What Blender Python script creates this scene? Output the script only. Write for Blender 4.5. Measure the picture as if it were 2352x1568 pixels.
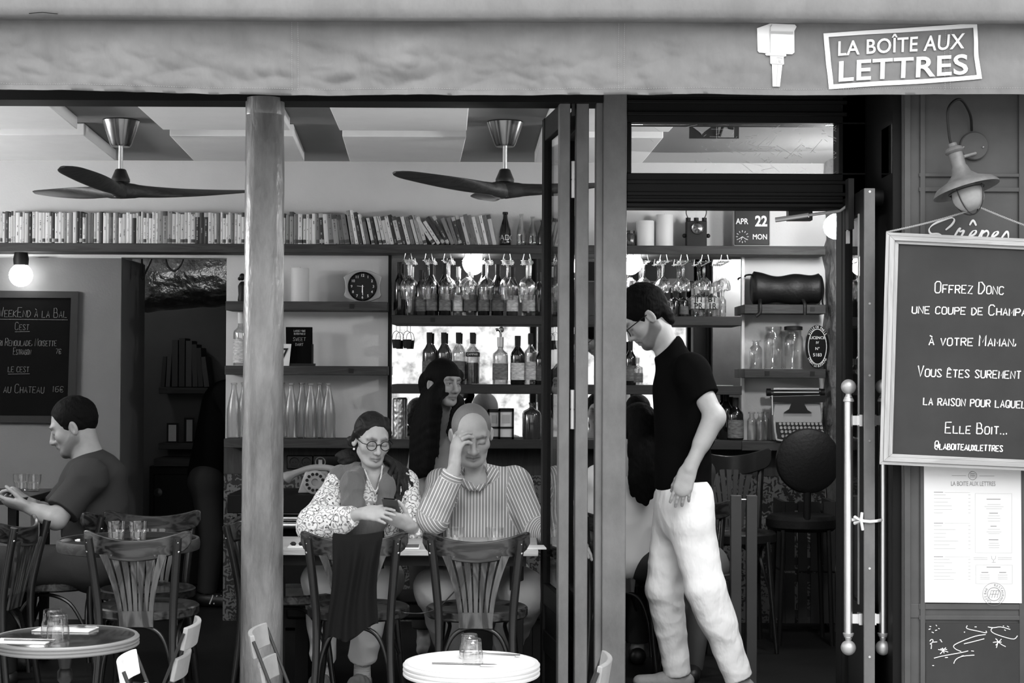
import bpy, bmesh, math, random
import numpy as np
from mathutils import Vector, Matrix, noise as mnoise

for o in list(bpy.data.objects):
    bpy.data.objects.remove(o, do_unlink=True)
scene = bpy.context.scene
COL = scene.collection
R = math.radians
random.seed(7)

# ------------------------------------------------------------------ camera
FPX, CAM_Y, CAM_Z = 3700.0, -6.6, 1.45
PITCH, ROLL = math.atan((850 - 784) / FPX), R(0.25)
_fw = Vector((0, math.cos(PITCH), math.sin(PITCH)))
_u0 = Vector((0, -math.sin(PITCH), math.cos(PITCH)))
_r = Vector((1, 0, 0)) * math.cos(ROLL) + _u0 * math.sin(ROLL)
_u = _u0 * math.cos(ROLL) - Vector((1, 0, 0)) * math.sin(ROLL)
CAM = Vector((0, CAM_Y, CAM_Z))
cd = bpy.data.cameras.new('camera')
cd.sensor_width = 36.0
cd.lens = FPX / 2352 * 36
cd.clip_start = 0.05
cam = bpy.data.objects.new('camera', cd)
COL.objects.link(cam)
_m = Matrix((_r, _u, -_fw)).transposed().to_4x4()
_m.translation = CAM
cam.matrix_world = _m
cd.dof.use_dof = False
scene.camera = cam


def W(px, py, Y):
    """the point of the place at depth Y that the photo shows at pixel px, py"""
    d = _fw + _r * ((px - 1176) / FPX) - _u * ((py - 784) / FPX)
    return CAM + d * ((Y - CAM_Y) / d.y)


def S(Y):
    return FPX / (Y - CAM_Y)


# ------------------------------------------------------------------ light
world = bpy.data.worlds.new('sky')
scene.world = world
world.use_nodes = True
wn = world.node_tree
bg = wn.nodes['Background']
bg.inputs[0].default_value = (1, 1, 1, 1)
bg.inputs[1].default_value = 1.0
sd = bpy.data.lights.new('sun', 'SUN')
sd.energy = 0.8
sd.angle = R(40)
sun = bpy.data.objects.new('sun', sd)
COL.objects.link(sun)
sun.rotation_euler = Vector((0.20, -0.80, 0.72)).to_track_quat('Z', 'Y').to_euler()
vs = scene.view_settings
vs.view_transform = 'Standard'
vs.look = 'None'
vs.gamma = 1.0
vs.exposure = 1.3
vs.use_curve_mapping = False
scene.cycles.max_bounces = 8
scene.cycles.diffuse_bounces = 4
scene.cycles.glossy_bounces = 4
scene.cycles.transmission_bounces = 6
scene.cycles.transparent_max_bounces = 24
scene.cycles.caustics_reflective = False
scene.cycles.caustics_refractive = False
scene.cycles.sample_clamp_indirect = 6.0


# ------------------------------------------------------------------ materials
def lin(g):
    g /= 255.0
    return g / 12.92 if g <= 0.04045 else ((g + 0.055) / 1.055) ** 2.4


def mat(name, a, rough=0.6, metal=0.0, var=0.0, vscale=3.0, bump=0.0, bscale=60.0, stretch=None, spec=0.5,
        coat=0.0, sheen=0.0, rand=0.0, dist=0.01):
    """grey principled material; a = linear albedo; var = noise in albedo; rand = per-object variation"""
    m = bpy.data.materials.new(name)
    m.use_nodes = True
    nt = m.node_tree
    b = nt.nodes['Principled BSDF']
    b.inputs['Base Color'].default_value = (a, a, a, 1)
    b.inputs['Roughness'].default_value = rough
    b.inputs['Metallic'].default_value = metal
    b.inputs['Specular IOR Level'].default_value = spec
    if coat:
        b.inputs['Coat Weight'].default_value = coat
        b.inputs['Coat Roughness'].default_value = 0.15
    if sheen:
        b.inputs['Sheen Weight'].default_value = sheen
    tc = None
    if var or bump:
        tc = nt.nodes.new('ShaderNodeTexCoord')
        mp = nt.nodes.new('ShaderNodeMapping')
        mp.inputs['Scale'].default_value = stretch or (1, 1, 1)
        nt.links.new(tc.outputs['Object'], mp.inputs[0])
    last = None
    if var:
        n = nt.nodes.new('ShaderNodeTexNoise')
        n.inputs['Scale'].default_value = vscale
        n.inputs['Detail'].default_value = 6
        n.inputs['Roughness'].default_value = 0.65
        nt.links.new(mp.outputs[0], n.inputs[0])
        mr = nt.nodes.new('ShaderNodeMapRange')
        mr.inputs['From Min'].default_value = 0.3
        mr.inputs['From Max'].default_value = 0.7
        mr.inputs['To Min'].default_value = max(0.0, a * (1 - var))
        mr.inputs['To Max'].default_value = min(1.0, a * (1 + var))
        nt.links.new(n.outputs['Fac'], mr.inputs['Value'])
        last = mr.outputs[0]
    if rand:
        oi = nt.nodes.new('ShaderNodeObjectInfo')
        mr2 = nt.nodes.new('ShaderNodeMapRange')
        mr2.inputs['To Min'].default_value = 1 - rand
        mr2.inputs['To Max'].default_value = 1 + rand
        nt.links.new(oi.outputs['Random'], mr2.inputs['Value'])
        mu = nt.nodes.new('ShaderNodeMath')
        mu.operation = 'MULTIPLY'
        mu.inputs[0].default_value = a
        if last:
            nt.links.new(last, mu.inputs[0])
        nt.links.new(mr2.outputs[0], mu.inputs[1])
        last = mu.outputs[0]
    if last:
        nt.links.new(last, b.inputs['Base Color'])
    if bump:
        n2 = nt.nodes.new('ShaderNodeTexNoise')
        n2.inputs['Scale'].default_value = bscale
        n2.inputs['Detail'].default_value = 4
        nt.links.new(mp.outputs[0], n2.inputs[0])
        bp = nt.nodes.new('ShaderNodeBump')
        bp.inputs['Strength'].default_value = bump
        bp.inputs['Distance'].default_value = dist
        nt.links.new(n2.outputs['Fac'], bp.inputs['Height'])
        nt.links.new(bp.outputs[0], b.inputs['Normal'])
    return m


def glassy(name, tint=0.92, refl=1.0, rough=0.0):
    """thin clear glass: lets light through straight, mirrors by angle"""
    m = bpy.data.materials.new(name)
    m.use_nodes = True
    nt = m.node_tree
    nt.nodes.remove(nt.nodes['Principled BSDF'])
    out = nt.nodes['Material Output']
    tr = nt.nodes.new('ShaderNodeBsdfTransparent')
    tr.inputs[0].default_value = (tint, tint, tint, 1)
    gl = nt.nodes.new('ShaderNodeBsdfGlossy')
    gl.inputs['Roughness'].default_value = rough
    lw = nt.nodes.new('ShaderNodeLayerWeight')
    lw.inputs['Blend'].default_value = 0.5
    pw = nt.nodes.new('ShaderNodeMath')
    pw.operation = 'POWER'
    pw.inputs[1].default_value = 3.2
    mul = nt.nodes.new('ShaderNodeMath')
    mul.operation = 'MULTIPLY_ADD'
    mul.inputs[1].default_value = 0.75 * refl
    mul.inputs[2].default_value = 0.05 * refl
    mul.use_clamp = True
    mx = nt.nodes.new('ShaderNodeMixShader')
    nt.links.new(lw.outputs['Facing'], pw.inputs[0])
    nt.links.new(pw.outputs[0], mul.inputs[0])
    nt.links.new(mul.outputs[0], mx.inputs[0])
    nt.links.new(tr.outputs[0], mx.inputs[1])
    nt.links.new(gl.outputs[0], mx.inputs[2])
    nt.links.new(mx.outputs[0], out.inputs[0])
    return m


def emit(name, s):
    m = bpy.data.materials.new(name)
    m.use_nodes = True
    nt = m.node_tree
    b = nt.nodes['Principled BSDF']
    b.inputs['Base Color'].default_value = (0.8, 0.8, 0.8, 1)
    b.inputs['Emission Color'].default_value = (1, 1, 1, 1)
    b.inputs['Emission Strength'].default_value = s
    return m


def woodmat(name, a, rough=0.45, contrast=0.5, axis='x', scale=1.0, coat=0.0):
    """grain: noise stretched along one axis feeding a wave"""
    m = mat(name, a, rough, coat=coat)
    nt = m.node_tree
    b = nt.nodes['Principled BSDF']
    tc = nt.nodes.new('ShaderNodeTexCoord')
    mp = nt.nodes.new('ShaderNodeMapping')
    st = {'x': (1.2, 14, 14), 'y': (14, 1.2, 14), 'z': (14, 14, 1.2)}[axis]
    mp.inputs['Scale'].default_value = tuple(v * scale for v in st)
    nt.links.new(tc.outputs['Object'], mp.inputs[0])
    n = nt.nodes.new('ShaderNodeTexNoise')
    n.inputs['Scale'].default_value = 2.0
    n.inputs['Detail'].default_value = 5
    n.inputs['Distortion'].default_value = 0.8
    nt.links.new(mp.outputs[0], n.inputs[0])
    w = nt.nodes.new('ShaderNodeMath')
    w.operation = 'MULTIPLY'
    w.inputs[1].default_value = 26.0
    nt.links.new(n.outputs['Fac'], w.inputs[0])
    s = nt.nodes.new('ShaderNodeMath')
    s.operation = 'SINE'
    nt.links.new(w.outputs[0], s.inputs[0])
    mr = nt.nodes.new('ShaderNodeMapRange')
    mr.inputs['From Min'].default_value = -1
    mr.inputs['From Max'].default_value = 1
    mr.inputs['To Min'].default_value = a * (1 - contrast)
    mr.inputs['To Max'].default_value = a * (1 + contrast)
    nt.links.new(s.outputs[0], mr.inputs['Value'])
    nt.links.new(mr.outputs[0], b.inputs['Base Color'])
    return m


MT = {}
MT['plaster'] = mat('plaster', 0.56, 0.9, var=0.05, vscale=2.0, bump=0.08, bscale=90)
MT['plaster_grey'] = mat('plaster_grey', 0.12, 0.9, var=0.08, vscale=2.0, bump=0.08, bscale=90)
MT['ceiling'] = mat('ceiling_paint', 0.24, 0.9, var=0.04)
MT['acoustic'] = mat('acoustic_panel', 0.95, 0.95, var=0.03, vscale=5)
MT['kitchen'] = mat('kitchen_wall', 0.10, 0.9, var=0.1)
MT['stone'] = mat('rough_stone', 0.16, 0.95, var=0.5, vscale=6, bump=0.8, bscale=9, dist=0.05)
MT['floor'] = mat('dark_floor', 0.007, 0.6, var=0.3, vscale=4, spec=0.15)
MT['pavement'] = mat('pavement', 0.50, 0.9, var=0.15, vscale=1.5, bump=0.2, bscale=50)
MT['facade'] = mat('facade_paint', 0.10, 0.6, var=0.1, vscale=3)
MT['black_frame'] = mat('black_frame_paint', 0.005, 0.55, var=0.2, vscale=5, spec=0.14)
MT['grey_post'] = mat('grey_post_paint', 0.110, 0.5, var=0.30, vscale=6, stretch=(1, 1, 0.6), bump=0.06, bscale=120)
MT['pilaster'] = mat('pilaster_paint', 0.064, 0.55, var=0.22, vscale=4, spec=0.35)
MT['chrome'] = mat('chrome', 0.24, 0.22, 1.0)
MT['brushed'] = mat('brushed_metal', 0.75, 0.33, 1.0, var=0.05)
MT['zinc'] = mat('dull_zinc', 0.42, 0.45, 0.6, var=0.1, vscale=9)
MT['dark_metal'] = mat('dark_metal', 0.028, 0.4, 0.3)
MT['black'] = mat('black', 0.006, 0.55, spec=0.25)
MT['black_gloss'] = mat('black_gloss', 0.006, 0.2, spec=0.3)
MT['white'] = mat('white', 0.8, 0.6)
MT['paper'] = mat('white_paper', 0.66, 0.8)
MT['print_grey'] = mat('grey_ink', 0.42, 0.8)
MT['print_dark'] = mat('dark_ink', 0.22, 0.8)
MT['offwhite'] = mat('off_white', 0.62, 0.6, var=0.05)
MT['shelf'] = woodmat('shelf_wood', 0.020, 0.7, 0.4, 'x')
MT['shelf_dark'] = woodmat('dark_shelf_wood', 0.009, 0.65, 0.3, 'x')
MT['panel_wood'] = woodmat('panel_wood', 0.022, 0.65, 0.25, 'z')
MT['chair_wood'] = woodmat('chair_wood', 0.017, 0.36, 0.9, 'x', 0.8, coat=0.22)
MT['splat_wood'] = woodmat('splat_wood', 0.060, 0.4, 0.6, 'z', 0.5, coat=0.2)
MT['chair_dark'] = mat('chair_dark_wood', 0.008, 0.34, coat=0.22, var=0.3, vscale=10, spec=0.4)
MT['slat'] = mat('pale_slat_wood', 0.26, 0.6, var=0.15, vscale=12)
MT['slat_lit'] = mat('lit_slat', 0.8, 0.6)  # slats like the others, with strong light whitened into the colour
MT['fan_wood'] = woodmat('fan_wood', 0.032, 0.55, 0.3, 'x')
MT['table_light'] = woodmat('light_table_wood', 0.36, 0.4, 0.12, 'x')
MT['table_dark'] = mat('dark_table_top', 0.02, 0.12, coat=0.5)
MT['marble'] = mat('white_table_top', 0.82, 0.35, var=0.03, vscale=6)
MT['rim_dull'] = mat('dull_ribbed_rim', 0.26, 0.4, 0.4)
MT['rim'] = mat('ribbed_rim', 0.72, 0.42, 0.35)
MT['glass'] = glassy('clear_glass', 0.985, 1.5)
MT['pane'] = glassy('window_pane', 0.90, 1.0)
MT['bottle_clear'] = glassy('clear_bottle_glass', 0.92, 1.5)
MT['bottle_water'] = glassy('frosted_bottle_glass', 0.88, 1.1, 0.3)
MT['bottle_dark'] = mat('dark_bottle_glass', 0.006, 0.06, coat=0.6)
MT['bottle_mid'] = mat('amber_bottle_glass', 0.03, 0.07, coat=0.6)
MT['label_pale'] = mat('pale_label', 0.40, 0.7, rand=0.35, var=0.6, vscale=26, stretch=(1, 1, 3))
MT['label_mid'] = mat('mid_label', 0.09, 0.7, rand=0.4, var=0.8, vscale=26, stretch=(1, 1, 3))
MT['wax'] = mat('candle_wax', 0.55, 0.55)
MT['chalk'] = mat('chalk', 0.85, 0.9)
MT['chalk_faint'] = mat('faint_chalk', 0.10, 0.9)
MT['board'] = mat('chalkboard', 0.037, 0.8, var=0.15, vscale=4, spec=0.25)
MT['board_dark'] = mat('dark_chalkboard', 0.004, 0.85, var=0.2, spec=0.03)
MT['board_frame'] = woodmat('pale_frame_wood', 0.36, 0.6, 0.12, 'x')
MT['globe'] = emit('lit_globe', 9.0)
MT['globe_off'] = mat('dusty_globe', 0.36, 0.35, var=0.2, vscale=12)
MT['iron'] = None
MT['skin'] = None


def mirror_mat():
    m = mat('mirror', 0.80, 0.015, 1.0)
    return m


MT['mirror'] = mirror_mat()


# ------------------------------------------------------------------ mesh builder
class M:
    def __init__(self):
        self.v, self.f = [], []

    def add(self, vs, fs):
        n = len(self.v)
        self.v += [tuple(p) for p in vs]
        self.f += [tuple(i + n for i in f) for f in fs]
        return self

    def box(self, c, s, rot=None):
        x, y, z = s[0] / 2, s[1] / 2, s[2] / 2
        vs = [Vector(p) for p in ((-x, -y, -z), (x, -y, -z), (x, y, -z), (-x, y, -z), (-x, -y, z), (x, -y, z), (x, y, z), (-x, y, z))]
        if rot is not None:
            vs = [rot @ p for p in vs]
        c = Vector(c)
        return self.add([p + c for p in vs], [(0, 3, 2, 1), (4, 5, 6, 7), (0, 1, 5, 4), (1, 2, 6, 5), (2, 3, 7, 6), (3, 0, 4, 7)])

    def box2(self, lo, hi):
        return self.box([(a + b) / 2 for a, b in zip(lo, hi)], [abs(b - a) for a, b in zip(lo, hi)])

    def tube(self, path, r, n=10, closed=False, flat=1.0, up=None):
        P = [Vector(p) for p in path]
        k = len(P)
        rs = r if isinstance(r, (list, tuple)) else [r] * k
        vs, fs = [], []
        prev = None
        for i, p in enumerate(P):
            if closed:
                t = P[(i + 1) % k] - P[i - 1]
            else:
                t = P[min(i + 1, k - 1)] - P[max(i - 1, 0)]
            t.normalize()
            if prev is None:
                ref = Vector(up) if up else (Vector((0, 0, 1)) if abs(t.z) < 0.9 else Vector((0, 1, 0)))
                a = t.cross(ref).normalized()
            else:
                a = prev - t * prev.dot(t)
                a.normalize()
            prev = a
            b = t.cross(a)
            for j in range(n):
                an = 2 * math.pi * j / n
                vs.append(p + a * (math.cos(an) * rs[i]) + b * (math.sin(an) * rs[i] * flat))
        m = k if closed else k - 1
        for i in range(m):
            i2 = (i + 1) % k
            for j in range(n):
                j2 = (j + 1) % n
                fs.append((i * n + j, i * n + j2, i2 * n + j2, i2 * n + j))
        if not closed:
            fs.append(tuple(range(n))[::-1])
            fs.append(tuple((k - 1) * n + j for j in range(n)))
        return self.add(vs, fs)

    def cyl(self, a, b, r, n=16, r2=None):
        return self.tube([a, b], [r, r if r2 is None else r2], n)

    def lathe(self, prof, n=24, c=(0, 0, 0), rot=None, facet=None, closed=False):
        """prof = [(r, z)...]; facet(j, i) may scale the radius"""
        vs, fs = [], []
        c = Vector(c)
        for i, (r, z) in enumerate(prof):
            for j in range(n):
                an = 2 * math.pi * j / n
                rr = max(r, 1e-5) * (facet(j, i) if facet else 1)
                p = Vector((math.cos(an) * rr, math.sin(an) * rr, z))
                if rot is not None:
                    p = rot @ p
                vs.append(p + c)
        k = len(prof)
        for i in range(k - 1 + (1 if closed else 0)):
            i2 = (i + 1) % k
            for j in range(n):
                j2 = (j + 1) % n
                fs.append((i * n + j, i * n + j2, i2 * n + j2, i2 * n + j))
        if not closed:
            if prof[0][0] > 1e-4:
                fs.append(tuple(range(n))[::-1])
            if prof[-1][0] > 1e-4:
                fs.append(tuple((k - 1) * n + j for j in range(n)))
        return self.add(vs, fs)

    def ball(self, c, r, n=20, s=(1, 1, 1)):
        prof = [(r * math.sin(math.pi * i / (n // 2)), -r * math.cos(math.pi * i / (n // 2))) for i in range(n // 2 + 1)]
        q = M().lathe(prof, n)
        return self.add([(p[0] * s[0] + c[0], p[1] * s[1] + c[1], p[2] * s[2] + c[2]) for p in q.v], q.f)

    def prism(self, poly, y0, y1):
        """outline in x,z extruded from y0 to y1"""
        n = len(poly)
        vs = [(x, y0, z) for x, z in poly] + [(x, y1, z) for x, z in poly]
        area = sum(poly[i][0] * poly[(i + 1) % n][1] - poly[(i + 1) % n][0] * poly[i][1] for i in range(n))
        a, b = tuple(range(n)), tuple(range(n, 2 * n))
        fs = [a if area > 0 else a[::-1], b[::-1] if area > 0 else b]
        for i in range(n):
            j = (i + 1) % n
            fs.append((j, i, n + i, n + j) if area > 0 else (i, j, n + j, n + i))
        return self.add(vs, fs)

    def sheet(self, G, thick=None):
        """G[i][j] points; thick = offset vector or distance along y for a second skin"""
        a, b = len(G), len(G[0])
        vs = [Vector(p) for row in G for p in row]
        fs = [(i * b + j, i * b + j + 1, (i + 1) * b + j + 1, (i + 1) * b + j) for i in range(a - 1) for j in range(b - 1)]
        if thick is None:
            return self.add(vs, fs)
        n = len(vs)
        off = Vector(thick)
        v2 = vs + [p + off for p in vs]
        f2 = fs + [tuple(n + k for k in f[::-1]) for f in fs]
        for j in range(b - 1):
            f2.append((j + 1, j, n + j, n + j + 1))
            q = (a - 1) * b
            f2.append((q + j, q + j + 1, n + q + j + 1, n + q + j))
        for i in range(a - 1):
            f2.append((i * b, (i + 1) * b, n + (i + 1) * b, n + i * b))
            e = b - 1
            f2.append(((i + 1) * b + e, i * b + e, n + i * b + e, n + (i + 1) * b + e))
        return self.add(v2, f2)

    def mesh(self, name, smooth=40):
        me = bpy.data.meshes.new(name)
        me.from_pydata(self.v, [], self.f)
        bm = bmesh.new()
        bm.from_mesh(me)
        bmesh.ops.recalc_face_normals(bm, faces=bm.faces)
        bm.to_mesh(me)
        bm.free()
        if smooth:
            me.shade_smooth()
            me.set_sharp_from_angle(angle=R(smooth))
        me.update()
        return me

    def build(self, name, material, parent=None, loc=None, rot=None, bevel=0.0, smooth=40, kind=None):
        return link(name, self.mesh(name, smooth), material, parent, loc, rot, bevel, kind)


def link(name, me, material, parent=None, loc=None, rot=None, bevel=0.0, kind=None):
    o = bpy.data.objects.new(name, me)
    COL.objects.link(o)
    if material is not None and not me.materials:
        me.materials.append(material)
    if parent is not None:
        o.parent = parent
    if loc is not None:
        o.location = loc
    if rot is not None:
        o.rotation_euler = rot
    if bevel:
        b = o.modifiers.new('bevel', 'BEVEL')
        b.width = bevel
        b.segments = 2
        b.limit_method = 'ANGLE'
        b.angle_limit = R(40)
    if kind:
        o['kind'] = kind
    return o


def tag(o, label, cat, group=None, kind=None):
    o['label'] = label
    o['category'] = cat
    if group:
        o['group'] = group
    if kind:
        o['kind'] = kind
    return o


def thing(name, label, cat, loc=(0, 0, 0), rz=0.0, group=None, rot=None):
    o = bpy.data.objects.new(name, None)
    COL.objects.link(o)
    o.empty_display_size = 0.05
    o.location = loc
    o.rotation_euler = rot if rot is not None else (0, 0, rz)
    return tag(o, label, cat, group)


def dup(root, loc=None, rz=None, label=None, group=None):
    """a copy of a thing with its parts and sub-parts"""
    r = root.copy()
    COL.objects.link(r)
    if loc is not None:
        r.location = loc
    if rz is not None:
        r.rotation_euler = (0, 0, rz)
    if label:
        r['label'] = label
    if group:
        r['group'] = group
    for ch in [c for c in KIDS(root)]:
        c2 = ch.copy()
        COL.objects.link(c2)
        c2.parent = r
        for g in KIDS(ch):
            g2 = g.copy()
            COL.objects.link(g2)
            g2.parent = c2
    return r


def KIDS(o):
    return [c for c in bpy.data.objects if c.parent == o]


def text_m(body, size, align='CENTER', bold=0.0, extrude=0.0008, shear=0.0, spacing=1.0):
    """letters as an M in the x,z plane facing -y, centred on the origin"""
    cu = bpy.data.curves.new('t', 'FONT')
    cu.body = body
    cu.size = size
    cu.align_x = align
    cu.align_y = 'CENTER'
    cu.extrude = extrude
    cu.offset = bold * size
    cu.shear = shear
    cu.space_character = spacing
    cu.resolution_u = 4
    o = bpy.data.objects.new('t', cu)
    COL.objects.link(o)
    bpy.context.view_layer.update()
    me = o.evaluated_get(bpy.context.evaluated_depsgraph_get()).to_mesh()
    q = M()
    q.v = [(v.co.x, -v.co.z, v.co.y) for v in me.vertices]
    q.f = [tuple(p.vertices) for p in me.polygons]
    o.to_mesh_clear()
    bpy.data.objects.remove(o)
    bpy.data.curves.remove(cu)
    return q


STROKES = {
    'A': '00 26 40|12 32', 'B': '00 06 26 35 33 03|33 42 41 30 00', 'C': '45 36 16 05 01 10 30 41', 'D': '00 06 26 44 42 20 00',
    'E': '40 00 06 46|03 33', 'F': '00 06 46|03 33', 'G': '45 36 16 05 01 10 30 41 43 23', 'H': '00 06|40 46|03 43', 'I': '20 26',
    'J': '36 31 20 10 01', 'K': '00 06|46 03 40', 'L': '06 00 40', 'M': '00 06 22 46 40', 'N': '00 06 40 46', 'O': '10 01 05 16 36 45 41 30 10',
    'P': '00 06 36 45 44 33 03', 'Q': '10 01 05 16 36 45 41 30 10|22 40', 'R': '00 06 36 45 44 33 03|23 40', 'S': '45 36 16 05 14 32 41 30 10 01',
    'T': '20 26|06 46', 'U': '06 01 10 30 41 46', 'V': '06 20 46', 'W': '06 10 24 30 46', 'X': '00 46|06 40', 'Y': '06 23 46|23 20', 'Z': '06 46 00 40',
    ',': '22 21 00', '.': '20 21', '-': '03 33', '0': '10 01 05 16 36 45 41 30 10', '1': '05 16 10', '2': '05 16 36 45 00 40', '3': '06 46 23 42 30 00', '4': '30 36 02 42',
    '5': '46 06 03 33 42 30 00', '6': '46 05 01 10 30 42 33 03', '7': '06 46 10', '8': '10 01 36 16 45 41 10', '9': '43 13 05 16 36 45 30', '@': '33 23 12 22 33 31 41 45 36 16 05 01 10 30',
    '/': '00 46', "'": '26 25', '#': '45 36 16 05 01 10 30 41|03 33|02 32',
}


def chalk_text(q, text, x, z, h, y=0.0, w=None, r=0.0022, jit=0.045, slope=0.0, center=True, rs=None):
    """hand lettering drawn as thin strokes into M q; a letter after ^ is a tall initial; accents: ` ' ~ after a letter marked with \\ """
    rs = rs or random
    # measure
    items, i = [], 0
    while i < len(text):
        c = text[i]
        big, acc = False, None
        if c == '^':
            big, i = True, i + 1
            c = text[i]
        if i + 1 < len(text) and text[i + 1] in '<>':
            acc = text[i + 1]
            i += 1
        items.append((c, big, acc))
        i += 1
    cw = (w or 0.62) * h
    tot = sum(cw * (0.7 if c == ' ' else 0.45 if c in "I,.1'" else 1.25 if big else 1.0) for c, big, _ in items)
    cx = x - tot / 2 if center else x
    for c, big, acc in items:
        a = cw * (0.7 if c == ' ' else 0.45 if c in "I,.1'" else 1.25 if big else 1.0)
        if c != ' ':
            hh = h * (1.45 if big else 1.0)
            ww = a * 0.72
            ox = cx - (0.5 * ww * 0.6 if c in "I,.1'" else 0)
            oz = z + slope * (cx - x) + rs.uniform(-1, 1) * jit * h * 0.6
            for st in STROKES.get(c, '00 46').split('|'):
                pts = [(ox + int(t[0]) / 4 * ww + rs.uniform(-1, 1) * jit * h * 0.35 + int(t[1]) / 6 * hh * 0.06, y,
                        oz + int(t[1]) / 6 * hh + rs.uniform(-1, 1) * jit * h * 0.35) for t in st.split()]
                q.tube(pts, r, 6)
            if acc == '<':
                q.tube([(ox + ww * 0.2, y, oz + hh * 1.28), (ox + ww * 0.7, y, oz + hh * 1.1)], r, 6)
            if acc == '>':
                q.tube([(ox + ww * 0.1, y, oz + hh * 1.1), (ox + ww * 0.45, y, oz + hh * 1.3), (ox + ww * 0.8, y, oz + hh * 1.1)], r, 6)
        cx += a
    return q


def smoothpath(pts, k=6, closed=False):
    """Catmull-Rom through pts"""
    P = [Vector(p) for p in pts]
    n = len(P)
    out = []
    rng = n if closed else n - 1
    for i in range(rng):
        p0 = P[(i - 1) % n] if closed or i > 0 else P[0]
        p1, p2 = P[i], P[(i + 1) % n]
        p3 = P[(i + 2) % n] if closed or i + 2 < n else P[-1]
        for s in range(k):
            t = s / k
            out.append(0.5 * ((2 * p1) + (-p0 + p2) * t + (2 * p0 - 5 * p1 + 4 * p2 - p3) * t * t + (-p0 + 3 * p1 - 3 * p2 + p3) * t ** 3))
    if not closed:
        out.append(P[-1].copy())
    return out


def struct(name, q, m, bevel=0.0, smooth=40):
    return q.build(name, m, bevel=bevel, smooth=smooth, kind='structure')
# ------------------------------------------------------------------ the setting
YB = 2.75            # back wall plane
YF = 2.53            # front edge of the wall shelves
CEIL = 2.66
struct('floor', M().box2((-4.2, -0.45, -0.2), (3.2, 5.2, 0)), MT['floor'])
struct('pavement', M().box2((-14, -13, -0.4), (14, -0.45, -0.15)), MT['pavement'])
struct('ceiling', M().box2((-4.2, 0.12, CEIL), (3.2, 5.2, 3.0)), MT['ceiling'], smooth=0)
q = M()
q.box2((-4.2, YB, 2.095), (2.2, YB + 0.12, CEIL))
q.box2((-4.2, YB, 0), (-2.272, YB + 0.58, 2.095))
q.box2((-1.66, YB, 0), (2.2, YB + 0.12, 2.095))
struct('wall_back', q, MT['plaster'], smooth=0)
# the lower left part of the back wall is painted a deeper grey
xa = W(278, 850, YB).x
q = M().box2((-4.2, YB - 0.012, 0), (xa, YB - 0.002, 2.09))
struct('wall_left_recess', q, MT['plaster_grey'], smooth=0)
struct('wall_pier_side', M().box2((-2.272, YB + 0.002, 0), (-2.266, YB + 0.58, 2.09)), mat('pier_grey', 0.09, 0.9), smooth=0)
struct('wall_left', M().box2((-4.3, 0.0, 0), (-4.2, 5.2, CEIL)), MT['plaster'])
# rough stone wall on the right
q = M()
G = []
xr = W(1893, 850, YB).x
for i in range(41):
    row = []
    for j in range(31):
        y, z = 0.1 + 2.65 * i / 40, CEIL * j / 30
        row.append((xr + 0.035 * mnoise.noise(Vector((y * 5, z * 5, 0))) + 0.02 * mnoise.noise(Vector((y * 14, z * 14, 3))), y, z))
    G.append(row)
q.sheet(G, (0.3, 0, 0))
struct('wall_right', q, MT['stone'], smooth=80)
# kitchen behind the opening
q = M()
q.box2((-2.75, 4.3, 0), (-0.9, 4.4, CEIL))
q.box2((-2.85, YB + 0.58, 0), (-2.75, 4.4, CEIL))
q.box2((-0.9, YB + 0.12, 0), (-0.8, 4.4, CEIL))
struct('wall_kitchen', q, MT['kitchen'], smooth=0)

# dado of patterned tiles and the wooden band above it
tile = mat('floral_tile', 0.5, 0.3)
nt = tile.node_tree
b = nt.nodes['Principled BSDF']
tc = nt.nodes.new('ShaderNodeTexCoord')
sep = nt.nodes.new('ShaderNodeSeparateXYZ')
nt.links.new(tc.outputs['Object'], sep.inputs[0])


def nmath(op, a, bb=None, c=None):
    n = nt.nodes.new('ShaderNodeMath')
    n.operation = op
    for k, v in enumerate((a, bb, c)):
        if v is None:
            continue
        if isinstance(v, (int, float)):
            n.inputs[k].default_value = v
        else:
            nt.links.new(v, n.inputs[k])
    return n.outputs[0]


TS = 0.145


def fold(v):
    return nmath('ABSOLUTE', nmath('SUBTRACT', nmath('PINGPONG', nmath('DIVIDE', v, TS), 0.5), 0.25))


u_, w_ = nmath('PINGPONG', nmath('DIVIDE', sep.outputs[0], TS), 0.5), nmath('PINGPONG', nmath('DIVIDE', sep.outputs[2], TS), 0.5)
rad = nmath('SQRT', nmath('ADD', nmath('MULTIPLY', u_, u_), nmath('MULTIPLY', w_, w_)))
ang = nmath('ARCTAN2', u_, w_)
pet = nmath('SINE', nmath('ADD', nmath('MULTIPLY', rad, 34.0), nmath('MULTIPLY', nmath('SINE', nmath('MULTIPLY', ang, 8.0)), 2.2)))
nz = nt.nodes.new('ShaderNodeTexNoise')
nz.inputs['Scale'].default_value = 9.0
nz.inputs['Distortion'].default_value = 2.5
nt.links.new(tc.outputs['Object'], nz.inputs[0])
mixv = nmath('ADD', nmath('MULTIPLY', pet, 0.30), nmath('MULTIPLY', nmath('SUBTRACT', nz.outputs['Fac'], 0.5), 3.0))
ramp = nt.nodes.new('ShaderNodeValToRGB')
ramp.color_ramp.elements[0].position = 0.44
ramp.color_ramp.elements[0].color = (0.014, 0.014, 0.014, 1)
ramp.color_ramp.elements[1].position = 0.56
ramp.color_ramp.elements[1].color = (0.12, 0.12, 0.12, 1)
nt.links.new(nmath('ADD', mixv, 0.55), ramp.inputs[0])
nt.links.new(ramp.outputs[0], b.inputs['Base Color'])
xk = W(518, 850, YB).x
struct('trim_tile_dado', M().box2((xk, YB - 0.03, 0), (xr, YB, 0.845)), tile, smooth=0)
q = M().box2((xk, YB - 0.035, 0.845), (xr, YB, 1.0))
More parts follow.
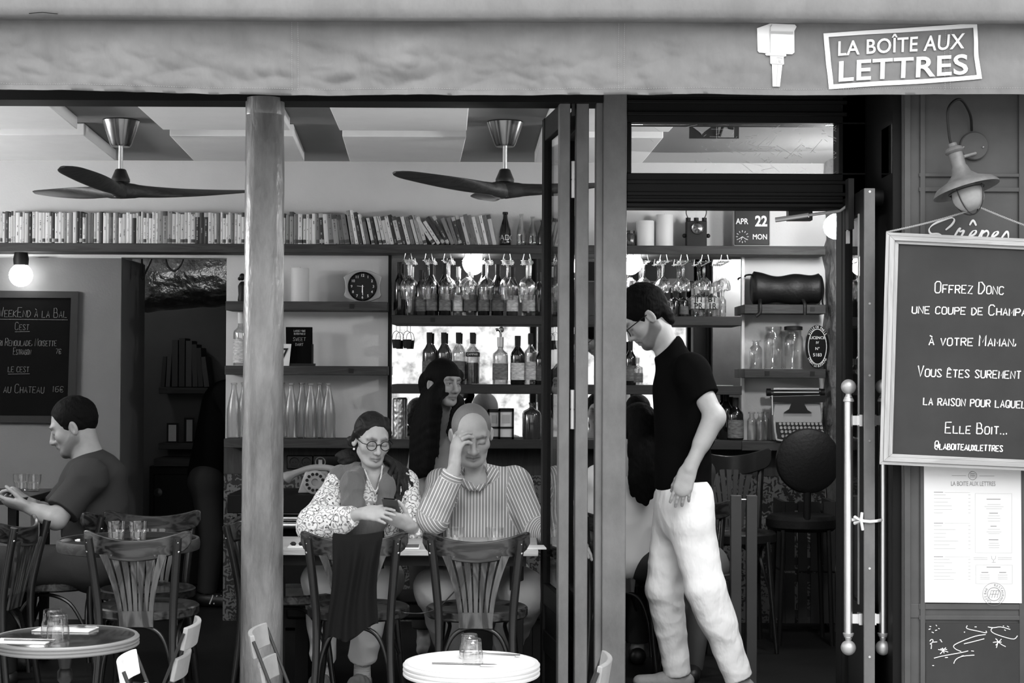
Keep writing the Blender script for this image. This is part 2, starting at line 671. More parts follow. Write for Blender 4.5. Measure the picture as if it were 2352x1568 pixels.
for px in (640, 745, 880, 935):
    x = W(px, 1060, YB).x
    q.box2((x, YB - 0.041, 0.85), (x + 0.006, YB - 0.03, 1.0))
struct('trim_wood_band', q, MT['panel_wood'], smooth=0)

# acoustic slabs under the ceiling
SL = [(-2.75, -2.02, -2.11, -2.19), (-1.64, -1.03, -1.69, -1.76), (-0.80, -0.19, -0.84, -0.90), (0.185, 0.78, 0.145, 0.12)]
first = None
for k, (x0, x1, xm, xf) in enumerate(SL):
    w = x1 - x0
    for far in (0, 1):
        if far:
            a0, a1, y0, y1 = (xm, xf, 1.31, 2.27)
        else:
            a0, a1, y0, y1 = (x0, x0 + (xm - x0) * 0.8, 0.33, 1.11)
        if k == 0:
            a0, a1 = (x1 - w, xm - w + 0.02) if not far else (xm - w, xf - w)
        q = M().add([(a0, y0, CEIL - 0.064), (a0 + w, y0, CEIL - 0.064), (a1 + w, y1, CEIL - 0.064), (a1, y1, CEIL - 0.064),
                     (a0, y0, CEIL - 0.003), (a0 + w, y0, CEIL - 0.003), (a1 + w, y1, CEIL - 0.003), (a1, y1, CEIL - 0.003)],
                    [(0, 3, 2, 1), (4, 5, 6, 7), (0, 1, 5, 4), (1, 2, 6, 5), (2, 3, 7, 6), (3, 0, 4, 7)])
        pos = ('at the far left end of the ceiling', 'above the iron column', 'between the two ceiling fans', 'above the folded glass door')[k]
        tag(q.build('acoustic_panel', MT['acoustic'], bevel=0.004), 'white acoustic slab %s, %s row' % (pos, 'rear' if far else 'street-side'),
            'ceiling panel', 'white acoustic slabs under the ceiling')

# ------------------------------------------------------------------ shop front
q = M()
q.box2((-4.3, -0.04, 2.545), (0.368, 0.12, 2.9))
q.box2((-4.3, 0.0, 2.9), (6.0, 0.3, 7.5))
q.box2((0.368, 0.12, 2.60), (3.2, 0.2, 2.9))
struct('wall_front_lintel', q, MT['black_frame'], smooth=0)
q = M().box2((-4.3, -0.04, 0), (-2.75, 0.12, 2.545))
struct('wall_front_left', q, MT['grey_post'], smooth=0)
# iron column
iron = mat('worn_iron', 0.14, 0.30, var=0.5, vscale=8, stretch=(1, 1, 0.3), bump=0.9, bscale=30, dist=0.008, spec=0.6)
prof = []
for i in range(60):
    z = 2.56 * i / 59
    prof.append((0.0875 - 0.0095 * z / 2.56, z))
q = M().lathe(prof, 40, (0, 0, 0))
c = W(600, 1568, 0.0)
t_ = W(609, 230, 0.0)
lean = (t_.x - c.x) / (t_.z - c.z)
q.v = [(x + c.x + lean * (z - c.z) + 0.002 * mnoise.noise(Vector((x * 30, y * 30, z * 12))), y, z) for x, y, z in q.v]
q.lathe([(0.078, 2.49), (0.0795, 2.495), (0.0795, 2.55), (0.078, 2.56)], 40, (t_.x, 0, 0))
col = struct('iron_column', q, iron, smooth=60)
tag(col, 'worn round iron column at the front of the cafe', 'column')

# folding door stack: post and two leaves seen edge on
def xz(px, Y=0.0):
    return W(px, 850, Y).x


q = M().box2((xz(1383), -0.04, -0.15), (xz(1437), 0.10, 2.60))
q.box2((xz(1367), -0.02, -0.15), (xz(1384), 0.10, 2.60))
struct('trim_post', q, MT['grey_post'], bevel=0.004)


def leaf(name, x0, x1, xf, yd, label, mats=('grey_post', 'black_frame'), ztop=2.548, y0=0.0):
    """a glazed leaf folded back into the room: front stile x0..x1 at the facade, far stile near xf at depth yd"""
    d = thing(name, label, 'door', (x0, y0, 0))
    d['kind'] = 'structure'
    w = x1 - x0
    dx = xf - x0
    def P(t, u, z):      # t along depth 0..1, u across thickness
        return (dx * t + w * u, yd * t, z)
    def slab(t0, t1, u0, u1, z0, z1, q):
        return q.add([P(t0, u0, z0), P(t0, u1, z0), P(t1, u1, z0), P(t1, u0, z0), P(t0, u0, z1), P(t0, u1, z1), P(t1, u1, z1), P(t1, u0, z1)],
                     [(0, 3, 2, 1), (4, 5, 6, 7), (0, 1, 5, 4), (1, 2, 6, 5), (2, 3, 7, 6), (3, 0, 4, 7)])
    slab(0, 0.10, 0, 1, 0.02, ztop, M()).build('front_stile', MT[mats[0]], d, bevel=0.003)
    q = slab(0.88, 1, 0, 1, 0.02, ztop, M())
    slab(0.10, 0.88, 0.08, 0.92, ztop - 0.10, ztop, q)
    slab(0.10, 0.88, 0.08, 0.92, 0.44, 0.53, q)
    slab(0.10, 0.88, 0.08, 0.92, 0.24, 0.33, q)
    slab(0.10, 0.88, 0.08, 0.92, 0.02, 0.10, q)
    q.build('frame', MT[mats[1]], d, bevel=0.003)
    slab(0.10, 0.88, 0.3, 0.7, 0.10, 0.44, M()).build('bottom_panel', MT[mats[1]], d)
    slab(0.10, 0.88, 0.42, 0.58, 0.53, ztop - 0.10, M()).build('pane', MT['pane'], d)
    return d


l1 = leaf('door_1', xz(1284), xz(1308), 0.128, 0.45, 'narrow glazed folding leaf nearest the seated man, edge to the street')
l2 = leaf('door_2', xz(1322), xz(1351), 0.222, 0.45, 'narrow glazed folding leaf against the grey post, edge to the street')
for py, ln, lit in ((245, 0.075, 0), (412, 0.15, 1), (940, 0.16, 1)):
    z0 = W(1314, py, 0).z
    xx = xz(1315) - l1.location.x
    q = M().cyl((xx, 0.004, z0 - ln / 2), (xx, 0.004, z0 - 0.003), 0.0085, 12)
    q.cyl((xx, 0.004, z0 + 0.003), (xx, 0.004, z0 + ln / 2), 0.0085, 12)
    q.cyl((xx, 0.004, z0 - 0.004), (xx, 0.004, z0 + 0.004), 0.007, 12)
    q.build('hinge', MT['zinc' if lit else 'dark_metal'], l1)  # light put into the colour: pale metal for lit hinges, dark for shaded

# doorway: transom, head bars, jambs
DX0, DX1 = xz(1437), xz(1931)
def fz(py, Y=0.04):
    return W(1680, py, Y).z


w1 = thing('window_1', 'scratched transom pane in a black frame above the doorway', 'window', (0, 0, 0))
w1['kind'] = 'structure'
q = M()
tx0, tx1, tz0, tz1 = W(1448, 345, 0.04).x, W(1920, 345, 0.04).x, fz(402), fz(287)
q.box2((DX0, -0.02, tz1), (DX1 + 0.1, 0.10, 2.62))
q.box2((DX0, -0.02, fz(481)), (DX1 + 0.1, 0.10, tz0))
q.box2((DX0, -0.02, tz0), (tx0, 0.10, tz1))
q.box2((tx1, -0.02, tz0), (DX1 + 0.1, 0.10, tz1))
for py in (222, 238, 265, 420, 447, 462, 473):
    z = fz(py)
    q.box2((DX0, -0.03 - (py % 3) * 0.004, z - 0.012), (DX1 + 0.02, 0.0, z + 0.004))
q.build('frame', MT['black_frame'], w1, bevel=0.003)
M().box2((tx0, 0.035, tz0), (tx1, 0.043, tz1)).build('pane', MT['pane'], w1, smooth=0)
q = M()
rs = random.Random(4)
for i in range(150):                       # scratches in the glass
    px = min(1915, max(1470, rs.gauss(1760, 110)))
    py = min(397, max(292, rs.gauss(345, 34)))
    an = rs.choice((0.7, 0.8, -0.5, -0.6, 0.1)) + rs.uniform(-0.2, 0.2)
    ln = rs.uniform(0.003, 0.02) if rs.random() < 0.8 else rs.uniform(0.02, 0.09)
    p = W(px, py, 0.034)
    d = Vector((math.cos(an) * ln, 0, math.sin(an) * ln))
    p1 = p + d
    p1.z = min(max(p1.z, tz0), tz1)
    q.tube([p, p1], 0.0006, 4)
q.build('scratches', MT['offwhite'], w1)

q = M()
q.box2((DX1, -0.02, -0.15), (DX1 + 0.10, 0.10, 2.62))
struct('trim_jamb', q, MT['black_frame'], bevel=0.004)

# open door leaf, its free edge to the street
YE = -0.43
dl = thing('door_3', 'black glazed entrance door standing open beside the hanging chalkboard', 'door', (xz(1985, YE), 0, 0))
dl['kind'] = 'structure'
ox = dl.location.x
tk = xz(2010, YE) - ox
zt = W(1995, 432, YE).z
M().box2((0.0, YE, -0.13), (tk, YE + 0.012, zt)).build('edge_strip', MT['grey_post'], dl, bevel=0.002)
q = M()
q.box2((0, YE + 0.012, -0.13), (tk, YE + 0.085, zt))
q.box2((0, -0.07, -0.13), (tk, -0.005, zt))
for z0, z1 in ((zt - 0.09, zt), (0.46, 0.55), (-0.13, -0.02)):
    q.box2((0.003, YE + 0.08, z0), (tk - 0.003, -0.06, z1))
q.build('frame', MT['black_frame'], dl, bevel=0.003)
M().box2((0.012, YE + 0.08, -0.02), (tk - 0.012, -0.06, 0.46)).build('bottom_panel', MT['black_frame'], dl)
M().box2((0.016, YE + 0.08, 0.55), (tk - 0.016, -0.06, zt - 0.09)).build('pane', MT['pane'], dl)
q = M()
for s in (-0.004, tk):
    q.box2((s, YE + 0.085, 0.55), (s + 0.004, YE + 0.10, zt - 0.09))
q.build('glazing_bead', MT['zinc'], dl)
q = M()
for py in (440, 697, 862, 1012, 1305, 1508):
    z = W(1998, py, YE).z
    q.cyl((tk / 2, YE - 0.002, z), (tk / 2, YE + 0.003, z), 0.0045, 10)
q.build('screw', MT['brushed'], dl)
YH = -0.38
for px, lit in ((1949, 1), (2028, 1)):
    x = xz(px, YH) - ox
    sgn = -1 if px < 1990 else 1
    zb, ztp = W(px, 1487, YH).z, W(px, 888, YH).z
    h = M().cyl((x, YH, zb + 0.04), (x, YH, ztp - 0.04), 0.0165, 20).build('handle_bar', MT['white' if False else 'brushed'], dl)
    for z, top in ((zb, 0), (ztp, 1)):
        q = M().ball((x, YH, z), 0.029, 24)
        s = -1 if top else 1
        q.lathe([(0.010, s * 0.024), (0.012, s * 0.034), (0.020, s * 0.05), (0.021, s * 0.056), (0.017, s * 0.058)], 20, (x, YH, z))
        q.build('knob', MT['zinc'], h)
    q = M()
    for py in (965, 1420):
        z = W(px, py, YH).z
        x1 = 0 if sgn < 0 else tk
        q.box2((min(x, x1), YH - 0.006, z - 0.018), (max(x, x1), YH + 0.006, z + 0.018))
        q.box2((min(x1, x1 + sgn * 0.012), YH - 0.02, z - 0.022), (max(x1, x1 + sgn * 0.012), YH + 0.02, z + 0.022))
    q.build('bracket', MT['brushed'], h)
# white tie round the bars
z = W(1960, 1193, YH).z
q = M().tube([(xz(1955, YH) - ox, YH - 0.012, z), (-0.004, YH - 0.014, z + 0.004), (-0.003, YE - 0.006, z), (tk / 2, YE - 0.008, z - 0.002), (tk + 0.004, YE - 0.004, z), (xz(2022, YH) - ox, YH - 0.014, z)], 0.006, 8)
q.tube([(-0.006, YE + 0.01, z + 0.03), (-0.012, YE - 0.004, z), (-0.004, YE + 0.005, z - 0.035)], 0.006, 8)
q.tube([(-0.03, YE + 0.03, z + 0.012), (-0.01, YE + 0.0, z), (-0.03, YE + 0.03, z - 0.012)], 0.007, 8)
tag(q.build('tie', MT['paper'], loc=(ox, 0, 0)), 'white cloth tie knotted round the open door between its pull bars', 'tie')
# door closer
q = M()
a = W(1780, 505, 0.10)
M().box((W(1838, 497, 0.13).x - ox, 0.15, W(1838, 492, 0.13).z), (0.10, 0.06, 0.05)).build('closer_box', MT['dark_metal'], dl)
q.tube([W(1781, 505, 0.02) - Vector((ox, 0, 0)), W(1857, 494, -0.02) - Vector((ox, 0, 0))], 0.010, 8)
q.tube([W(1857, 494, -0.02) - Vector((ox, 0, 0)), W(1930, 484, -0.10) - Vector((ox, 0, 0)), W(1960, 462, -0.2) - Vector((ox, 0, 0))], 0.006, 8)
q.build('closer_arm', MT['zinc'], dl)
zz = W(2020, 453, -0.3).z
q = M().cyl((tk, -0.3, zz), (tk + 0.075, -0.3, zz), 0.034, 24)
q.box((-0.012, -0.22, zz - 0.02), (0.022, 0.06, 0.2))
q.build('closer_body', MT['black'], dl)
q = M().box((-0.015, -0.2, W(1970, 545, -0.2).z), (0.012, 0.02, 0.05))
q.cyl((-0.015, -0.2, W(1970, 555, -0.2).z), (-0.015, -0.2, W(1970, 515, -0.2).z), 0.006, 10)
q.build('closer_rod', MT['zinc'], dl)

# side return and panelled pilaster
YP = -0.50
xp = xz(2073, YP)
q = M().box2((xp, YP, -0.15), (4.2, 0.2, 2.75))
# panel mouldings on the street face
def px_box(x0, y0, x1, y1, Y0, Y1, q):
    a, b = W(x0, y0, YP), W(x1, y1, YP)
    q.box2((a.x, Y0, b.z), (b.x, Y1, a.z))


for xx in ((2076, 2090), (2112, 2124), (2338, 2370)):
    px_box(xx[0], 200, xx[1], 1700, YP - 0.012, YP, q)
for yy in ((398, 408), (430, 442), (1385, 1400), (1412, 1424)):
    px_box(2110, yy[0], 2500, yy[1], YP - 0.010, YP, q)
px_box(2076, 1386, 2500, 1420, YP - 0.004, YP, q)
struct('wall_front_pilaster', q, MT['pilaster'], bevel=0.003)
q = M().box2((DX1 + 0.1, -0.48, -0.15), (xp + 0.0, 0.1, 2.62))
struct('trim_return', q, MT['black_frame'])
w2 = thing('window_2', 'narrow dark pane in the side return above the open door', 'window')
w2['kind'] = 'structure'
M().box2((DX1 + 0.098, -0.46, W(2030, 402, -0.4).z), (DX1 + 0.10, -0.30, W(2030, 290, -0.4).z)).build('pane', mat('side_pane', 0.5, 0.03, 1.0), w2)

# ------------------------------------------------------------------ awning
YV = -0.73
aw = thing('awning', 'dark grey canvas awning with a printed valance over the cafe front', 'awning', (0, YV, 2.45))
canvas = mat('awning_canvas', 0.155, 0.75, var=0.14, vscale=5, stretch=(1.3, 1, 0.7), bump=0.55, bscale=5.5, dist=0.035)


def vwave(x, z):
    """how far the hanging valance swings out of its plane; z is metres below the bar"""
    d = max(0.0, z)
    g = 0.012 * math.sin(x * 5.1 + 0.6) + 0.008 * math.sin(x * 11.3 + 2.0 + d * 4)
    g += 0.018 * mnoise.noise(Vector((x * 2.6, d * 7, 1.7))) + 0.009 * mnoise.noise(Vector((x * 7, d * 15, 5.1)))
    cr = 1.0 - 0.7 * min(1.0, max(0.0, (x - 0.55) / 0.25))
    g += cr * 0.022 * (0.4 - abs(mnoise.noise(Vector((x * 5.0 + d * 4, d * 10 - x * 2, 9.1)))))
    g += cr * 0.010 * (0.4 - abs(mnoise.noise(Vector((x * 12.0 - d * 9, d * 17 + x * 3, 4.1)))))
    return g * min(1.0, d / 0.12)


zbar = W(1176, 49, YV).z
zhem0, zhem1, zhem2 = W(0, 203, YV).z, W(640, 215, YV).z, W(2300, 216, YV).z


def zh(x):
    px = 1176 + x * S(YV)
    g = np.interp(px, [-200, 0, 330, 640, 1100, 1430, 1700, 1950, 2150, 2352, 2600], [200, 203, 209, 215, 216, 213, 217, 216, 212, 217, 217])
    return W(px, g, YV).z


G = []
NX, NZ = 600, 46
X0, X1 = -2.35, 2.35
for i in range(NX + 1):
    x = X0 + (X1 - X0) * i / NX
    h = zh(x)
    row = []
    for j in range(NZ + 1):
        z = zbar + 0.03 + (h - zbar - 0.03) * j / NZ
        row.append((x, vwave(x, zbar - z), z - 2.45))
    G.append(row)
val = M().sheet(G, (0, 0.003, 0)).build('valance', canvas, aw, smooth=80)
# hem band
G = []
for i in range(NX + 1):
    x = X0 + (X1 - X0) * i / NX
    h = zh(x)
    G.append([(x, vwave(x, zbar - h - 0.017 * (1 - t)) - 0.003, h - 0.003 + 0.020 * (1 - t) - 2.45) for t in (0, 0.5, 1)])
M().sheet(G, (0, 0.008, 0)).build('hem', canvas, val, smooth=80)
q = M()
def st(x, z, x2, z2):
    q.tube([(x, vwave(x, zbar - z) - 0.004, z - 2.45), (x2, vwave(x2, zbar - z2) - 0.004, z2 - 2.45)], 0.0008, 4)


for px in (665, 679, 1419, 1432, 2173, 2185):
    x = xz(px, YV)
    z = zbar
    while z > zh(x) + 0.01:
        st(x, z, x, z - 0.0045)
        z -= 0.007
x = X0
while x < X1:
    st(x, zh(x) + 0.019, x + 0.005, zh(x + 0.005) + 0.019)
    x += 0.009
q.build('stitching', mat('pale_thread', 0.34, 0.8), val)
# sloping roof canvas and its front bar
G = []
for i in range(81):
    x = X0 + (X1 - X0) * i / 80
    row = []
    for t in range(9):
        f = t / 8
        y = -0.075 + 0.85 * f
        z = zbar + 0.127 + 0.55 * f - 0.02 * math.sin(math.pi * f) + 0.002 * mnoise.noise(Vector((x * 4, f * 3, 0)))
        row.append((x, y, z - 2.45))
    G.append(row)
M().sheet(G, (0, 0.0, 0.004)).build('roof_canvas', canvas, aw, smooth=80)
G = []
for i in range(81):
    x = X0 + (X1 - X0) * i / 80
    sag = 0.003 * math.sin(x * 3.0)
    G.append([(x, -0.075, zbar + 0.004 + 0.125 - 2.45 + sag), (x, -0.080, zbar + 0.03 - 2.45), (x, -0.078, zbar - 2.45 - 0.002 + sag), (x, -0.06, zbar - 0.010 - 2.45 + sag), (x, 0.0, zbar - 0.004 - 2.45)])
M().sheet(G, (0, 0.012, 0.004)).build('front_flap', canvas, aw, smooth=80)
q = M().cyl((X0, 0.03, zbar - 2.45 + 0.03), (X1, 0.03, zbar - 2.45 + 0.03), 0.025, 16)
q.build('front_bar', MT['dark_metal'], aw)
for x in (-2.2, 2.2):
    q = M()
    q.tube([(x, 0.02, zbar - 2.45 + 0.03), (x, 0.70, zbar - 2.45 + 0.25)], 0.02, 10)
    q.build('support_arm', MT['dark_metal'], aw)
q = M()
zz = W(105, 33, YV - 0.07).z - 2.45
q.tube([(xz(75, YV) , -0.085, zz), (xz(105, YV), -0.088, zz + 0.003), (xz(140, YV), -0.085, zz - 0.001)], 0.003, 6, flat=0.4)
q.build('tear', MT['black'], aw)


def on_valance(q, name, m, off=0.006, parent=None):
    """bends a flat print (x, ., z in metres of the place) onto the cloth"""
    q.v = [(x, vwave(x, zbar - z) - off + yy, z - 2.45) for x, yy, z in q.v]
    return q.build(name, m, parent or val, smooth=60)


def pxp(px, py):
    p = W(px, py, YV)
    return (p.x, p.z)


def band(pts, wd, n=24):
    """a frame or bar of even width drawn through pixel corners, finely split so that it follows the folds"""
    q = M()
    return q


white_print = mat('white_print', 0.78, 0.8)
# rectangular stamp frame
outer = [(1891, 77), (2243, 54), (2255, 181), (1904, 205)]
inner = [(1903, 85), (2235, 64), (2244, 172), (1914, 194)]
q = M()
for k in range(4):
    a, b2, c2, d2 = outer[k], outer[(k + 1) % 4], inner[(k + 1) % 4], inner[k]
    n = 40
    row1, row2 = [], []
    for i in range(n + 1):
        t = i / n
        p1, p2 = pxp(a[0] + (b2[0] - a[0]) * t, a[1] + (b2[1] - a[1]) * t), pxp(d2[0] + (c2[0] - d2[0]) * t, d2[1] + (c2[1] - d2[1]) * t)
        row1.append((p1[0], 0, p1[1]))
        row2.append((p2[0], 0, p2[1]))
    q.sheet([row1, row2], (0, 0.001, 0))
on_valance(q, 'stamp_border', white_print)


def place_text(body, cx, cy, wpx, hpx, ang, bold):
    t = text_m(body, 1.0, bold=bold, extrude=0.0, spacing=1.05)
    xs, zs = [v[0] for v in t.v], [v[2] for v in t.v]
    sx, sz = wpx / (max(xs) - min(xs)), hpx / (max(zs) - min(zs))
    mx, mz = (max(xs) + min(xs)) / 2, (max(zs) + min(zs)) / 2
    ca, sa = math.cos(ang), math.sin(ang)
    out = []
    for x, y, z in t.v:
        u, v = (x - mx) * sx, (z - mz) * sz
        px, py = cx + u * ca + v * sa * 0.4, cy - v + u * sa * -1
        p = pxp(px, py)
        out.append((p[0], 0.0, p[1]))
    t.v = out
    # give each letter a little thickness
    n = len(t.v)
    t.v += [(x, 0.0012, z) for x, y, z in t.v]
    t.f += [tuple(i + n for i in f[::-1]) for f in t.f]
    return t


on_valance(place_text('LA BO\u00ceTE AUX', 2071, 98, 292, 43, 0.065, 0.012), 'lettering', white_print, 0.007)
on_valance(place_text('LETTRES', 2076, 155, 300, 48, 0.065, 0.016), 'lettering', white_print, 0.007)


def flat(pxs, name, m, off):
    poly = [pxp(*p) for p in pxs]
    q = M().prism(poly, 0.0, 0.0012)
    return q


def mailbox_part(polys, name, m, off):
    q = M()
    for pp in polys:
        f_ = flat(pp, name, m, off)
        q.add(f_.v, f_.f)
    return on_valance(q, name, m, off)


mailbox_part([[(1738, 66), (1768, 55), (1825, 57), (1829, 62), (1824, 72), (1825, 120), (1820, 124), (1770, 124), (1742, 122), (1739, 118)],
              [(1757, 124), (1806, 124), (1806, 129), (1800, 131), (1800, 148), (1796, 150), (1791, 199), (1774, 199), (1772, 150), (1768, 147), (1768, 129), (1757, 127)]],
             'mailbox_emblem', white_print, 0.006)
mailbox_part([[(1770, 73), (1821, 74), (1821, 79), (1770, 77)], [(1767, 70), (1768.5, 70), (1769.5, 122), (1768, 122)], [(1768, 62), (1772, 57), (1773, 58), (1769, 64), (1769, 72), (1767.5, 72)],
              [(1758, 128), (1806, 128), (1806, 129.2), (1758, 129.2)], [(1769, 147), (1797, 147), (1797, 148.4), (1769, 148.4)], [(1785, 149), (1786.2, 149), (1784, 198), (1782.6, 198)],
              [(1783, 132), (1797, 133), (1797, 134), (1783, 133)], [(1783, 147), (1784, 133), (1783, 133), (1782, 147)], [(1796, 134), (1797, 134), (1796, 147), (1795, 147)],
              [(1787, 137), (1791, 137), (1793, 140), (1791, 141), (1793, 145), (1790, 143), (1788, 145)]],
             'mailbox_lines', MT['print_grey'], 0.0085)

for x, lab in ((-2.95, 'unseen dark screen added to block light, on the side of the round table'), (2.95, 'unseen dark screen added to block light, on the side of the menu')):
    tag(M().box2((x - 0.03, -2.3, -0.148), (x + 0.03, -0.62, 2.2)).build('light_block_screen', MT['black_frame'], bevel=0.004), lab, 'screen', 'added light-blocking screens')  # out of view, added to keep side light off the column
# ------------------------------------------------------------------ the other side of the street
leafy = mat('leafy_stone', 0.6, 0.9)
nt = leafy.node_tree
b = nt.nodes['Principled BSDF']
tc = nt.nodes.new('ShaderNodeTexCoord')
n1 = nt.nodes.new('ShaderNodeTexNoise')
n1.inputs['Scale'].default_value = 3.0
n1.inputs['Detail'].default_value = 8
n1.inputs['Roughness'].default_value = 0.7
nt.links.new(tc.outputs['Object'], n1.inputs[0])
rp = nt.nodes.new('ShaderNodeValToRGB')
rp.color_ramp.elements[0].position = 0.36
rp.color_ramp.elements[0].color = (0.16, 0.16, 0.16, 1)
rp.color_ramp.elements[1].position = 0.5
rp.color_ramp.elements[1].color = (0.85, 0.85, 0.85, 1)
nt.links.new(n1.outputs['Fac'], rp.inputs[0])
nt.links.new(rp.outputs[0], b.inputs['Base Color'])
struct('wall_street', M().box2((-14, -13.3, -0.4), (14, -13, 2.15)), leafy)
hedge = mat('dark_hedge', 0.012, 0.9, var=0.6, vscale=4)
q = M()
G = []
for i in range(121):
    x = -14 + 28 * i / 120
    G.append([(x, -13.35 + 0.5 * mnoise.noise(Vector((x * 1.3, z * 1.7, 2))), z) for z in np.linspace(2.155, 3.3, 12)])
q.sheet(G, (0, -0.5, 0))
o = q.build('hedge', hedge, smooth=80)
tag(o, 'dark clipped hedge along the top of the pale wall across the street', 'hedge', kind='stuff')
# ------------------------------------------------------------------ furniture
def arc(n=25):
    return [(-1 + 2 * i / (n - 1)) for i in range(n)]


def bistro_chair(label, mat_wood='chair_wood', mat_leg='chair_dark', splat='splat_wood'):
    """sitter faces +y, backrest towards -y"""
    t = thing('bistro_chair', label, 'chair')
    # seat: ring and panel
    q = M().lathe([(0.15, 0.432), (0.205, 0.425), (0.212, 0.432), (0.212, 0.462), (0.205, 0.468), (0.165, 0.463), (0.15, 0.455)], 40, closed=True)
    q.lathe([(0.0, 0.445), (0.155, 0.448), (0.155, 0.456), (0.0, 0.450)], 40)
    q.v = [(x, y * 0.98, z) for x, y, z in q.v]
    q.build('seat', MT[mat_wood], t)
    # crest rail, bent round the sitter
    G = []
    for s in arc(33):
        e = max(0.0, abs(s) - 0.88) / 0.12
        x = 0.218 * s
        y = -0.285 + 0.085 * s * s
        top, bot = 0.762 + 0.042 * s * s - 0.012 * e * e, 0.678 + 0.046 * s * s + 0.025 * e * e
        G.append([(x, y, bot + (top - bot) * k / 4) for k in range(5)])
    M().sheet(G, (0, 0.018, 0)).build('crest_rail', MT[mat_wood], t, bevel=0.004)
    # fan shaped splat with six slots
    def edge(u, v):           # u -1..1 across, v 0 bottom..1 top
        wv = 0.068 + 0.067 * (v ** 1.9)
        return Vector((u * wv, -0.205 - 0.068 * v, 0.405 + 0.30 * v))
    q = M()
    G = [[edge(-1 + 2 * j / 16, 0.22 * i / 4) for j in range(17)] for i in range(5)]
    q.sheet(G, (0, 0.010, 0))
    for k in range(7):
        c0 = -1 + 2 * (k + 0.5) / 7
        G = []
        for i in range(15):
            v = 0.215 + 0.785 * i / 14
            hw = (1 / 7) * (0.72 if v < 0.95 else 0.72)
            if k in (0, 6):
                u0, u1 = (c0 - 1 / 7, c0 + hw) if k == 0 else (c0 - hw, c0 + 1 / 7)
            else:
                u0, u1 = c0 - hw, c0 + hw
            G.append([edge(u0, v), edge((u0 + u1) / 2, v), edge(u1, v)])
        q.sheet(G, (0, 0.010, 0))
    q.build('splat', MT[splat], t)
    for s in (-1, 1):
        pts = smoothpath([(0.170 * s, -0.255, 0.0), (0.152 * s, -0.222, 0.24), (0.150 * s, -0.214, 0.44), (0.162 * s, -0.238, 0.60), (0.178 * s, -0.272, 0.755), (0.1785 * s, -0.274, 0.768)], 5)
        n = len(pts)
        rr = [0.0135 + 0.004 * min(1, i / (n * 0.5)) for i in range(n)]
        rr[-1] = 0.010
        lg = M().tube(pts, rr, 12).build('rear_leg', MT[mat_leg], t)
        q = M()
        for zz in (0.755, 0.718):
            q.ball((0.178 * s + 0.004 * s, -0.283 + (0.755 - zz) * 0.25, zz), 0.0065, 8)
        q.build('screw', MT['brushed'], lg)
        pts = smoothpath([(0.185 * s, 0.20, 0.0), (0.160 * s, 0.165, 0.25), (0.145 * s, 0.14, 0.435)], 5)
        M().tube(pts, [0.0115] * 4 + [0.0145] * (len(pts) - 4), 12).build('front_leg', MT[mat_leg], t)
    hoop = smoothpath([(-0.150, -0.21, 0.10), (-0.138, -0.195, 0.26), (-0.09, -0.185, 0.375), (0, -0.18, 0.405), (0.09, -0.185, 0.375), (0.138, -0.195, 0.26), (0.150, -0.21, 0.10)], 6)
    M().tube(hoop, 0.0095, 10).build('hoop_brace', MT[mat_leg], t)
    for s in (-1, 1):
        hoop = smoothpath([(0.152 * s, -0.20, 0.24), (0.150 * s, -0.12, 0.37), (0.146 * s, 0.0, 0.41), (0.116 * s, 0.09, 0.37), (0.158 * s, 0.155, 0.24)], 6)
        M().tube(hoop, 0.0085, 8).build('side_brace', MT[mat_leg], t)
    return t


GC = 'bistro chairs around the inside tables'
chA = bistro_chair('empty bistro chair with slotted back in front of the round table with two tumblers')
chA.location = (W(306, 1235, -0.13).x, 0.14, 0)
chA['group'] = GC
chB = dup(chA, (W(810, 1235, -0.13).x, 0.14, 0), 0.0, 'bistro chair with a dark cardigan hanging over its back, before the woman in glasses', GC)
chC = dup(chA, (W(1093, 1240, -0.13).x, 0.14, 0), 0.0, 'bentwood bistro chair with its empty slotted back before the man in the striped shirt', GC)
dup(chA, (W(365, 1215, 0.88).x, 0.66, 0), math.pi + 0.12, 'bistro chair on the far side of the round table, its back to the kitchen doorway', GC)
dup(chA, (W(74, 1200, 0.45).x - 0.27, 0.45, 0), math.pi / 2 - 0.1, 'dark bistro chair seen side on, in front of the man with the phone', GC)
dup(chA, (W(222, 1200, 0.95).x - 0.20, 0.98, 0), math.pi / 2 - 0.05, 'bistro chair the man with the phone sits on', GC)
dup(chA, (W(530, 1160, 0.60).x + 0.27, 0.60, 0), -math.pi / 2 + 0.12, 'dark bistro chair at the end of the long table, half behind the iron column', GC)
dup(chA, (W(1415, 1200, 0.95).x, 1.22, 0), 0.12, 'bistro chair of the woman in the pale backless top, behind the grey post', GC)
bc = bistro_chair('tall bistro chair, darkened as in shade, standing by the back wall under the champagne bottles', 'chair_dark', 'chair_dark', 'chair_dark')  # dark material throughout puts the corner's shade into the chair's colour
bc.location, bc.rotation_euler, bc['group'] = (W(1690, 1050, 1.9).x, 1.9, 0), (0, 0, math.pi), GC
bc.scale = (1, 1, 1.3)
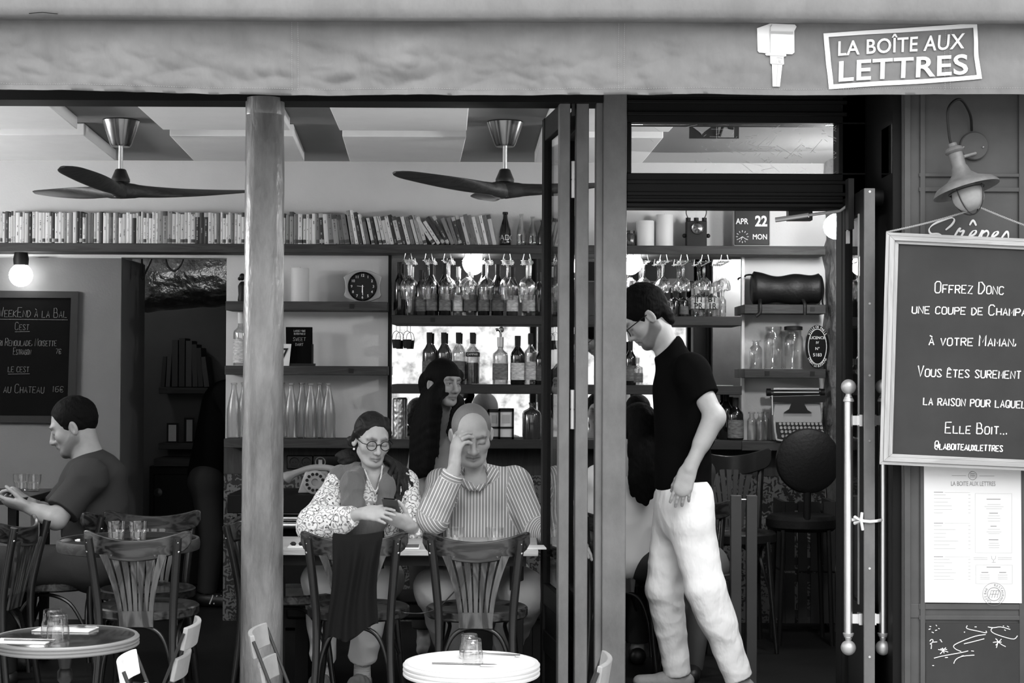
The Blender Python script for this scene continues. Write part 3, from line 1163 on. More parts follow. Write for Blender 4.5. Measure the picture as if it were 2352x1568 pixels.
# ---- round table with metal band
def round_table(name, label, x, y, ztop, r, topm, rimm, floor, ribs, th=0.036, group=None, tilt=None):
    t = thing(name, label, 'table', (x, y, floor), 0, group)
    h = ztop - floor
    M().lathe([(0, h - th), (r - 0.008, h - th), (r - 0.008, h - 0.001), (r - 0.012, h), (0, h)], 64).build('tabletop', topm, t)
    prof = [(r - 0.010, h - th - 0.002)]
    for k in range(ribs):
        z0 = h - th + th * k / ribs
        z1 = h - th + th * (k + 1) / ribs
        prof += [(r - 0.001, z0 + 0.0012), (r + 0.002, (z0 * 2 + z1) / 3), (r + 0.002, (z0 + 2 * z1) / 3), (r - 0.001, z1 - 0.0012)]
    prof += [(r - 0.003, h + 0.002), (r - 0.014, h + 0.0015), (r - 0.012, h - th * 0.5)]
    M().lathe(prof, 72, closed=True).build('rim', rimm, t)
    M().lathe([(0.028, 0.06), (0.022, 0.12), (0.019, 0.2), (0.019, h - 0.16), (0.026, h - 0.15), (0.026, h - 0.12), (0.019, h - 0.11), (0.03, h - th - 0.012), (0.10, h - th - 0.004), (0.10, h - th)], 20).build('pedestal', MT['dark_metal'], t)
    for k in range(3):
        a = k * 2 * math.pi / 3 + 0.5
        pts = [(math.cos(a) * rr, math.sin(a) * rr, zz) for rr, zz in ((0.01, 0.12), (0.07, 0.10), (0.16, 0.05), (0.23, 0.012))]
        M().tube(smoothpath(pts, 4), 0.014, 8).build('foot', MT['dark_metal'], t)
    return t


TAx, TAy, TAz = W(296, 1238, 0.23).x, 0.23, W(296, 1237, 0.23).z
round_table('round_table', 'round dark cafe table with a wide wooden band, two tumblers on it', TAx, TAy, TAz, 0.295, MT['table_dark'], MT['shelf'], 0, 1, 0.045)
LVL = -0.15
TLY = -0.98
TLx, TLz = W(150, 1462, TLY).x, W(150, 1461, TLY).z
round_table('terrace_table', 'small round terrace table with a glossy dark top and ribbed metal rim', TLx, TLY, TLz, 0.25, MT['table_dark'], MT['rim_dull'], LVL, 3, 0.034, 'terrace tables')
TRY = -1.46
TRx, TRz = W(1083, 1521, TRY).x, W(1083, 1521, TRY).z
round_table('terrace_table', 'small round terrace table with a bright white top and ribbed rim', TRx, TRY, TRz, 0.216, MT['marble'], MT['rim'], LVL, 3, 0.040, 'terrace tables')
# ---- long table of the couple
LTz = W(950, 1262, 0.21).z
t = thing('long_table', 'long pale wooden table between the seated couple and the two empty chairs', 'table', (-0.46, 0.47, 0))
x0, x1 = W(640, 1262, 0.21).x - t.location.x - 0.13, 0.115 - t.location.x
M().box2((x0, -0.26, LTz - 0.026), (x1, 0.26, LTz)).build('tabletop', MT['table_light'], t, bevel=0.003)
q = M().box2((x0 + 0.05, -0.2, LTz - 0.075), (x1 - 0.05, 0.2, LTz - 0.028))
q.build('apron', MT['black'], t)
for xx in (x0 + 0.09, x1 - 0.09):
    q = M().box2((xx - 0.03, -0.03, 0.03), (xx + 0.03, 0.03, LTz - 0.05))
    q.box2((xx - 0.035, -0.22, 0), (xx + 0.035, 0.22, 0.035))
    q.build('leg', MT['black'], t, bevel=0.003)
# table of the man with the phone
ML = W(20, 1140, 1.05)
t = thing('side_table', 'dark table by the left wall that the man with the phone sits at', 'table', (ML.x - 0.30, 1.15, 0))
MTz = W(60, 1128, 1.3).z
M().box2((-0.45, -0.28, MTz - 0.03), (0.42, 0.35, MTz)).build('tabletop', MT['shelf_dark'], t, bevel=0.003)
for xx in (-0.38, 0.36):
    for yy in (-0.22, 0.29):
        M().box2((xx - 0.02, yy - 0.02, 0), (xx + 0.02, yy + 0.02, MTz - 0.03)).build('leg', MT['black'], t)

# ---- folding slat chairs on the terrace: sitter faces +y
def folding_chair(label, slat='slat'):
    t = thing('folding_chair', label, 'chair', group='slatted folding chairs on the terrace')
    for zz, yy in ((0.77, -0.245), (0.675, -0.215)):
        q = M()
        G = [[(0.125 * s, yy - 0.012 + 0.022 * s * s, zz - 0.035), (0.125 * s, yy - 0.024 + 0.022 * s * s, zz + 0.035)] for s in arc(13)]
        q.sheet(G, (0, 0.014, 0.003)).build('back_slat', MT[slat], t, bevel=0.003)
    for k in range(5):
        M().box((0, -0.13 + 0.078 * k, 0.445), (0.27, 0.058, 0.014)).build('seat_slat', MT[slat], t, bevel=0.003)
    for s in (-1, 1):
        M().tube([(0.130 * s, 0.21, 0.0), (0.130 * s, -0.03, 0.40), (0.130 * s, -0.16, 0.60), (0.130 * s, -0.235, 0.79)], 0.0085, 6, flat=0.6).build('back_leg', MT['dark_metal'], t)
        M().tube([(0.116 * s, -0.24, 0.0), (0.116 * s, 0.19, 0.435)], 0.0085, 6, flat=0.6).build('cross_leg', MT['dark_metal'], t)
    q = M()
    for a, b in (((-0.130, 0.12, 0.15), (0.130, 0.12, 0.15)), ((-0.116, -0.13, 0.11), (0.116, -0.13, 0.11)), ((-0.130, 0.19, 0.436), (0.130, 0.19, 0.436)), ((-0.130, -0.16, 0.43), (0.130, -0.16, 0.43))):
        q.cyl(a, b, 0.006, 8)
    q.build('cross_bar', MT['dark_metal'], t)
    return t


def fplace(o, px, py, Y, rz):
    """puts the middle of the upper back slat at the pixel"""
    Y = FPX / ((py - 850) / 0.83) + CAM_Y
    p = W(px, py, Y)
    off = Matrix.Rotation(rz, 3, 'Z') @ Vector((0, -0.245, 0))
    o.location = (p.x - off.x, p.y - off.y, LVL)
    o.rotation_euler = (0, 0, rz)


fc = folding_chair('pale slatted folding chair on the terrace in front of the iron column')
fplace(fc, 590, 1472, -1.0, -math.pi / 2)
f2 = dup(fc, label='pale slatted folding chair beside the dark terrace table')
fplace(f2, 443, 1455, -1.0, math.pi / 2 + 0.06)
f3 = dup(fc, label='pale slatted folding chair on the terrace in front of the grey door post')
fplace(f3, 1387, 1538, -1.65, math.pi / 2 - 0.10)
f4 = folding_chair('pale slatted folding chair, whitened as in strong light, at the street edge, nearest the dark terrace table', 'slat_lit')
fplace(f4, 290, 1540, -1.75, -math.pi / 2 + 0.1)

# ---- tumblers
def tumbler(label, loc, upside=False, h=0.083, r=0.039, group=None, tilt=0):
    def fac(j, i):
        return 1.0 - (0.045 if (j % 4) in (0,) else 0.0) * (1 if i in (1, 2, 3, 8, 9) else 0.5)
    q = M().lathe([(0, 0), (r * 0.72, 0), (r * 0.78, 0.004), (r * 0.86, h * 0.45), (r * 0.93, h * 0.55), (r, h), (r - 0.0025, h), (r * 0.90, h * 0.56), (r * 0.76, h * 0.45), (r * 0.66, 0.012), (0, 0.010)], 36, facet=fac)
    if upside:
        q.v = [(x, y, h - z) for x, y, z in q.v]
    o = q.build('tumbler', MT['glass'], loc=loc, smooth=20)
    return tag(o, label, 'glass', group)


def on(px, py, Y, ztop):
    p = W(px, py, Y)
    return Vector((p.x, Y, ztop))


tumbler('upright tumbler', on(267, 1230, 0.12, TAz), group='tumblers on the round table')
bpy.data.objects['tumbler']['label'] = 'upright faceted tumbler on the round table, farther from the iron column'
tumbler('upright faceted tumbler on the round table, nearer the iron column', on(317, 1230, 0.12, TAz), group='tumblers on the round table')
tumbler('upside-down tumbler on the dark terrace table, front of the pair', on(133, 1480, -1.07, TLz + 0.004), True, 0.088, 0.040, 'tumblers on the terrace tables')
tumbler('upside-down tumbler on the dark terrace table, behind the other', on(120, 1460, -0.97, TLz + 0.004), True, 0.088, 0.040, 'tumblers on the terrace tables')
tumbler('upside-down tumbler on the white terrace table, front of the pair', on(1086, 1525, -1.48, TRz + 0.003), True, 0.076, 0.034, 'tumblers on the terrace tables')
tumbler('upside-down tumbler on the white terrace table, behind the other', on(1078, 1514, -1.39, TRz + 0.003), True, 0.076, 0.034, 'tumblers on the terrace tables')
tumbler('tumbler on the long table in front of the striped shirt, nearer the woman in glasses', on(1046, 1246, 0.33, LTz), group='tumblers on the long table')
tumbler('tumbler on the long table in front of the striped shirt, nearer the glass door', on(1136, 1246, 0.33, LTz), group='tumblers on the long table')
tumbler('tumbler on the wall table, the darker one farther from the man', on(48, 1122, 1.33, MTz), group='tumblers on the wall table')
tumbler('tumbler on the wall table, closest to the man with the phone', on(76, 1120, 1.30, MTz), group='tumblers on the wall table')

# ---- napkins and cutlery
def napkin(label, c, sx, sy, rz, group=None, m='paper'):
    q = M()
    q.box((0, 0, 0.0015), (sx, sy, 0.003)).box((0.004, 0.003, 0.0042), (sx - 0.006, sy - 0.006, 0.0024))
    o = q.build('napkin', MT[m], loc=c, rot=(0, 0, rz), bevel=0.001)
    return tag(o, label, 'napkin', group)


def knife(label, c, rz):
    t = thing('table_knife', label, 'knife', c, rz, 'cutlery on the terrace tables')
    M().tube([(-0.10, 0, 0.003), (-0.05, 0, 0.0035), (0.0, 0, 0.003)], [0.0045, 0.005, 0.0035], 8, flat=0.6).build('handle', MT['chrome'], t)
    M().prism([(0.0, -0.004), (0.08, -0.005), (0.11, 0.002), (0.10, 0.006), (0.0, 0.005)], 0.0, 0.001)
    q = M().add([(0, -0.005, 0.003), (0.08, -0.007, 0.003), (0.105, 0.0, 0.003), (0.095, 0.005, 0.003), (0, 0.005, 0.003), (0, -0.005, 0.0042), (0.08, -0.007, 0.0042), (0.105, 0.0, 0.0042), (0.095, 0.005, 0.0042), (0, 0.005, 0.0042)],
                [(4, 3, 2, 1, 0), (5, 6, 7, 8, 9), (0, 1, 6, 5), (1, 2, 7, 6), (2, 3, 8, 7), (3, 4, 9, 8), (4, 0, 5, 9)])
    q.build('blade', MT['chrome'], t)
    return t


def fork(label, c, rz):
    t = thing('table_fork', label, 'fork', c, rz, 'cutlery on the terrace tables')
    M().tube([(-0.10, 0, 0.003), (-0.06, 0, 0.004), (0.0, 0, 0.004), (0.03, 0, 0.006)], [0.0055, 0.005, 0.003, 0.0035], 8, flat=0.5).build('handle', MT['chrome'], t)
    q = M().box((0.045, 0, 0.006), (0.03, 0.021, 0.002))
    for k in range(4):
        q.tube([(0.058, -0.009 + 0.006 * k, 0.006), (0.08, -0.009 + 0.006 * k, 0.0045), (0.10, -0.009 + 0.006 * k, 0.0065)], 0.0013, 5)
    q.build('tines', MT['chrome'], t)
    return t


def toptop(px, py, Y, z):
    """point on a table plane z under the pixel"""
    d = W(px, py, 0) - CAM
    k = (z - CAM.z) / d.z
    return CAM + d * k


napkin('folded white napkin at the street side of the dark terrace table', toptop(50, 1474, 0, TLz), 0.20, 0.085, -0.12, 'napkins on the terrace tables')
napkin('folded white napkin at the inner side of the dark terrace table, under a fork', toptop(150, 1446, 0, TLz), 0.21, 0.10, -0.12, 'napkins on the terrace tables')
knife('steel knife on the street-side napkin of the dark terrace table', toptop(75, 1475, 0, TLz) + Vector((0, 0, 0.005)), -0.1)
fork('steel fork on the inner napkin of the dark terrace table', toptop(160, 1444, 0, TLz) + Vector((0, 0, 0.005)), -0.15)
napkin('folded white napkin at the street side of the white terrace table', toptop(1040, 1530, 0, TRz), 0.17, 0.08, -0.1, 'napkins on the terrace tables')
napkin('folded white napkin at the inner side of the white terrace table', toptop(1130, 1508, 0, TRz), 0.15, 0.075, -0.15, 'napkins on the terrace tables')
knife('steel knife on the street side of the white terrace table', toptop(1065, 1530, 0, TRz) + Vector((0, 0, 0.005)), -0.1)
fork('steel fork on the inner side of the white terrace table', toptop(1125, 1507, 0, TRz) + Vector((0, 0, 0.005)), math.pi - 0.2)
napkin('white napkin with dark sunglasses on it on the long table near the iron column', on(685, 1257, 0.30, LTz), 0.085, 0.10, 0.05)
napkin('white napkin lying at the end of the long table by the glass door', on(1225, 1268, 0.30, LTz), 0.10, 0.13, 0.08)
q = M().ball((0.017, 0, 0.008), 0.012, 12, (1, 0.6, 0.8)).ball((-0.017, 0, 0.008), 0.012, 12, (1, 0.6, 0.8))
q.tube([(-0.03, 0, 0.008), (-0.03, 0.05, 0.01)], 0.002, 6).tube([(0.03, 0, 0.008), (0.03, 0.05, 0.01)], 0.002, 6)
tag(q.build('sunglasses', MT['black'], loc=on(683, 1255, 0.30, LTz + 0.005)), 'black sunglasses lying on the napkin near the iron column', 'sunglasses')
# phone lying on the table
t = thing('mobile_phone', 'pale phone lying on the long table between the two empty chairs', 'phone', on(945, 1258, 0.28, LTz), 0.03)
M().box((0, 0, 0.004), (0.07, 0.13, 0.008)).build('body', MT['offwhite'], t, bevel=0.002)
M().box((0, 0, 0.0084), (0.064, 0.122, 0.0006)).build('screen', MT['black_gloss'], t)
# folded tickets on the round table
napkin('crumpled scrap of white paper on the round table behind the chair back', on(178, 1233, 0.15, TAz), 0.02, 0.03, 0.3)
# black cardigan over chair B
cx = chB.location.x
def cloth_pt(u, v):
    """u 0..1 across, v 0..1 from the hem in front, over the rail, down behind"""
    xw = -0.078 + 0.20 * u
    fold_ = 0.012 * math.sin(u * 17 + 0.5) + 0.006 * math.sin(u * 31)
    L = v * 0.62
    top = 0.43
    s = (xw) / 0.218
    ytop = -0.285 + 0.085 * s * s
    zt_ = 0.775 + 0.042 * s * s
    if L < top:
        d = top - L
        x = xw + 0.012 * math.sin(d * 9 + u * 3) - 0.05 * (d / top) * (0.6 - u * 0.4)
        hem = (0.045 * max(0.0, u - 0.35) / 0.65 + 0.012 * math.sin(u * 9)) * max(0.0, 1 - v * 2.5)
        return (cx + x * (1 - 0.10 * d / top), 0.14 + ytop - 0.030 - fold_ * min(1, d / 0.1) - 0.02 * math.sin(min(1, d / 0.15) * 1.57), zt_ - d * 0.93 + hem)
    d = L - top
    if d < 0.05:
        a = d / 0.05 * math.pi
        return (cx + xw, 0.14 + ytop + 0.009 - 0.034 * math.cos(a), zt_ + 0.010 * math.sin(a) + 0.004)
    return (cx + xw, 0.14 + ytop + 0.046 + fold_ * 0.5, zt_ - (d - 0.05))


G = [[cloth_pt(i / 40, j / 50) for j in range(51)] for i in range(41)]
cloth_m = mat('dark_knit', 0.007, 0.95, bump=0.1, bscale=300, spec=0.1)
q = M().sheet(G, (0, 0.004, 0))
tag(q.build('cardigan', cloth_m, smooth=80), 'dark knitted cardigan draped over the bistro chair before the woman in glasses', 'cardigan')

# ------------------------------------------------------------------ fans
def ceiling_fan(label, x, y, base, group='ceiling fans'):
    t = thing('ceiling_fan', label, 'fan', (x, y, CEIL), 0, group)
    zc = W(1176 + x * S(y), 337, y).z - CEIL
    M().lathe([(0.088, 0), (0.090, -0.006), (0.086, -0.016), (0.052, zc + 0.012), (0.044, zc), (0.0, zc)], 32).build('canopy', MT['chrome'], t)
    zh_ = W(1176 + x * S(y), 390, y).z - CEIL
    M().cyl((0, 0, zc), (0, 0, zh_), 0.011, 16).build('downrod', MT['brushed'], t)
    zb_ = W(1176 + x * S(y), 418, y).z - CEIL
    mo = M().lathe([(0.020, zh_ + 0.004), (0.026, zh_), (0.043, zb_ + 0.018), (0.045, zb_ + 0.014), (0.045, zb_), (0, zb_)], 28).build('motor_housing', MT['dark_metal'], t)
    hz = W(1176 + x * S(y), 437, y).z - CEIL
    M().lathe([(0, hz - 0.036), (0.03, hz - 0.034), (0.032, hz - 0.028), (0, hz - 0.026)], 20).build('lower_cap', MT['chrome'], t)
    for k in range(3):
        a = R(base + 120 * k)
        q = M()
        G = []
        for i in range(31):
            s = i / 30
            r = 0.0 + 0.68 * s
            # chord, thickness, twist
            ch = 0.075 if s < 0.12 else 0.057 + 0.055 * math.sin(min(1.0, (s - 0.12) / 0.75) * math.pi * 0.62)
            if s > 0.86:
                ch *= math.sqrt(max(0.02, 1 - ((s - 0.86) / 0.145) ** 2))
            th = 0.040 * (1 - s) ** 2.6 + 0.0045
            tw = R(34) * (1 - s) ** 1.2 + R(10)
            rise = 0.045 * max(0, s - 0.25) ** 1.5
            ring = []
            for j in range(16):
                b_ = 2 * math.pi * j / 16
                cy, cz = math.cos(b_) * ch * 0.5, math.sin(b_) * th
                yy = cy * math.cos(tw) - cz * math.sin(tw)
                zz = cy * math.sin(tw) + cz * math.cos(tw)
                yy += 0.02 * math.sin(s * math.pi)
                ring.append((r * math.cos(a) - yy * math.sin(a), r * math.sin(a) + yy * math.cos(a), hz + zz + rise))
            ring.append(ring[0])
            G.append(ring)
        q.sheet(G)
        n = len(q.v)
        q.f.append(tuple(range(n - 17, n - 1)))
        q.build('blade', MT['fan_wood'], t, smooth=60)
    return t


ceiling_fan('three-blade wooden ceiling fan with a brushed downrod over the round table', W(278, 283, 1.23).x, 1.23, 22)
ceiling_fan('three-blade wooden ceiling fan over the seated couple, partly behind the glass leaf', W(1160, 288, 1.23).x, 1.23, 222)

# ------------------------------------------------------------------ wall lamp and boards on the pilaster
def P(px, py, Y=None):
    return W(px, py, YP if Y is None else Y)


t = thing('wall_lamp', 'weathered barn lamp with a caged round bulb above the hanging chalkboard', 'lamp', P(2236, 336))
o0 = t.location.copy()
M().lathe([(0.055, 0), (0.054, -0.012), (0.05, -0.016), (0, -0.016)], 32, rot=Matrix.Rotation(R(90), 3, 'X').inverted() @ Matrix.Rotation(0, 3, 'X')).build('wall_plate', MT['pilaster'], t)
q = M()
for px in (2213, 2258):
    q.ball(P(px, 338, YP - 0.018) - o0, 0.004, 8)
q.build('screw', MT['brushed'], t)
YL = YP - 0.13
arm = smoothpath([P(2232, 300, YP - 0.01) - o0, P(2228, 262, YP - 0.05) - o0, P(2205, 228, YP - 0.10) - o0, P(2178, 250, YL) - o0, P(2180, 310, YL) - o0, P(2186, 334, YL) - o0], 6)
lampm = mat('weathered_lamp_metal', 0.125, 0.55, 0.2, var=0.3, vscale=18)
M().tube(arm, 0.005, 8).build('arm', MT['black'], t)
axis0, axis1 = P(2187, 330, YL) - o0, P(2222, 445, YL - 0.03) - o0
d = (axis1 - axis0)
L = d.length
rotm = Vector((0, 0, -1)).rotation_difference(d.normalized()).to_matrix()
prof = [(0.0, 0.0), (0.016, -0.0), (0.017, -0.012), (0.030, -0.018), (0.036, -0.030), (0.034, -0.034), (0.027, -0.040), (0.026, -0.088), (0.030, -0.095), (0.036, -0.118), (0.060, -0.140), (0.105, -0.160), (0.122, -0.178), (0.123, -0.186), (0.119, -0.184), (0.100, -0.164), (0.055, -0.146), (0.030, -0.12), (0.0, -0.12)]
M().lathe(prof, 48, axis0, rotm).build('shade', lampm, t)
gc = axis0 + rotm @ Vector((0, 0, -0.205))
M().ball(gc, 0.058, 28).build('globe', MT['globe_off'], t)
q = M()
for k in range(2):
    pts = []
    for i in range(19):
        a = math.pi * i / 18
        p = Vector((math.cos(a) * 0.066, 0, -0.180 - math.sin(a) * 0.098))
        p = Matrix.Rotation(k * math.pi / 2 + 0.75, 3, 'Z') @ p
        pts.append(axis0 + rotm @ p)
    q.tube(pts, 0.0022, 6)
q.tube([axis0 + rotm @ Vector((math.cos(i / 24 * 2 * math.pi) * 0.066, math.sin(i / 24 * 2 * math.pi) * 0.066, -0.185)) for i in range(24)], 0.0022, 6, closed=True)
q.build('cage', MT['dark_metal'], t)
q = M().tube([P(2240, 352, YP - 0.02) - o0, P(2212, 360, YL + 0.01) - o0], 0.006, 8)
q.build('stay', MT['zinc'], t)

# Crepes lettering, brush script
script = mat('white_sign_paint', 0.75, 0.7)
q = M()
def sc_stroke(pts, r=0.0035):
    pp = [P(2130 + x, y, YP - 0.003) for x, y in pts]
    pp = smoothpath(pp, 5)
    n = len(pp)
    q.tube(pp, [r * (0.45 + 0.75 * abs(math.sin(i * 0.21 + 0.4))) for i in range(n)], 6, flat=0.3, up=(0, 1, 0))


sc_stroke([(42, 528), (56, 516), (62, 505), (55, 500), (34, 506), (13, 516), (4, 527), (9, 537), (26, 537), (40, 546)])
sc_stroke([(58, 550), (70, 530), (76, 524), (74, 532), (84, 530), (78, 544), (84, 552), (92, 546)])
sc_stroke([(92, 546), (108, 538), (112, 530), (104, 531), (96, 544), (100, 554), (116, 548)])
sc_stroke([(97, 517), (105, 506), (112, 518)])
sc_stroke([(114, 552), (128, 528), (112, 575)])
sc_stroke([(124, 538), (136, 530), (140, 538), (130, 552), (122, 548)])
sc_stroke([(146, 548), (160, 538), (162, 532), (154, 534), (148, 546), (154, 556), (168, 548)])
sc_stroke([(168, 550), (182, 532), (186, 540), (184, 554), (174, 554)])
tag(q.build('shop_lettering', script), 'white brush-script lettering reading Crepes, half behind the hanging chalkboard', 'lettering')

# hanging chalkboard
YC = YP - 0.075
t = thing('hanging_chalkboard', 'big chalkboard in a pale wooden frame hanging from the barn lamp by a cord', 'chalkboard', P(2200, 810, YC))
o0 = t.location.copy()
def B(px, py, dy=0.0):
    return P(px, py, YC + dy) - o0


co = [(2035, 533), (2462, 553), (2452, 1085), (2020, 1066)]
ci = [(2064, 560), (2434, 577), (2425, 1059), (2050, 1042)]
q = M()
def quad_slab(a, b, c, d, y0, y1, q):
    vs = [B(*p, y0) for p in (a, b, c, d)] + [B(*p, y1) for p in (a, b, c, d)]
    return q.add(vs, [(0, 1, 2, 3), (7, 6, 5, 4), (0, 4, 5, 1), (1, 5, 6, 2), (2, 6, 7, 3), (3, 7, 4, 0)])


fr_m = {0: MT['board_frame'], 1: woodmat('pale_frame_wood_upright', 0.36, 0.6, 0.12, 'z')}
for k in range(4):
    q = M()
    a, b2, c2, d2 = co[k], co[(k + 1) % 4], ci[(k + 1) % 4], ci[k]
    for f0, f1, y in ((0, 0.3, -0.016), (0.3, 0.7, -0.022), (0.7, 1.0, -0.012)):
        def mix(p, r_, f):
            return (p[0] + (r_[0] - p[0]) * f, p[1] + (r_[1] - p[1]) * f)
        quad_slab(mix(a, d2, f0), mix(b2, c2, f0), mix(b2, c2, f1), mix(a, d2, f1), y, 0.012, q)
    q.build('frame_rail', fr_m[k % 2], t, bevel=0.0015)
quad_slab(*ci, -0.004, 0.006, M()).build('board', MT['board'], t)
Sc = S(YC)
def chalk_lines(lines, name, parent, yy, rad, mm):
    for ln in lines:
        txt, px, py, hpx, wpx, slope, ul = ln
        q = M()
        rs = random.Random(len(txt) * 7 + int(px))
        # measure with unit width then fit to the width seen in the photo
        w = 0.62
        n = 0.0
        i = 0
        cnt = 0
        while i < len(txt):
            c = txt[i]
            big = c == '^'
            if big:
                i += 1
                c = txt[i]
            if c not in '<>':
                n += 0.7 if c == ' ' else 0.45 if c in "I,.1'" else 1.25 if big else 1.0
            i += 1
        hh = hpx / Sc
        w = wpx / Sc / (n * hh)
        p = B(px, py, yy)
        chalk_text(q, txt, p.x, p.z, hh, y=yy, w=w, r=rad, slope=slope, rs=rs)
        if ul:
            q.tube([(p.x - wpx / Sc / 2, yy, p.z - 0.012), (p.x + wpx / Sc / 2, yy, p.z - 0.010 + slope * wpx / Sc)], rad, 6)
        q.v = [(x, yy + (y - yy) * 0.4, z) for x, y, z in q.v]
        q.build(name, mm, parent)


chalk_lines([('^OFFREZ ^DONC', 2228, 674, 18, 162, -0.02, 0), ('UNE COUPE DE ^CHAMPAGNE', 2250, 723, 16, 310, -0.02, 0), ('A< VOTRE ^MAMAN,', 2236, 794, 17, 205, -0.01, 0),
             ('^VOUS E>TES SUREMENT', 2228, 867, 17, 240, -0.02, 0), ('LA RAISON POUR LAQUELLE', 2252, 934, 16, 262, -0.03, 0), ('^ELLE ^BOIT...', 2244, 996, 17, 146, -0.02, 0),
             ('^@LABOITEAUXLETTRES', 2226, 1034, 13, 158, -0.03, 0)], 'chalk_writing', t, -0.0055, 0.0023, MT['chalk'])
# its cord, up over the lamp
q = M()
top = P(2250, 476, YL - 0.03)
for a, b2 in (((2036, 533), (2250, 476)), ((2250, 476), (2460, 552))):
    A, Bq = P(*a, YC - 0.012), P(*b2, YL - 0.03)
    if a[0] == 2250:
        A, Bq = P(*a, YL - 0.03), P(*b2, YC - 0.012)
    for ph in (0, math.pi):
        pts = []
        for i in range(121):
            s = i / 120
            p = A.lerp(Bq, s)
            p.z += 0.0022 * math.cos(s * 150 + ph) - 0.006 * math.sin(s * math.pi)
            p.y += 0.0022 * math.sin(s * 150 + ph)
            pts.append(p - o0)
        q.tube(pts, 0.0021, 5)
q.build('cord', mat('grey_cord', 0.3, 0.8), t)

# menu poster
YM = YP - 0.014
t = thing('menu_poster', 'white printed cafe menu sheet pinned under the hanging chalkboard', 'menu', P(2236, 1230, YM))
o0 = t.location.copy()
q = M()
q.add([P(*p, YM) - o0 for p in ((2122, 1062), (2345, 1075), (2347, 1385), (2124, 1383))] + [P(*p, YM + 0.003) - o0 for p in ((2122, 1062), (2345, 1075), (2347, 1385), (2124, 1383))],
      [(0, 1, 2, 3), (7, 6, 5, 4), (0, 4, 5, 1), (1, 5, 6, 2), (2, 6, 7, 3), (3, 7, 4, 0)])
q.build('sheet', MT['paper'], t)
Sm = S(YM)
faint, mid = mat('faint_ink', 0.44, 0.8), mat('middle_ink', 0.26, 0.8)
def dash(q, x0, x1, y, h=0.9):
    a, b2 = P(x0, y - h / 2, YM) - o0, P(x1, y + h / 2, YM) - o0
    q.box2((a.x, -0.0006, b2.z), (b2.x, -0.0001, a.z))


q, q2 = M(), M()
rs = random.Random(3)
for y0, y1, n in ((1130, 1186, 6), (1201, 1268, 7), (1278, 1338, 7)):
    dash(q2, 2145, 2166, y0, 1.6)
    dash(q, 2170, 2228, y0 + 0.6, 0.8)
    for k in range(n):
        y = y0 + 6 + (y1 - y0 - 6) * k / n
        dash(q, 2145, 2145 + rs.uniform(18, 56), y, 1.2)
        dash(q, 2224, 2229, y, 1.2)
for x0, y0, x1, y1 in ((2240, 1133, 2324, 1269), (2241, 1297, 2325, 1340)):
    for xx in (x0, x1):
        a, b2 = P(xx - 0.4, y0, YM) - o0, P(xx + 0.4, y1, YM) - o0
        q.box2((a.x, -0.0006, b2.z), (b2.x, -0.0001, a.z))
    dash(q, x0, x1, y0, 0.8)
    dash(q, x0, x1, y1, 0.8)
for y, w in ((1146, 32), (1178, 20), (1208, 14), (1239, 22), (1302, 32)):
    dash(q2, 2282 - w / 2, 2282 + w / 2, y, 2.0)
for y, w in ((1158, 30), (1163, 44), (1168, 36), (1184, 26), (1190, 30), (1196, 28), (1215, 28), (1221, 34), (1225, 26), (1247, 22), (1252, 26), (1257, 24)):
    dash(q, 2283 - w / 2, 2283 + w / 2, y, 1.1)
for xx in (2262, 2303):
    dash(q2, xx - 8, xx + 8, 1314, 1.8)
    for y in (1320, 1325, 1329):
        dash(q, xx - 11, xx + 11, y, 1.0)
for xx in (2252, 2308):
    dash(q, xx - 16, xx + 16, 1280, 1.2)
    dash(q, xx - 16, xx + 16, 1284, 1.2)
gl = [(2277, 1276), (2278, 1283), (2282, 1286), (2286, 1283), (2287, 1276)]
q2.tube([P(*p, YM - 0.0005) - o0 for p in gl], 0.0006, 4)
q2.tube([P(2282, 1286, YM - 0.0005) - o0, P(2282, 1291, YM - 0.0005) - o0], 0.0006, 4)
q2.tube([P(2278, 1291, YM - 0.0005) - o0, P(2287, 1291, YM - 0.0005) - o0], 0.0006, 4)
q.build('menu_lines', faint, t)
q2.build('menu_headings', mid, t)
q = M()
tx = text_m('LA BOITE AUX LETTRES', 0.021, extrude=0.0002, spacing=0.95)
mx = max(v[0] for v in tx.v) - min(v[0] for v in tx.v)
kx = 102 / Sm / mx
c = P(2235, 1111, YM) - o0
tx.v = [(v[0] * kx + c.x, v[1] - 0.0006, v[2] * 1.15 + c.z) for v in tx.v]
q.add(tx.v, tx.f)
dash(q, 2186, 2219, 1092, 0.9)
dash(q, 2249, 2284, 1092.6, 0.9)
def ring(cx_, cy_, rpx, wd, q):
    c = P(cx_, cy_, YM - 0.0005) - o0
    q.tube([(c.x + math.cos(a) * rpx / Sm, c.y, c.z + math.sin(a) * rpx / Sm) for a in np.linspace(0, 2 * math.pi, 33)[:-1]], wd, 5, closed=True)


def mono(cx_, cy_, h, q, tilt=0):
    for k, dx in enumerate((-h * 0.36, 0.0, h * 0.36)):
        for x0, y0, x1, y1 in ((-0.15, -0.5, -0.15, 0.5), (-0.15, 0.5, 0.2, 0.45), (0.2, 0.45, 0.2, -0.5), (-0.15, 0.0, 0.2, 0.0)):
            a = P(cx_ + dx + x0 * h + tilt * y0 * h, cy_ - y0 * h, YM - 0.0005) - o0
            b2 = P(cx_ + dx + x1 * h + tilt * y1 * h, cy_ - y1 * h, YM - 0.0005) - o0
            q.tube([a, b2], 0.0007, 4)


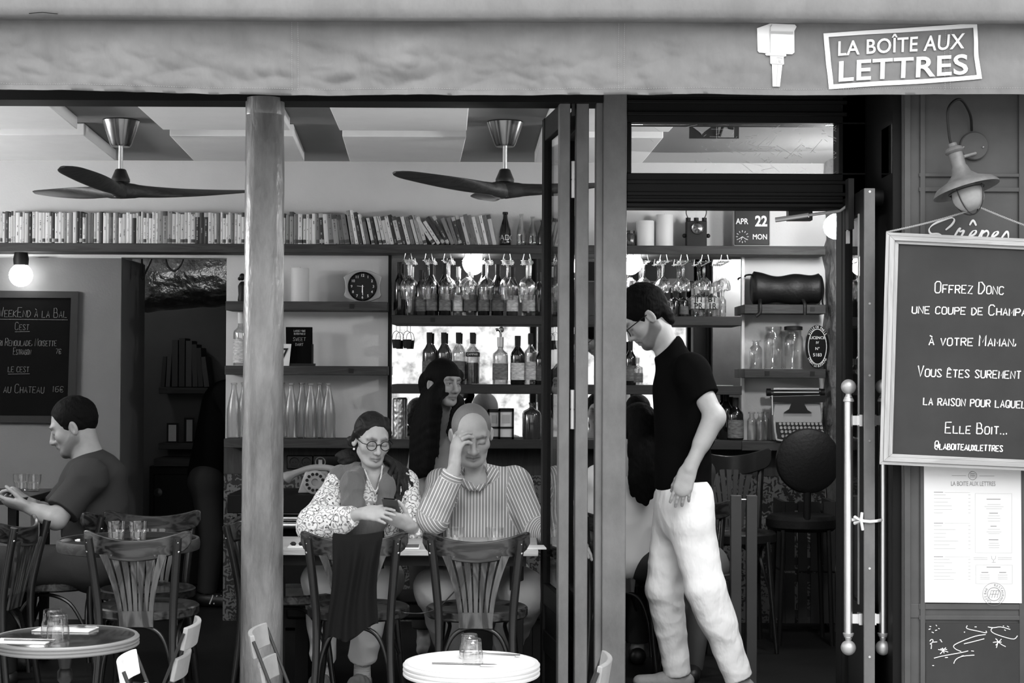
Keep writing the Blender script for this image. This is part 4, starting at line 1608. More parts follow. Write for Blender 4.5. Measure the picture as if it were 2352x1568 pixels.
ring(2234, 1092, 9.5, 0.0009, q)
mono(2234, 1092, 10, q)
ring(2283, 1364, 26, 0.0006, q)
ring(2283, 1364, 15, 0.0010, q)
mono(2283, 1364, 17, q, 0.3)
for k, ch in enumerate('BAR \u00b7 RESTAURANT \u00b7 CAFE'):
    if ch == ' ':
        continue
    l = text_m(ch, 0.013, extrude=0.0001)
    a = math.pi * 0.98 - k * 0.27
    c = P(2283, 1364, YM) - o0
    ca, sa = math.cos(a - math.pi / 2), math.sin(a - math.pi / 2)
    rr = 20 / Sm
    q.add([(c.x + math.cos(a) * rr + v[0] * ca - v[2] * sa, v[1] - 0.0005, c.z + math.sin(a) * rr + v[0] * sa + v[2] * ca) for v in l.v], l.f)
q.build('menu_print', mat('menu_ink', 0.2, 0.8), t)

# lower chalk panel with doodles
YD = YP - 0.006
t = thing('chalk_panel', 'framed chalk panel with doodled fireworks at the foot of the shop front', 'chalkboard', P(2236, 1500, YD))
o0 = t.location.copy()
a, b2 = P(2126, 1430, YD) - o0, P(2348, 1620, YD) - o0
M().box2((a.x, -0.002, b2.z), (b2.x, 0.004, a.z)).build('board', MT['board'], t)
q = M()
k = 1 / 3.085
def dd(pts, r=0.0016):
    q.tube(smoothpath([P(2000 + x * k, 1060 + y * k, YD - 0.003) - o0 for x, y in pts], 3), r, 6)


for pts in ([(410, 1188), (424, 1184)], [(416, 1166), (428, 1168)], [(456, 1196), (470, 1192)], [(462, 1156), (468, 1164)], [(432, 1206), (446, 1212)], [(478, 1180), (488, 1184)],
            [(418, 1272), (428, 1260), (440, 1262), (438, 1278), (420, 1292), (430, 1294), (428, 1326)], [(442, 1278), (470, 1276)], [(488, 1262), (496, 1262), (500, 1274), (506, 1276)],
            [(478, 1330), (514, 1338), (548, 1348)], [(492, 1362), (514, 1338), (532, 1316)], [(508, 1318), (520, 1356)], [(494, 1326), (540, 1330)],
            [(448, 1392), (500, 1378), (640, 1352), (690, 1340)], [(814, 1224), (740, 1236), (640, 1274), (588, 1302), (600, 1326), (640, 1344)], [(660, 1290), (720, 1276), (804, 1254)],
            [(588, 1430), (604, 1400), (650, 1378), (734, 1370)], [(684, 1160), (682, 1182), (760, 1200), (818, 1212), (816, 1198)], [(660, 1208), (668, 1206)], [(736, 1170), (750, 1170)],
            [(830, 1170), (870, 1176), (920, 1170), (988, 1188)], [(866, 1174), (852, 1192), (870, 1214), (940, 1240), (1014, 1256), (1040, 1232)], [(936, 1164), (944, 1164)], [(966, 1164), (980, 1172)],
            [(946, 1190), (956, 1196)], [(866, 1280), (900, 1276), (926, 1278)], [(890, 1318), (900, 1280), (892, 1256)], [(884, 1252), (920, 1290), (956, 1310)], [(926, 1256), (886, 1300)],
            [(712, 1340), (730, 1342)], [(526, 1388), (546, 1386)], [(644, 1376), (660, 1374)], [(436, 1444), (448, 1444)]):
    dd(pts)
q.build('chalk_doodle', MT['chalk'], t)
# ------------------------------------------------------------------ wall shelves, mirror and what stands on them
ZT = W(900, 561, YF).z           # top of the long shelf
def shelf(name, label, px0, px1, py, th=0.052, m='shelf', Y1=YB, group=None, yf=YF, pegs=()):
    a, b = W(px0, py, yf), W(px1, py, yf)
    z = (a.z + b.z) / 2
    q = M().box2((a.x, yf, z - th), (b.x, Y1 - 0.002, z))
    o = q.build(name, MT[m], loc=None, bevel=0.003)
    tag(o, label, 'shelf', group)
    for px in pegs:
        p = W(px, py + 10, yf)
        M().box((p.x, yf, z - th * 0.5), (0.026, 0.006, 0.026)).build('peg', MT['black'], o)
    return z


GS = 'wall shelves'
a = W(-300, 561, YF).x
b = W(1897, 566, YF).x
o = M().box2((a, YF, ZT - 0.050), (b, YB - 0.002, ZT)).build('wall_shelf', MT['shelf'], bevel=0.003)
tag(o, 'long wooden shelf high on the back wall carrying the row of books', 'shelf', GS)
zA = shelf('wall_shelf', 'short wooden shelf with the candle and clock by the iron column', 518, 889, 692, m='shelf', group=GS, pegs=(808,))
zB = shelf('wall_shelf', 'short wooden shelf with the small chalk sign by the iron column', 516, 889, 840, group=GS, pegs=(806,))
zC = shelf('wall_shelf', 'wooden shelf with the row of water bottles by the iron column', 514, 948, 1008, group=GS)
zD = shelf('wall_shelf', 'dark shelf in front of the mirror under the hanging wine glasses', 900, 1704, 725, m='shelf_dark', Y1=YB - 0.03, group=GS, pegs=(994,))
zE = shelf('wall_shelf', 'dark shelf in front of the mirror with the row of spirit bottles', 900, 1704, 884, m='shelf_dark', Y1=YB - 0.03, group=GS)
zF = shelf('wall_shelf', 'dark low shelf in front of the mirror with jars and small frames', 950, 1704, 1010, m='shelf_dark', Y1=YB - 0.03, group=GS)
zG = shelf('wall_shelf', 'short shelf on the right wall niche under the black rolled bag', 1710, 1897, 699, group=GS, pegs=(1866,))
zH = shelf('wall_shelf', 'short shelf in the right wall niche carrying glass jars and an oval sign', 1710, 1897, 847, group=GS, pegs=(1762, 1866))
zI = shelf('wall_shelf', 'short shelf in the right wall niche carrying the typewriter', 1704, 1897, 1014, group=GS)
# dark pegs in the shelf fronts
# mirror with thin dark frame
mz0, mz1 = zF - 0.02, ZT - 0.05
t = thing('mirror', 'wide wall mirror behind the bar shelves, reflecting the bright street', 'mirror', (0, YB - 0.004, 0))
ma, mb = W(897, 850, YB).x, W(1703, 850, YB).x
M().box2((ma, -0.008, mz0), (mb, 0.0, mz1)).build('glass', MT['mirror'], t, smooth=0)
q = M().box2((ma - 0.012, -0.05, mz0), (ma + 0.006, 0.0, mz1))
q.build('edge', MT['black_frame'], t)
q = M().box2((mb - 0.004, -0.03, mz0), (mb + 0.012, 0.0, mz1))
q.build('edge', MT['zinc'], t)

# ---- books
spines = {}
for nm, a_, rnd in (('pale', 0.56, 0.22), ('mid', 0.15, 0.35), ('dark', 0.018, 0.6), ('grey', 0.24, 0.15)):
    m = mat('spine_' + nm, a_, 0.65, rand=rnd)
    nt = m.node_tree
    b_ = nt.nodes['Principled BSDF']
    src = b_.inputs['Base Color'].links[0].from_socket
    tc = nt.nodes.new('ShaderNodeTexCoord')
    oi = nt.nodes.new('ShaderNodeObjectInfo')
    sp = nt.nodes.new('ShaderNodeSeparateXYZ')
    nt.links.new(tc.outputs['Generated'], sp.inputs[0])

    def mth(op, a0, b0=None):
        n = nt.nodes.new('ShaderNodeMath')
        n.operation = op
        for k, v in enumerate((a0, b0)):
            if v is None:
                continue
            if isinstance(v, (int, float)):
                n.inputs[k].default_value = v
            else:
                nt.links.new(v, n.inputs[k])
        return n.outputs[0]

    cb = nt.nodes.new('ShaderNodeCombineXYZ')
    nt.links.new(mth('MULTIPLY', sp.outputs[2], 75.0), cb.inputs[2])
    nt.links.new(mth('MULTIPLY', oi.outputs['Random'], 90.0), cb.inputs[0])
    nz = nt.nodes.new('ShaderNodeTexNoise')
    nz.inputs['Scale'].default_value = 1.0
    nt.links.new(cb.outputs[0], nz.inputs[0])
    cb2 = nt.nodes.new('ShaderNodeCombineXYZ')
    nt.links.new(mth('MULTIPLY', sp.outputs[2], 5.0), cb2.inputs[2])
    nt.links.new(mth('MULTIPLY', oi.outputs['Random'], 50.0), cb2.inputs[1])
    nz2 = nt.nodes.new('ShaderNodeTexNoise')
    nz2.inputs['Scale'].default_value = 1.0
    nt.links.new(cb2.outputs[0], nz2.inputs[0])
    inx = mth('LESS_THAN', mth('ABSOLUTE', mth('SUBTRACT', sp.outputs[0], 0.5)), 0.12)
    ink = mth('MULTIPLY', mth('MULTIPLY', inx, mth('GREATER_THAN', nz.outputs['Fac'], 0.47)), mth('GREATER_THAN', nz2.outputs['Fac'], 0.55))
    # a block of colour at the head or foot of some spines
    blk = mth('MULTIPLY', mth('GREATER_THAN', sp.outputs[2], 0.86), mth('GREATER_THAN', mth('FRACT', mth('MULTIPLY', oi.outputs['Random'], 7.3)), 0.72))
    blk2 = mth('MULTIPLY', mth('LESS_THAN', mth('ABSOLUTE', mth('SUBTRACT', sp.outputs[2], 0.10)), 0.055), mth('GREATER_THAN', mth('FRACT', mth('MULTIPLY', oi.outputs['Random'], 13.7)), 0.66))
    tot = mth('MINIMUM', mth('ADD', ink, mth('ADD', blk, blk2)), 1.0)
    mx = nt.nodes.new('ShaderNodeMix')
    mx.data_type = 'FLOAT'
    nt.links.new(tot, mx.inputs[0])
    nt.links.new(src, mx.inputs[2])
    mx.inputs[3].default_value = 0.35 if nm == 'dark' else 0.05
    nt.links.new(mx.outputs[0], b_.inputs['Base Color'])
    spines[nm] = m
MT['pages'] = mat('book_pages', 0.5, 0.9)
ORD = ['first', 'second', 'third', 'fourth', 'fifth', 'sixth', 'seventh', 'eighth', 'ninth', 'tenth', 'eleventh', 'twelfth', 'thirteenth', 'fourteenth', 'fifteenth', 'sixteenth',
       'seventeenth', 'eighteenth', 'nineteenth']
TENS = {20: 'twent', 30: 'thirt', 40: 'fort', 50: 'fift', 60: 'sixt', 70: 'sevent', 80: 'eight', 90: 'ninet'}


def ordn(n):
    if n <= 19:
        return ORD[n - 1]
    a = n // 10 * 10
    return TENS[a] + ('ieth' if n % 10 == 0 else 'y-' + ORD[n % 10 - 1])


bk_mesh = {}


def book(px, w, h, shade, lean, label, group):
    """px = foot of the spine in the photo, w,h in photo pixels"""
    s = S(2.565)
    W_, H_ = max(0.006, w / s), h / s
    key = (round(W_, 3), round(H_, 2), shade)
    D_ = 0.115
    if key not in bk_mesh:
        q = M()
        n = 5
        out = [(-W_ / 2 + W_ * i / n, -0.0035 * math.sin(math.pi * i / n)) for i in range(n + 1)] + [(W_ / 2, D_), (W_ / 2 - 0.0012, D_), (W_ / 2 - 0.0012, 0.004), (-W_ / 2 + 0.0012, 0.004), (-W_ / 2 + 0.0012, D_), (-W_ / 2, D_)]
        k = len(out)
        vs = [(x, y, 0) for x, y in out] + [(x, y, H_) for x, y in out]
        fs = [(i, (i + 1) % k, k + (i + 1) % k, k + i) for i in range(k)]
        cap = [(0, 1, 2, 3, 4, 5, k - 4, k - 3), (5, 6, 7, k - 4), (k - 3, k - 2, k - 1, 0)]
        cap = [(0, 1, 2, 3, 4, 5, 8, 9), (5, 6, 7, 8), (9, 10, 11, 0)]
        fs += [c[::-1] for c in cap] + [tuple(i + k for i in c) for c in cap]
        q.add(vs, fs)
        q.box2((-W_ / 2 + 0.0013, 0.004, 0.003), (W_ / 2 - 0.0013, D_ - 0.004, H_ - 0.003))
        me = q.mesh('book', 30)
        me.materials.append(spines[shade])
        me.materials.append(MT['pages'])
        for p in me.polygons[len(fs):]:
            p.material_index = 1
        bk_mesh[key] = me
    p = W(px, 558, 2.565)
    o = link('book', bk_mesh[key], None, loc=(p.x, 2.57, ZT + 0.0005), rot=(0, lean, 0))
    if lean < 0:
        o.location.z += abs(math.sin(lean)) * W_ * 0.5
    tag(o, label, 'book', group)
    return o


rs = random.Random(21)
px = -26.0
left = []
while px < 566:
    if 362 <= px < 392:
        sh, w, h = 'grey', 10.5, 75
    elif 446 <= px < 476:
        sh, w, h = 'dark', rs.uniform(8, 11), 72
    else:
        r_ = rs.random()
        sh = 'pale' if r_ < 0.80 else 'mid' if r_ < 0.93 else 'dark'
        w, h = rs.uniform(4.6, 9.2), rs.uniform(68, 74)
    left.append((px + w / 2, w, h, sh))
    px += w + 0.25
vis = [b for b in left if b[0] > -24]
for k, (px, w, h, sh) in enumerate(vis):
    wd = 'slim' if w < 6.2 else 'thick' if w > 8.4 else 'medium'
    n_from_right = len(vis) - k
    lab = '%s %s upright book, %s left of the iron column on the long shelf' % ({'pale': 'pale', 'mid': 'mid-grey', 'dark': 'dark', 'grey': 'plain grey'}[sh], wd, ordn(n_from_right))
    book(px, w, h, sh, 0.0, lab, 'books on the long shelf')
right = [  # foot px, width, height, shade, lean degrees
    (656, 6, 72, 'pale', 0), (664, 7, 68, 'grey', 0), (673, 9, 75, 'grey', 0), (683, 9, 70, 'mid', 0), (693, 10, 70, 'pale', 0), (703, 6, 69, 'pale', 0), (710, 6, 70, 'pale', 0), (717, 7, 69, 'pale', 0),
    (725, 8, 71, 'pale', -1), (734, 8, 70, 'mid', -1.5), (743, 10, 73, 'dark', -2.5), (754, 10, 70, 'pale', -4), (765, 11, 70, 'mid', -5), (777, 12, 68, 'grey', -6.5), (790, 11, 66, 'mid', -8), (802, 11, 67, 'mid', -9.5),
    (815, 9, 79, 'grey', -9), (824, 7, 80, 'pale', -10), (833, 8, 75, 'dark', -11), (842, 6, 72, 'pale', -11.5), (850, 8, 62, 'mid', -12), (861, 7, 62, 'pale', -12), (869, 7, 64, 'dark', -12), (878, 7, 66, 'pale', -12), (887, 7, 65, 'pale', -12.5),
    (896, 9, 66, 'pale', -13), (905, 8, 66, 'pale', -13), (914, 8, 70, 'dark', -13.5), (923, 9, 66, 'pale', -14), (933, 9, 65, 'dark', -14.5), (943, 8, 66, 'pale', -14.5), (953, 9, 65, 'mid', -14.5), (963, 7, 67, 'pale', -15), (972, 8, 69, 'grey', -15), (981, 8, 66, 'pale', -15.5),
    (1000, 8, 73, 'pale', -33), (1012, 8, 62, 'pale', -33), (1024, 8, 73, 'dark', -32), (1034, 8, 71, 'dark', -28), (1044, 9, 66, 'mid', -22), (1053, 8, 65, 'mid', -18), (1062, 8, 66, 'dark', -16),
    (1071, 8, 69, 'dark', -15), (1080, 8, 66, 'pale', -14.5), (1089, 9, 72, 'mid', -14), (1098, 8, 68, 'mid', -14), (1106, 8, 64, 'pale', -14), (1114, 7, 66, 'grey', -13.5), (1122, 7, 70, 'pale', -13), (1130, 9, 70, 'mid', -12.5), (1140, 9, 72, 'pale', -12)]
for k, (px, w, h, sh, ln) in enumerate(right):
    st_ = 'upright' if ln > -3 else 'slightly leaning' if ln > -13 else 'leaning' if ln > -25 else 'strongly tilted'
    lab = '%s %s book, %s right of the iron column on the long shelf' % ({'pale': 'pale', 'mid': 'mid-grey', 'dark': 'dark', 'grey': 'plain grey'}[sh], st_, ordn(k + 1))
    book(px - 4, w, h, sh, R(ln), lab, 'books on the long shelf')
for k, (px, w, sh, ln) in enumerate(((1258, 7, 'dark', 15), (1266, 6, 'pale', 15), (1274, 9, 'mid', 14), (1284, 8, 'pale', 13))):
    book(px, w, 66, sh, R(ln), '%s book leaning the other way behind the folded glass leaf, %s from the small bottles' % (sh if sh != 'mid' else 'mid-grey', ordn(k + 1)), 'books on the long shelf')


# ---- bottles
def bottle(name, label, px, base_z, wpx, hpx, Y, kind='wine', glass='bottle_dark', lab=None, cap='black', cat='bottle', group=None, lab_m='label_pale', n=24, neck=None):
    s = S(Y)
    r, h = wpx / s / 2, hpx / s
    x = W(px, 850, Y).x
    t = thing(name, label, cat, (x, Y, base_z), 0, group)
    if kind == 'wine':
        prof = [(0, 0), (r * 0.9, 0), (r, 0.006), (r, h * 0.60), (r * 0.92, h * 0.66), (r * 0.62, h * 0.72), (r * 0.38, h * 0.79), (r * 0.34, h * 0.95), (r * 0.40, h * 0.955), (r * 0.40, h), (0, h)]
    elif kind == 'square':
        prof = [(0, 0), (r * 0.95, 0), (r, 0.006), (r, h * 0.62), (r * 0.95, h * 0.66), (r * 0.50, h * 0.72), (r * 0.36, h * 0.76), (r * 0.34, h * 0.95), (r * 0.40, h * 0.955), (r * 0.40, h), (0, h)]
    elif kind == 'taper':      # water bottle, long shoulders
        prof = [(0, 0), (r * 0.92, 0), (r, 0.008), (r, h * 0.42), (r * 0.92, h * 0.54), (r * 0.72, h * 0.68), (r * 0.46, h * 0.82), (r * 0.36, h * 0.88), (r * 0.34, h * 0.96), (r * 0.44, h * 0.965), (r * 0.44, h), (0, h)]
    elif kind == 'soda':
        prof = [(0, 0), (r * 0.9, 0), (r, 0.006), (r * 0.95, h * 0.14), (r, h * 0.30), (r * 0.94, h * 0.46), (r * 0.66, h * 0.66), (r * 0.40, h * 0.82), (r * 0.36, h * 0.93), (r * 0.46, h * 0.94), (r * 0.46, h), (0, h)]
    elif kind == 'jug':
        prof = [(0, 0), (r * 0.95, 0), (r, 0.01), (r, h * 0.68), (r * 0.88, h * 0.76), (r * 0.4, h * 0.82), (r * 0.22, h * 0.86), (r * 0.22, h * 0.95), (r * 0.30, h * 0.955), (r * 0.30, h), (0, h)]
    elif kind == 'jar':
        prof = [(0, 0), (r * 0.92, 0), (r, 0.008), (r, h * 0.70), (r * 0.94, h * 0.78), (r * 0.80, h * 0.82), (r * 0.80, h * 0.93), (r * 0.84, h * 0.94), (r * 0.84, h), (r * 0.78, h)]
    elif kind == 'vial':
        prof = [(0, 0), (r * 0.92, 0), (r, 0.005), (r, h * 0.66), (r * 0.9, h * 0.74), (r * 0.55, h * 0.82), (r * 0.52, h * 0.94), (r * 0.78, h * 0.95), (r * 0.78, h), (r * 0.5, h)]
    if glass in ('bottle_clear', 'bottle_water', 'glass'):
        k_ = 0.90
        inner = [(max(0, rr * k_ - 0.001) if rr > 0 else 0, min(z + 0.004, h - 0.0005) if i < 3 else z) for i, (rr, z) in enumerate(prof)]
        if kind in ('jar', 'vial'):
            prof2 = prof + [(rr, z) for rr, z in inner[::-1]]
            M().lathe(prof2, n).build('body', MT[glass], t, smooth=50)
        else:
            prof2 = prof[:-1] + [(rr, z) for rr, z in inner[:-1][::-1]]
            M().lathe(prof2, n).build('body', MT[glass], t, smooth=50)
    else:
        M().lathe(prof, n).build('body', MT[glass], t, smooth=50)
    if cap:
        if kind in ('wine', 'square'):
            M().lathe([(r * 0.36, h * 0.80), (r * 0.39, h * 0.80), (r * 0.42, h * 0.96), (r * 0.42, h + 0.003), (0, h + 0.003)], 16).build('cap', MT[cap], t)
        elif kind == 'jar':
            M().lathe([(r * 0.80, h * 0.95), (r * 0.92, h * 0.95), (r * 0.92, h + 0.008), (r * 0.6, h + 0.012), (0, h + 0.012)], 20).build('lid', MT[cap], t)
        elif kind in ('soda', 'taper'):
            M().lathe([(r * 0.47, h - 0.006), (r * 0.49, h - 0.004), (r * 0.45, h + 0.003), (0, h + 0.003)], 14).build('cap', MT[cap], t)
    if lab:
        z0, z1 = lab
        M().lathe([(r + 0.0006, h * z0), (r + 0.0012, h * z0), (r + 0.0012, h * z1), (r + 0.0006, h * z1)], n, closed=True).build('label', MT[lab_m], t)
    return t


YT = 2.62
def bottle_text(t, body, z, size, m, r, bold=0.0):
    tx = text_m(body, size, bold=bold, extrude=0.0)
    tx.v = [(r * math.sin(x / r), -r * math.cos(x / r), zz + z) for x, y, zz in tx.v]
    return tx.build('label_text', m, t)


# long shelf, by the glass leaf
t = bottle('soda_bottle', 'dark soda bottle with white lettering beside the leaning books', 1159, ZT, 27, 77, YT, 'soda', 'bottle_dark', None, 'black', group='bottles on the long shelf')
bottle_text(t, 'GADO', 0.045, 0.045, MT['offwhite'], 27 / S(YT) / 2 + 0.001)
bottle('soda_bottle', 'clear soda bottle on the long shelf, the taller one beside the dark bottle', 1196, ZT, 23, 74, YT, 'soda', 'bottle_clear', None, None, group='bottles on the long shelf')
bottle('soda_bottle', 'clear soda bottle on the long shelf, the shorter one nearer the glass leaf', 1222, ZT, 23, 68, YT, 'soda', 'bottle_clear', None, None, group='bottles on the long shelf')
bottle('soda_bottle', 'bulging clear bottle on the long shelf, half hidden by the door stile', 1245, ZT, 24, 60, YT, 'soda', 'bottle_mid', None, None, group='bottles on the long shelf')
# water bottles
GW = 'water bottles on the low shelf'
for px, Y, lab in ((669, 2.60, 'first of the front row past the column'), (714, 2.60, 'middle of the front row past the column'), (755, 2.60, 'last of the front row toward the woman'),
                   (694, 2.68, 'in the back row behind the first two'), (735, 2.68, 'in the back row behind the last two'), (538, 2.60, 'at the shelf end by the kitchen'), (561, 2.66, 'half behind the kitchen side of the column'),
                   (648, 2.68, 'peeping out past the column')):
    bottle('water_bottle', 'tall water bottle on the low shelf, %s' % lab, px, zC, 34, 127, Y, 'taper', 'bottle_water', None, None, group=GW)
# bottle with pictures by the column
bottle('liqueur_bottle', 'clear bottle with a printed pale label beside the iron column', 552, zB, 33, 121, YT, 'square', 'bottle_clear', (0.05, 0.5), 'offwhite', lab_m='label_pale')

# ---- spirit bottles under the mirror, middle shelf
GB = 'spirit bottles on the middle mirror shelf'
rowE = [(986, 32, 118, 'wine', 'bottle_mid', 'dark-glass bottle with a wide mid-grey label, outermost on the mirror shelf', 'label_mid', 'black'),
        (1019, 31, 118, 'wine', 'bottle_mid', 'brown spirit bottle standing directly behind the dark-haired woman', 'label_mid', 'black'),
        (1053, 31, 118, 'wine', 'bottle_clear', 'clear spirit bottle right above the dark-haired woman', 'label_mid', 'black'),
        (1085, 30, 118, 'square', 'bottle_clear', 'clear bottle half full of dark liqueur with a black name band', None, 'black'),
        (1149, 35, 108, 'square', 'bottle_clear', 'square clear bottle with a pouring spout on the mirror shelf', 'label_mid', 'zinc'),
        (1189, 33, 111, 'wine', 'bottle_dark', 'dark wine-shaped bottle with a pale lower label on the mirror shelf', 'label_pale', 'black'),
        (1219, 28, 117, 'square', 'bottle_clear', 'slim clear bottle with a tall pale label on the mirror shelf', 'label_pale', 'black'),
        (1242, 26, 96, 'wine', 'bottle_dark', 'dark bottle partly behind the folded glass door stile', 'label_mid', 'black'),
        (1271, 25, 117, 'wine', 'bottle_mid', 'brown bottle seen through the folded glass leaf on the mirror shelf', 'label_mid', 'black'),
        (1448, 26, 100, 'wine', 'bottle_dark', 'dark bottle by the grey post in front of the waiter face', 'label_mid', 'black'),
        (1463, 27, 62, 'square', 'bottle_clear', 'short clear bottle with a mid-grey label below the waiter chin', 'label_mid', 'zinc')]
for px, w, h, kd, gl, lab, lm, cp in rowE:
    tt = bottle('spirit_bottle', lab, px, zE, w, h, YT, kd, gl, (0.10, 0.45) if lm else None, cp, group=GB, lab_m=lm or 'label_mid')
    r_ = w / S(YT) / 2
    if px == 1085:
        M().lathe([(0, 0.004), (r_ * 0.86, 0.004), (r_ * 0.86, 0.125), (0, 0.125)], 20).build('liquid', MT['bottle_mid'], tt)
        M().lathe([(r_ + 0.0006, 0.16), (r_ + 0.0012, 0.16), (r_ + 0.0012, 0.185), (r_ + 0.0006, 0.185)], 24, closed=True).build('label', MT['black'], tt)
        bottle_text(tt, 'CAMPARI', 0.172, 0.017, MT['offwhite'], r_ + 0.0016)
    if px == 1149:
        sp = smoothpath([(0, 0, 0.27), (0, 0, 0.30), (-0.012, -0.004, 0.318), (-0.026, -0.008, 0.315)], 4)
        M().tube(sp, 0.006, 8).build('spout', MT['chrome'], tt)
        M().ball((0.005, 0, 0.318), 0.014, 12).build('stopper', MT['zinc'], tt)
# ---- upper mirror shelf
GU = 'bottles on the upper mirror shelf'
rowD = [(917, 28, 122, 'wine', 'bottle_dark', None, 'hard by the mirror edge'), (940, 27, 116, 'square', 'bottle_clear', None, 'clear and slim, second from the mirror edge'), (966, 25, 104, 'wine', 'bottle_mid', 'label_mid', 'behind the second hanging glass'),
        (990, 27, 118, 'wine', 'bottle_dark', 'label_mid', 'between the second and third hanging glasses'), (1021, 28, 120, 'wine', 'bottle_dark', 'label_mid', 'behind the third hanging glass'), (1051, 22, 112, 'square', 'bottle_clear', 'label_pale', 'clear, with a small low label'),
        (1079, 30, 116, 'square', 'bottle_clear', 'label_mid', 'clear, behind the fourth hanging glass'), (1110, 27, 118, 'wine', 'bottle_dark', 'label_mid', 'behind the fifth hanging glass'), (1142, 28, 118, 'wine', 'bottle_dark', 'label_mid', 'between the fifth and sixth hanging glasses'),
        (1176, 27, 112, 'wine', 'bottle_mid', 'label_pale', 'with a tall pale label under the sixth glass'), (1214, 30, 116, 'square', 'bottle_clear', 'label_pale', 'clear, with a diamond label under the seventh glass'), (1238, 20, 100, 'wine', 'bottle_dark', None, 'dark and slim beside the door stile'),
        (1272, 24, 90, 'wine', 'bottle_dark', 'label_mid', 'seen through the folded glass leaf'), (1549, 22, 58, 'square', 'bottle_dark', None, 'short and dark above the waiter shoulder'), (1570, 22, 58, 'square', 'bottle_dark', 'label_mid', 'second short dark one above the waiter shoulder'),
        (1602, 33, 68, 'square', 'bottle_clear', 'label_pale', 'stout with lettered label, nearer the waiter'), (1634, 32, 68, 'square', 'bottle_clear', 'label_pale', 'stout with lettered label, farther from the waiter'),
        (1659, 17, 60, 'wine', 'bottle_clear', None, 'small and clear at the end of the mirror')]
for px, w, h, kd, gl, lm, lab in rowD:
    tt = bottle('spirit_bottle', 'bottle on the upper mirror shelf, %s' % lab, px, zD, w, h, YT + 0.03, kd, gl, ((0.10, 0.42) if px < 1590 else (0.28, 0.66)) if lm else None, 'black' if gl != 'bottle_clear' else 'zinc', group=GU, lab_m=lm or 'label_mid')
    r_ = w / S(YT + 0.03) / 2
    if px == 1602:
        bottle_text(tt, 'JN', 0.098, 0.045, MT['black'], r_ + 0.0018, 0.02)
        bottle_text(tt, 'PR', 0.060, 0.045, MT['black'], r_ + 0.0018, 0.02)
    if px == 1634:
        bottle_text(tt, 'BT', 0.098, 0.045, MT['black'], r_ + 0.0018, 0.02)
        bottle_text(tt, '1R', 0.060, 0.045, MT['black'], r_ + 0.0018, 0.02)

# ---- hanging wine glasses on wire racks
def wineglass(label, x, y, z_top, h=0.225, r=0.046, tilt=0.0, group='wine glasses hanging from the racks'):
    """hangs foot up from z_top"""
    prof = [(0, 0), (0.036, 0.001), (0.036, 0.003), (0.010, 0.006), (0.0045, 0.014), (0.0042, 0.085), (0.012, 0.096), (0.032, 0.112), (r, 0.140), (r * 0.99, 0.165), (r * 0.80, h), (r * 0.80 - 0.0012, h), (r * 0.97, 0.165), (r - 0.0016, 0.141), (0.030, 0.114), (0.010, 0.099), (0, 0.097)]
    me = GLM.get((h, r))
    if me is None:
        q = M().lathe([(a_, -z_) for a_, z_ in prof], 26)
        me = GLM[(h, r)] = q.mesh('wine_glass', 50)
        me.materials.append(MT['glass'])
    o = link('wine_glass', me, None, loc=(x, y, z_top), rot=(tilt, 0, 0))
    return tag(o, label, 'wine glass', group)


GLM = {}
rackm = MT['brushed']
ZR = ZT - 0.050 - 0.035
gx = [(938, 0.046), (985, 0.050), (1028, 0.050), (1075, 0.046), (1117, 0.046), (1165, 0.044), (1210, 0.046), (1268, 0.040)]
rnames = ['first', 'second', 'third', 'fourth', 'fifth', 'sixth', 'seventh', 'eighth']
for k, (px, r_) in enumerate(gx):
    x = W(px, 600, 2.58).x
    t = thing('glass_rack', 'wire glass rack under the long shelf, %s from the clock side' % rnames[k], 'rack', (x, 2.62, ZT - 0.05), 0, 'wire glass racks')
    for s in (-1, 1):
        M().tube([(0.016 * s, -0.075, 0.0), (0.022 * s, -0.078, -0.033), (0.022 * s, -0.07, -0.040), (0.022 * s, 0.10, -0.040)], 0.0022, 6).build('wire', rackm, t)
    wineglass('wine glass hanging at the front of the %s rack from the clock side' % rnames[k], x, 2.575, ZR + 0.0, 0.225, r_)
    if k not in (7,):
        wineglass('wine glass hanging at the back of the %s rack from the clock side' % rnames[k], x + 0.004, 2.685, ZR + 0.0, 0.21, 0.036)
for k, px in enumerate((1447, 1479, 1523, 1570, 1618, 1662)):
    x = W(px, 600, 2.58).x
    t = thing('glass_rack', 'wire glass rack under the long shelf, %s from the grey post' % rnames[k], 'rack', (x, 2.62, ZT - 0.05), 0, 'wire glass racks')
    for s in (-1, 1):
        M().tube([(0.016 * s, -0.075, 0.0), (0.022 * s, -0.078, -0.033), (0.022 * s, -0.07, -0.040), (0.022 * s, 0.10, -0.040)], 0.0022, 6).build('wire', rackm, t)
    hh = (0.2, 0.2, 0.17, 0.165, 0.16, 0.155)[k]
    wineglass('wine glass hanging at the front of the %s rack from the grey post' % rnames[k], x, 2.57, ZR, hh + 0.01, 0.038 if k else 0.03)
    wineglass('wine glass hanging at the back of the %s rack from the grey post' % rnames[k], x + 0.003, 2.66, ZR, hh, 0.036)

# lit globe lamps
def globe_lamp(label, c, r=0.067, sock=(0, 0, 1), m='globe', group='lit globe lamps', sl=0.05):
    t = thing('globe_lamp', label, 'lamp', c, 0, group)
    M().ball((0, 0, 0), r, 24).build('globe', MT[m], t)
    d = Vector(sock)
    M().tube([d * (r * 0.88), d * (r * 0.88 + sl * 0.5), d * (r * 0.88 + sl)], [r * 0.62, r * 0.66, r * 0.55], 20).build('socket', MT['black'], t)
    return t


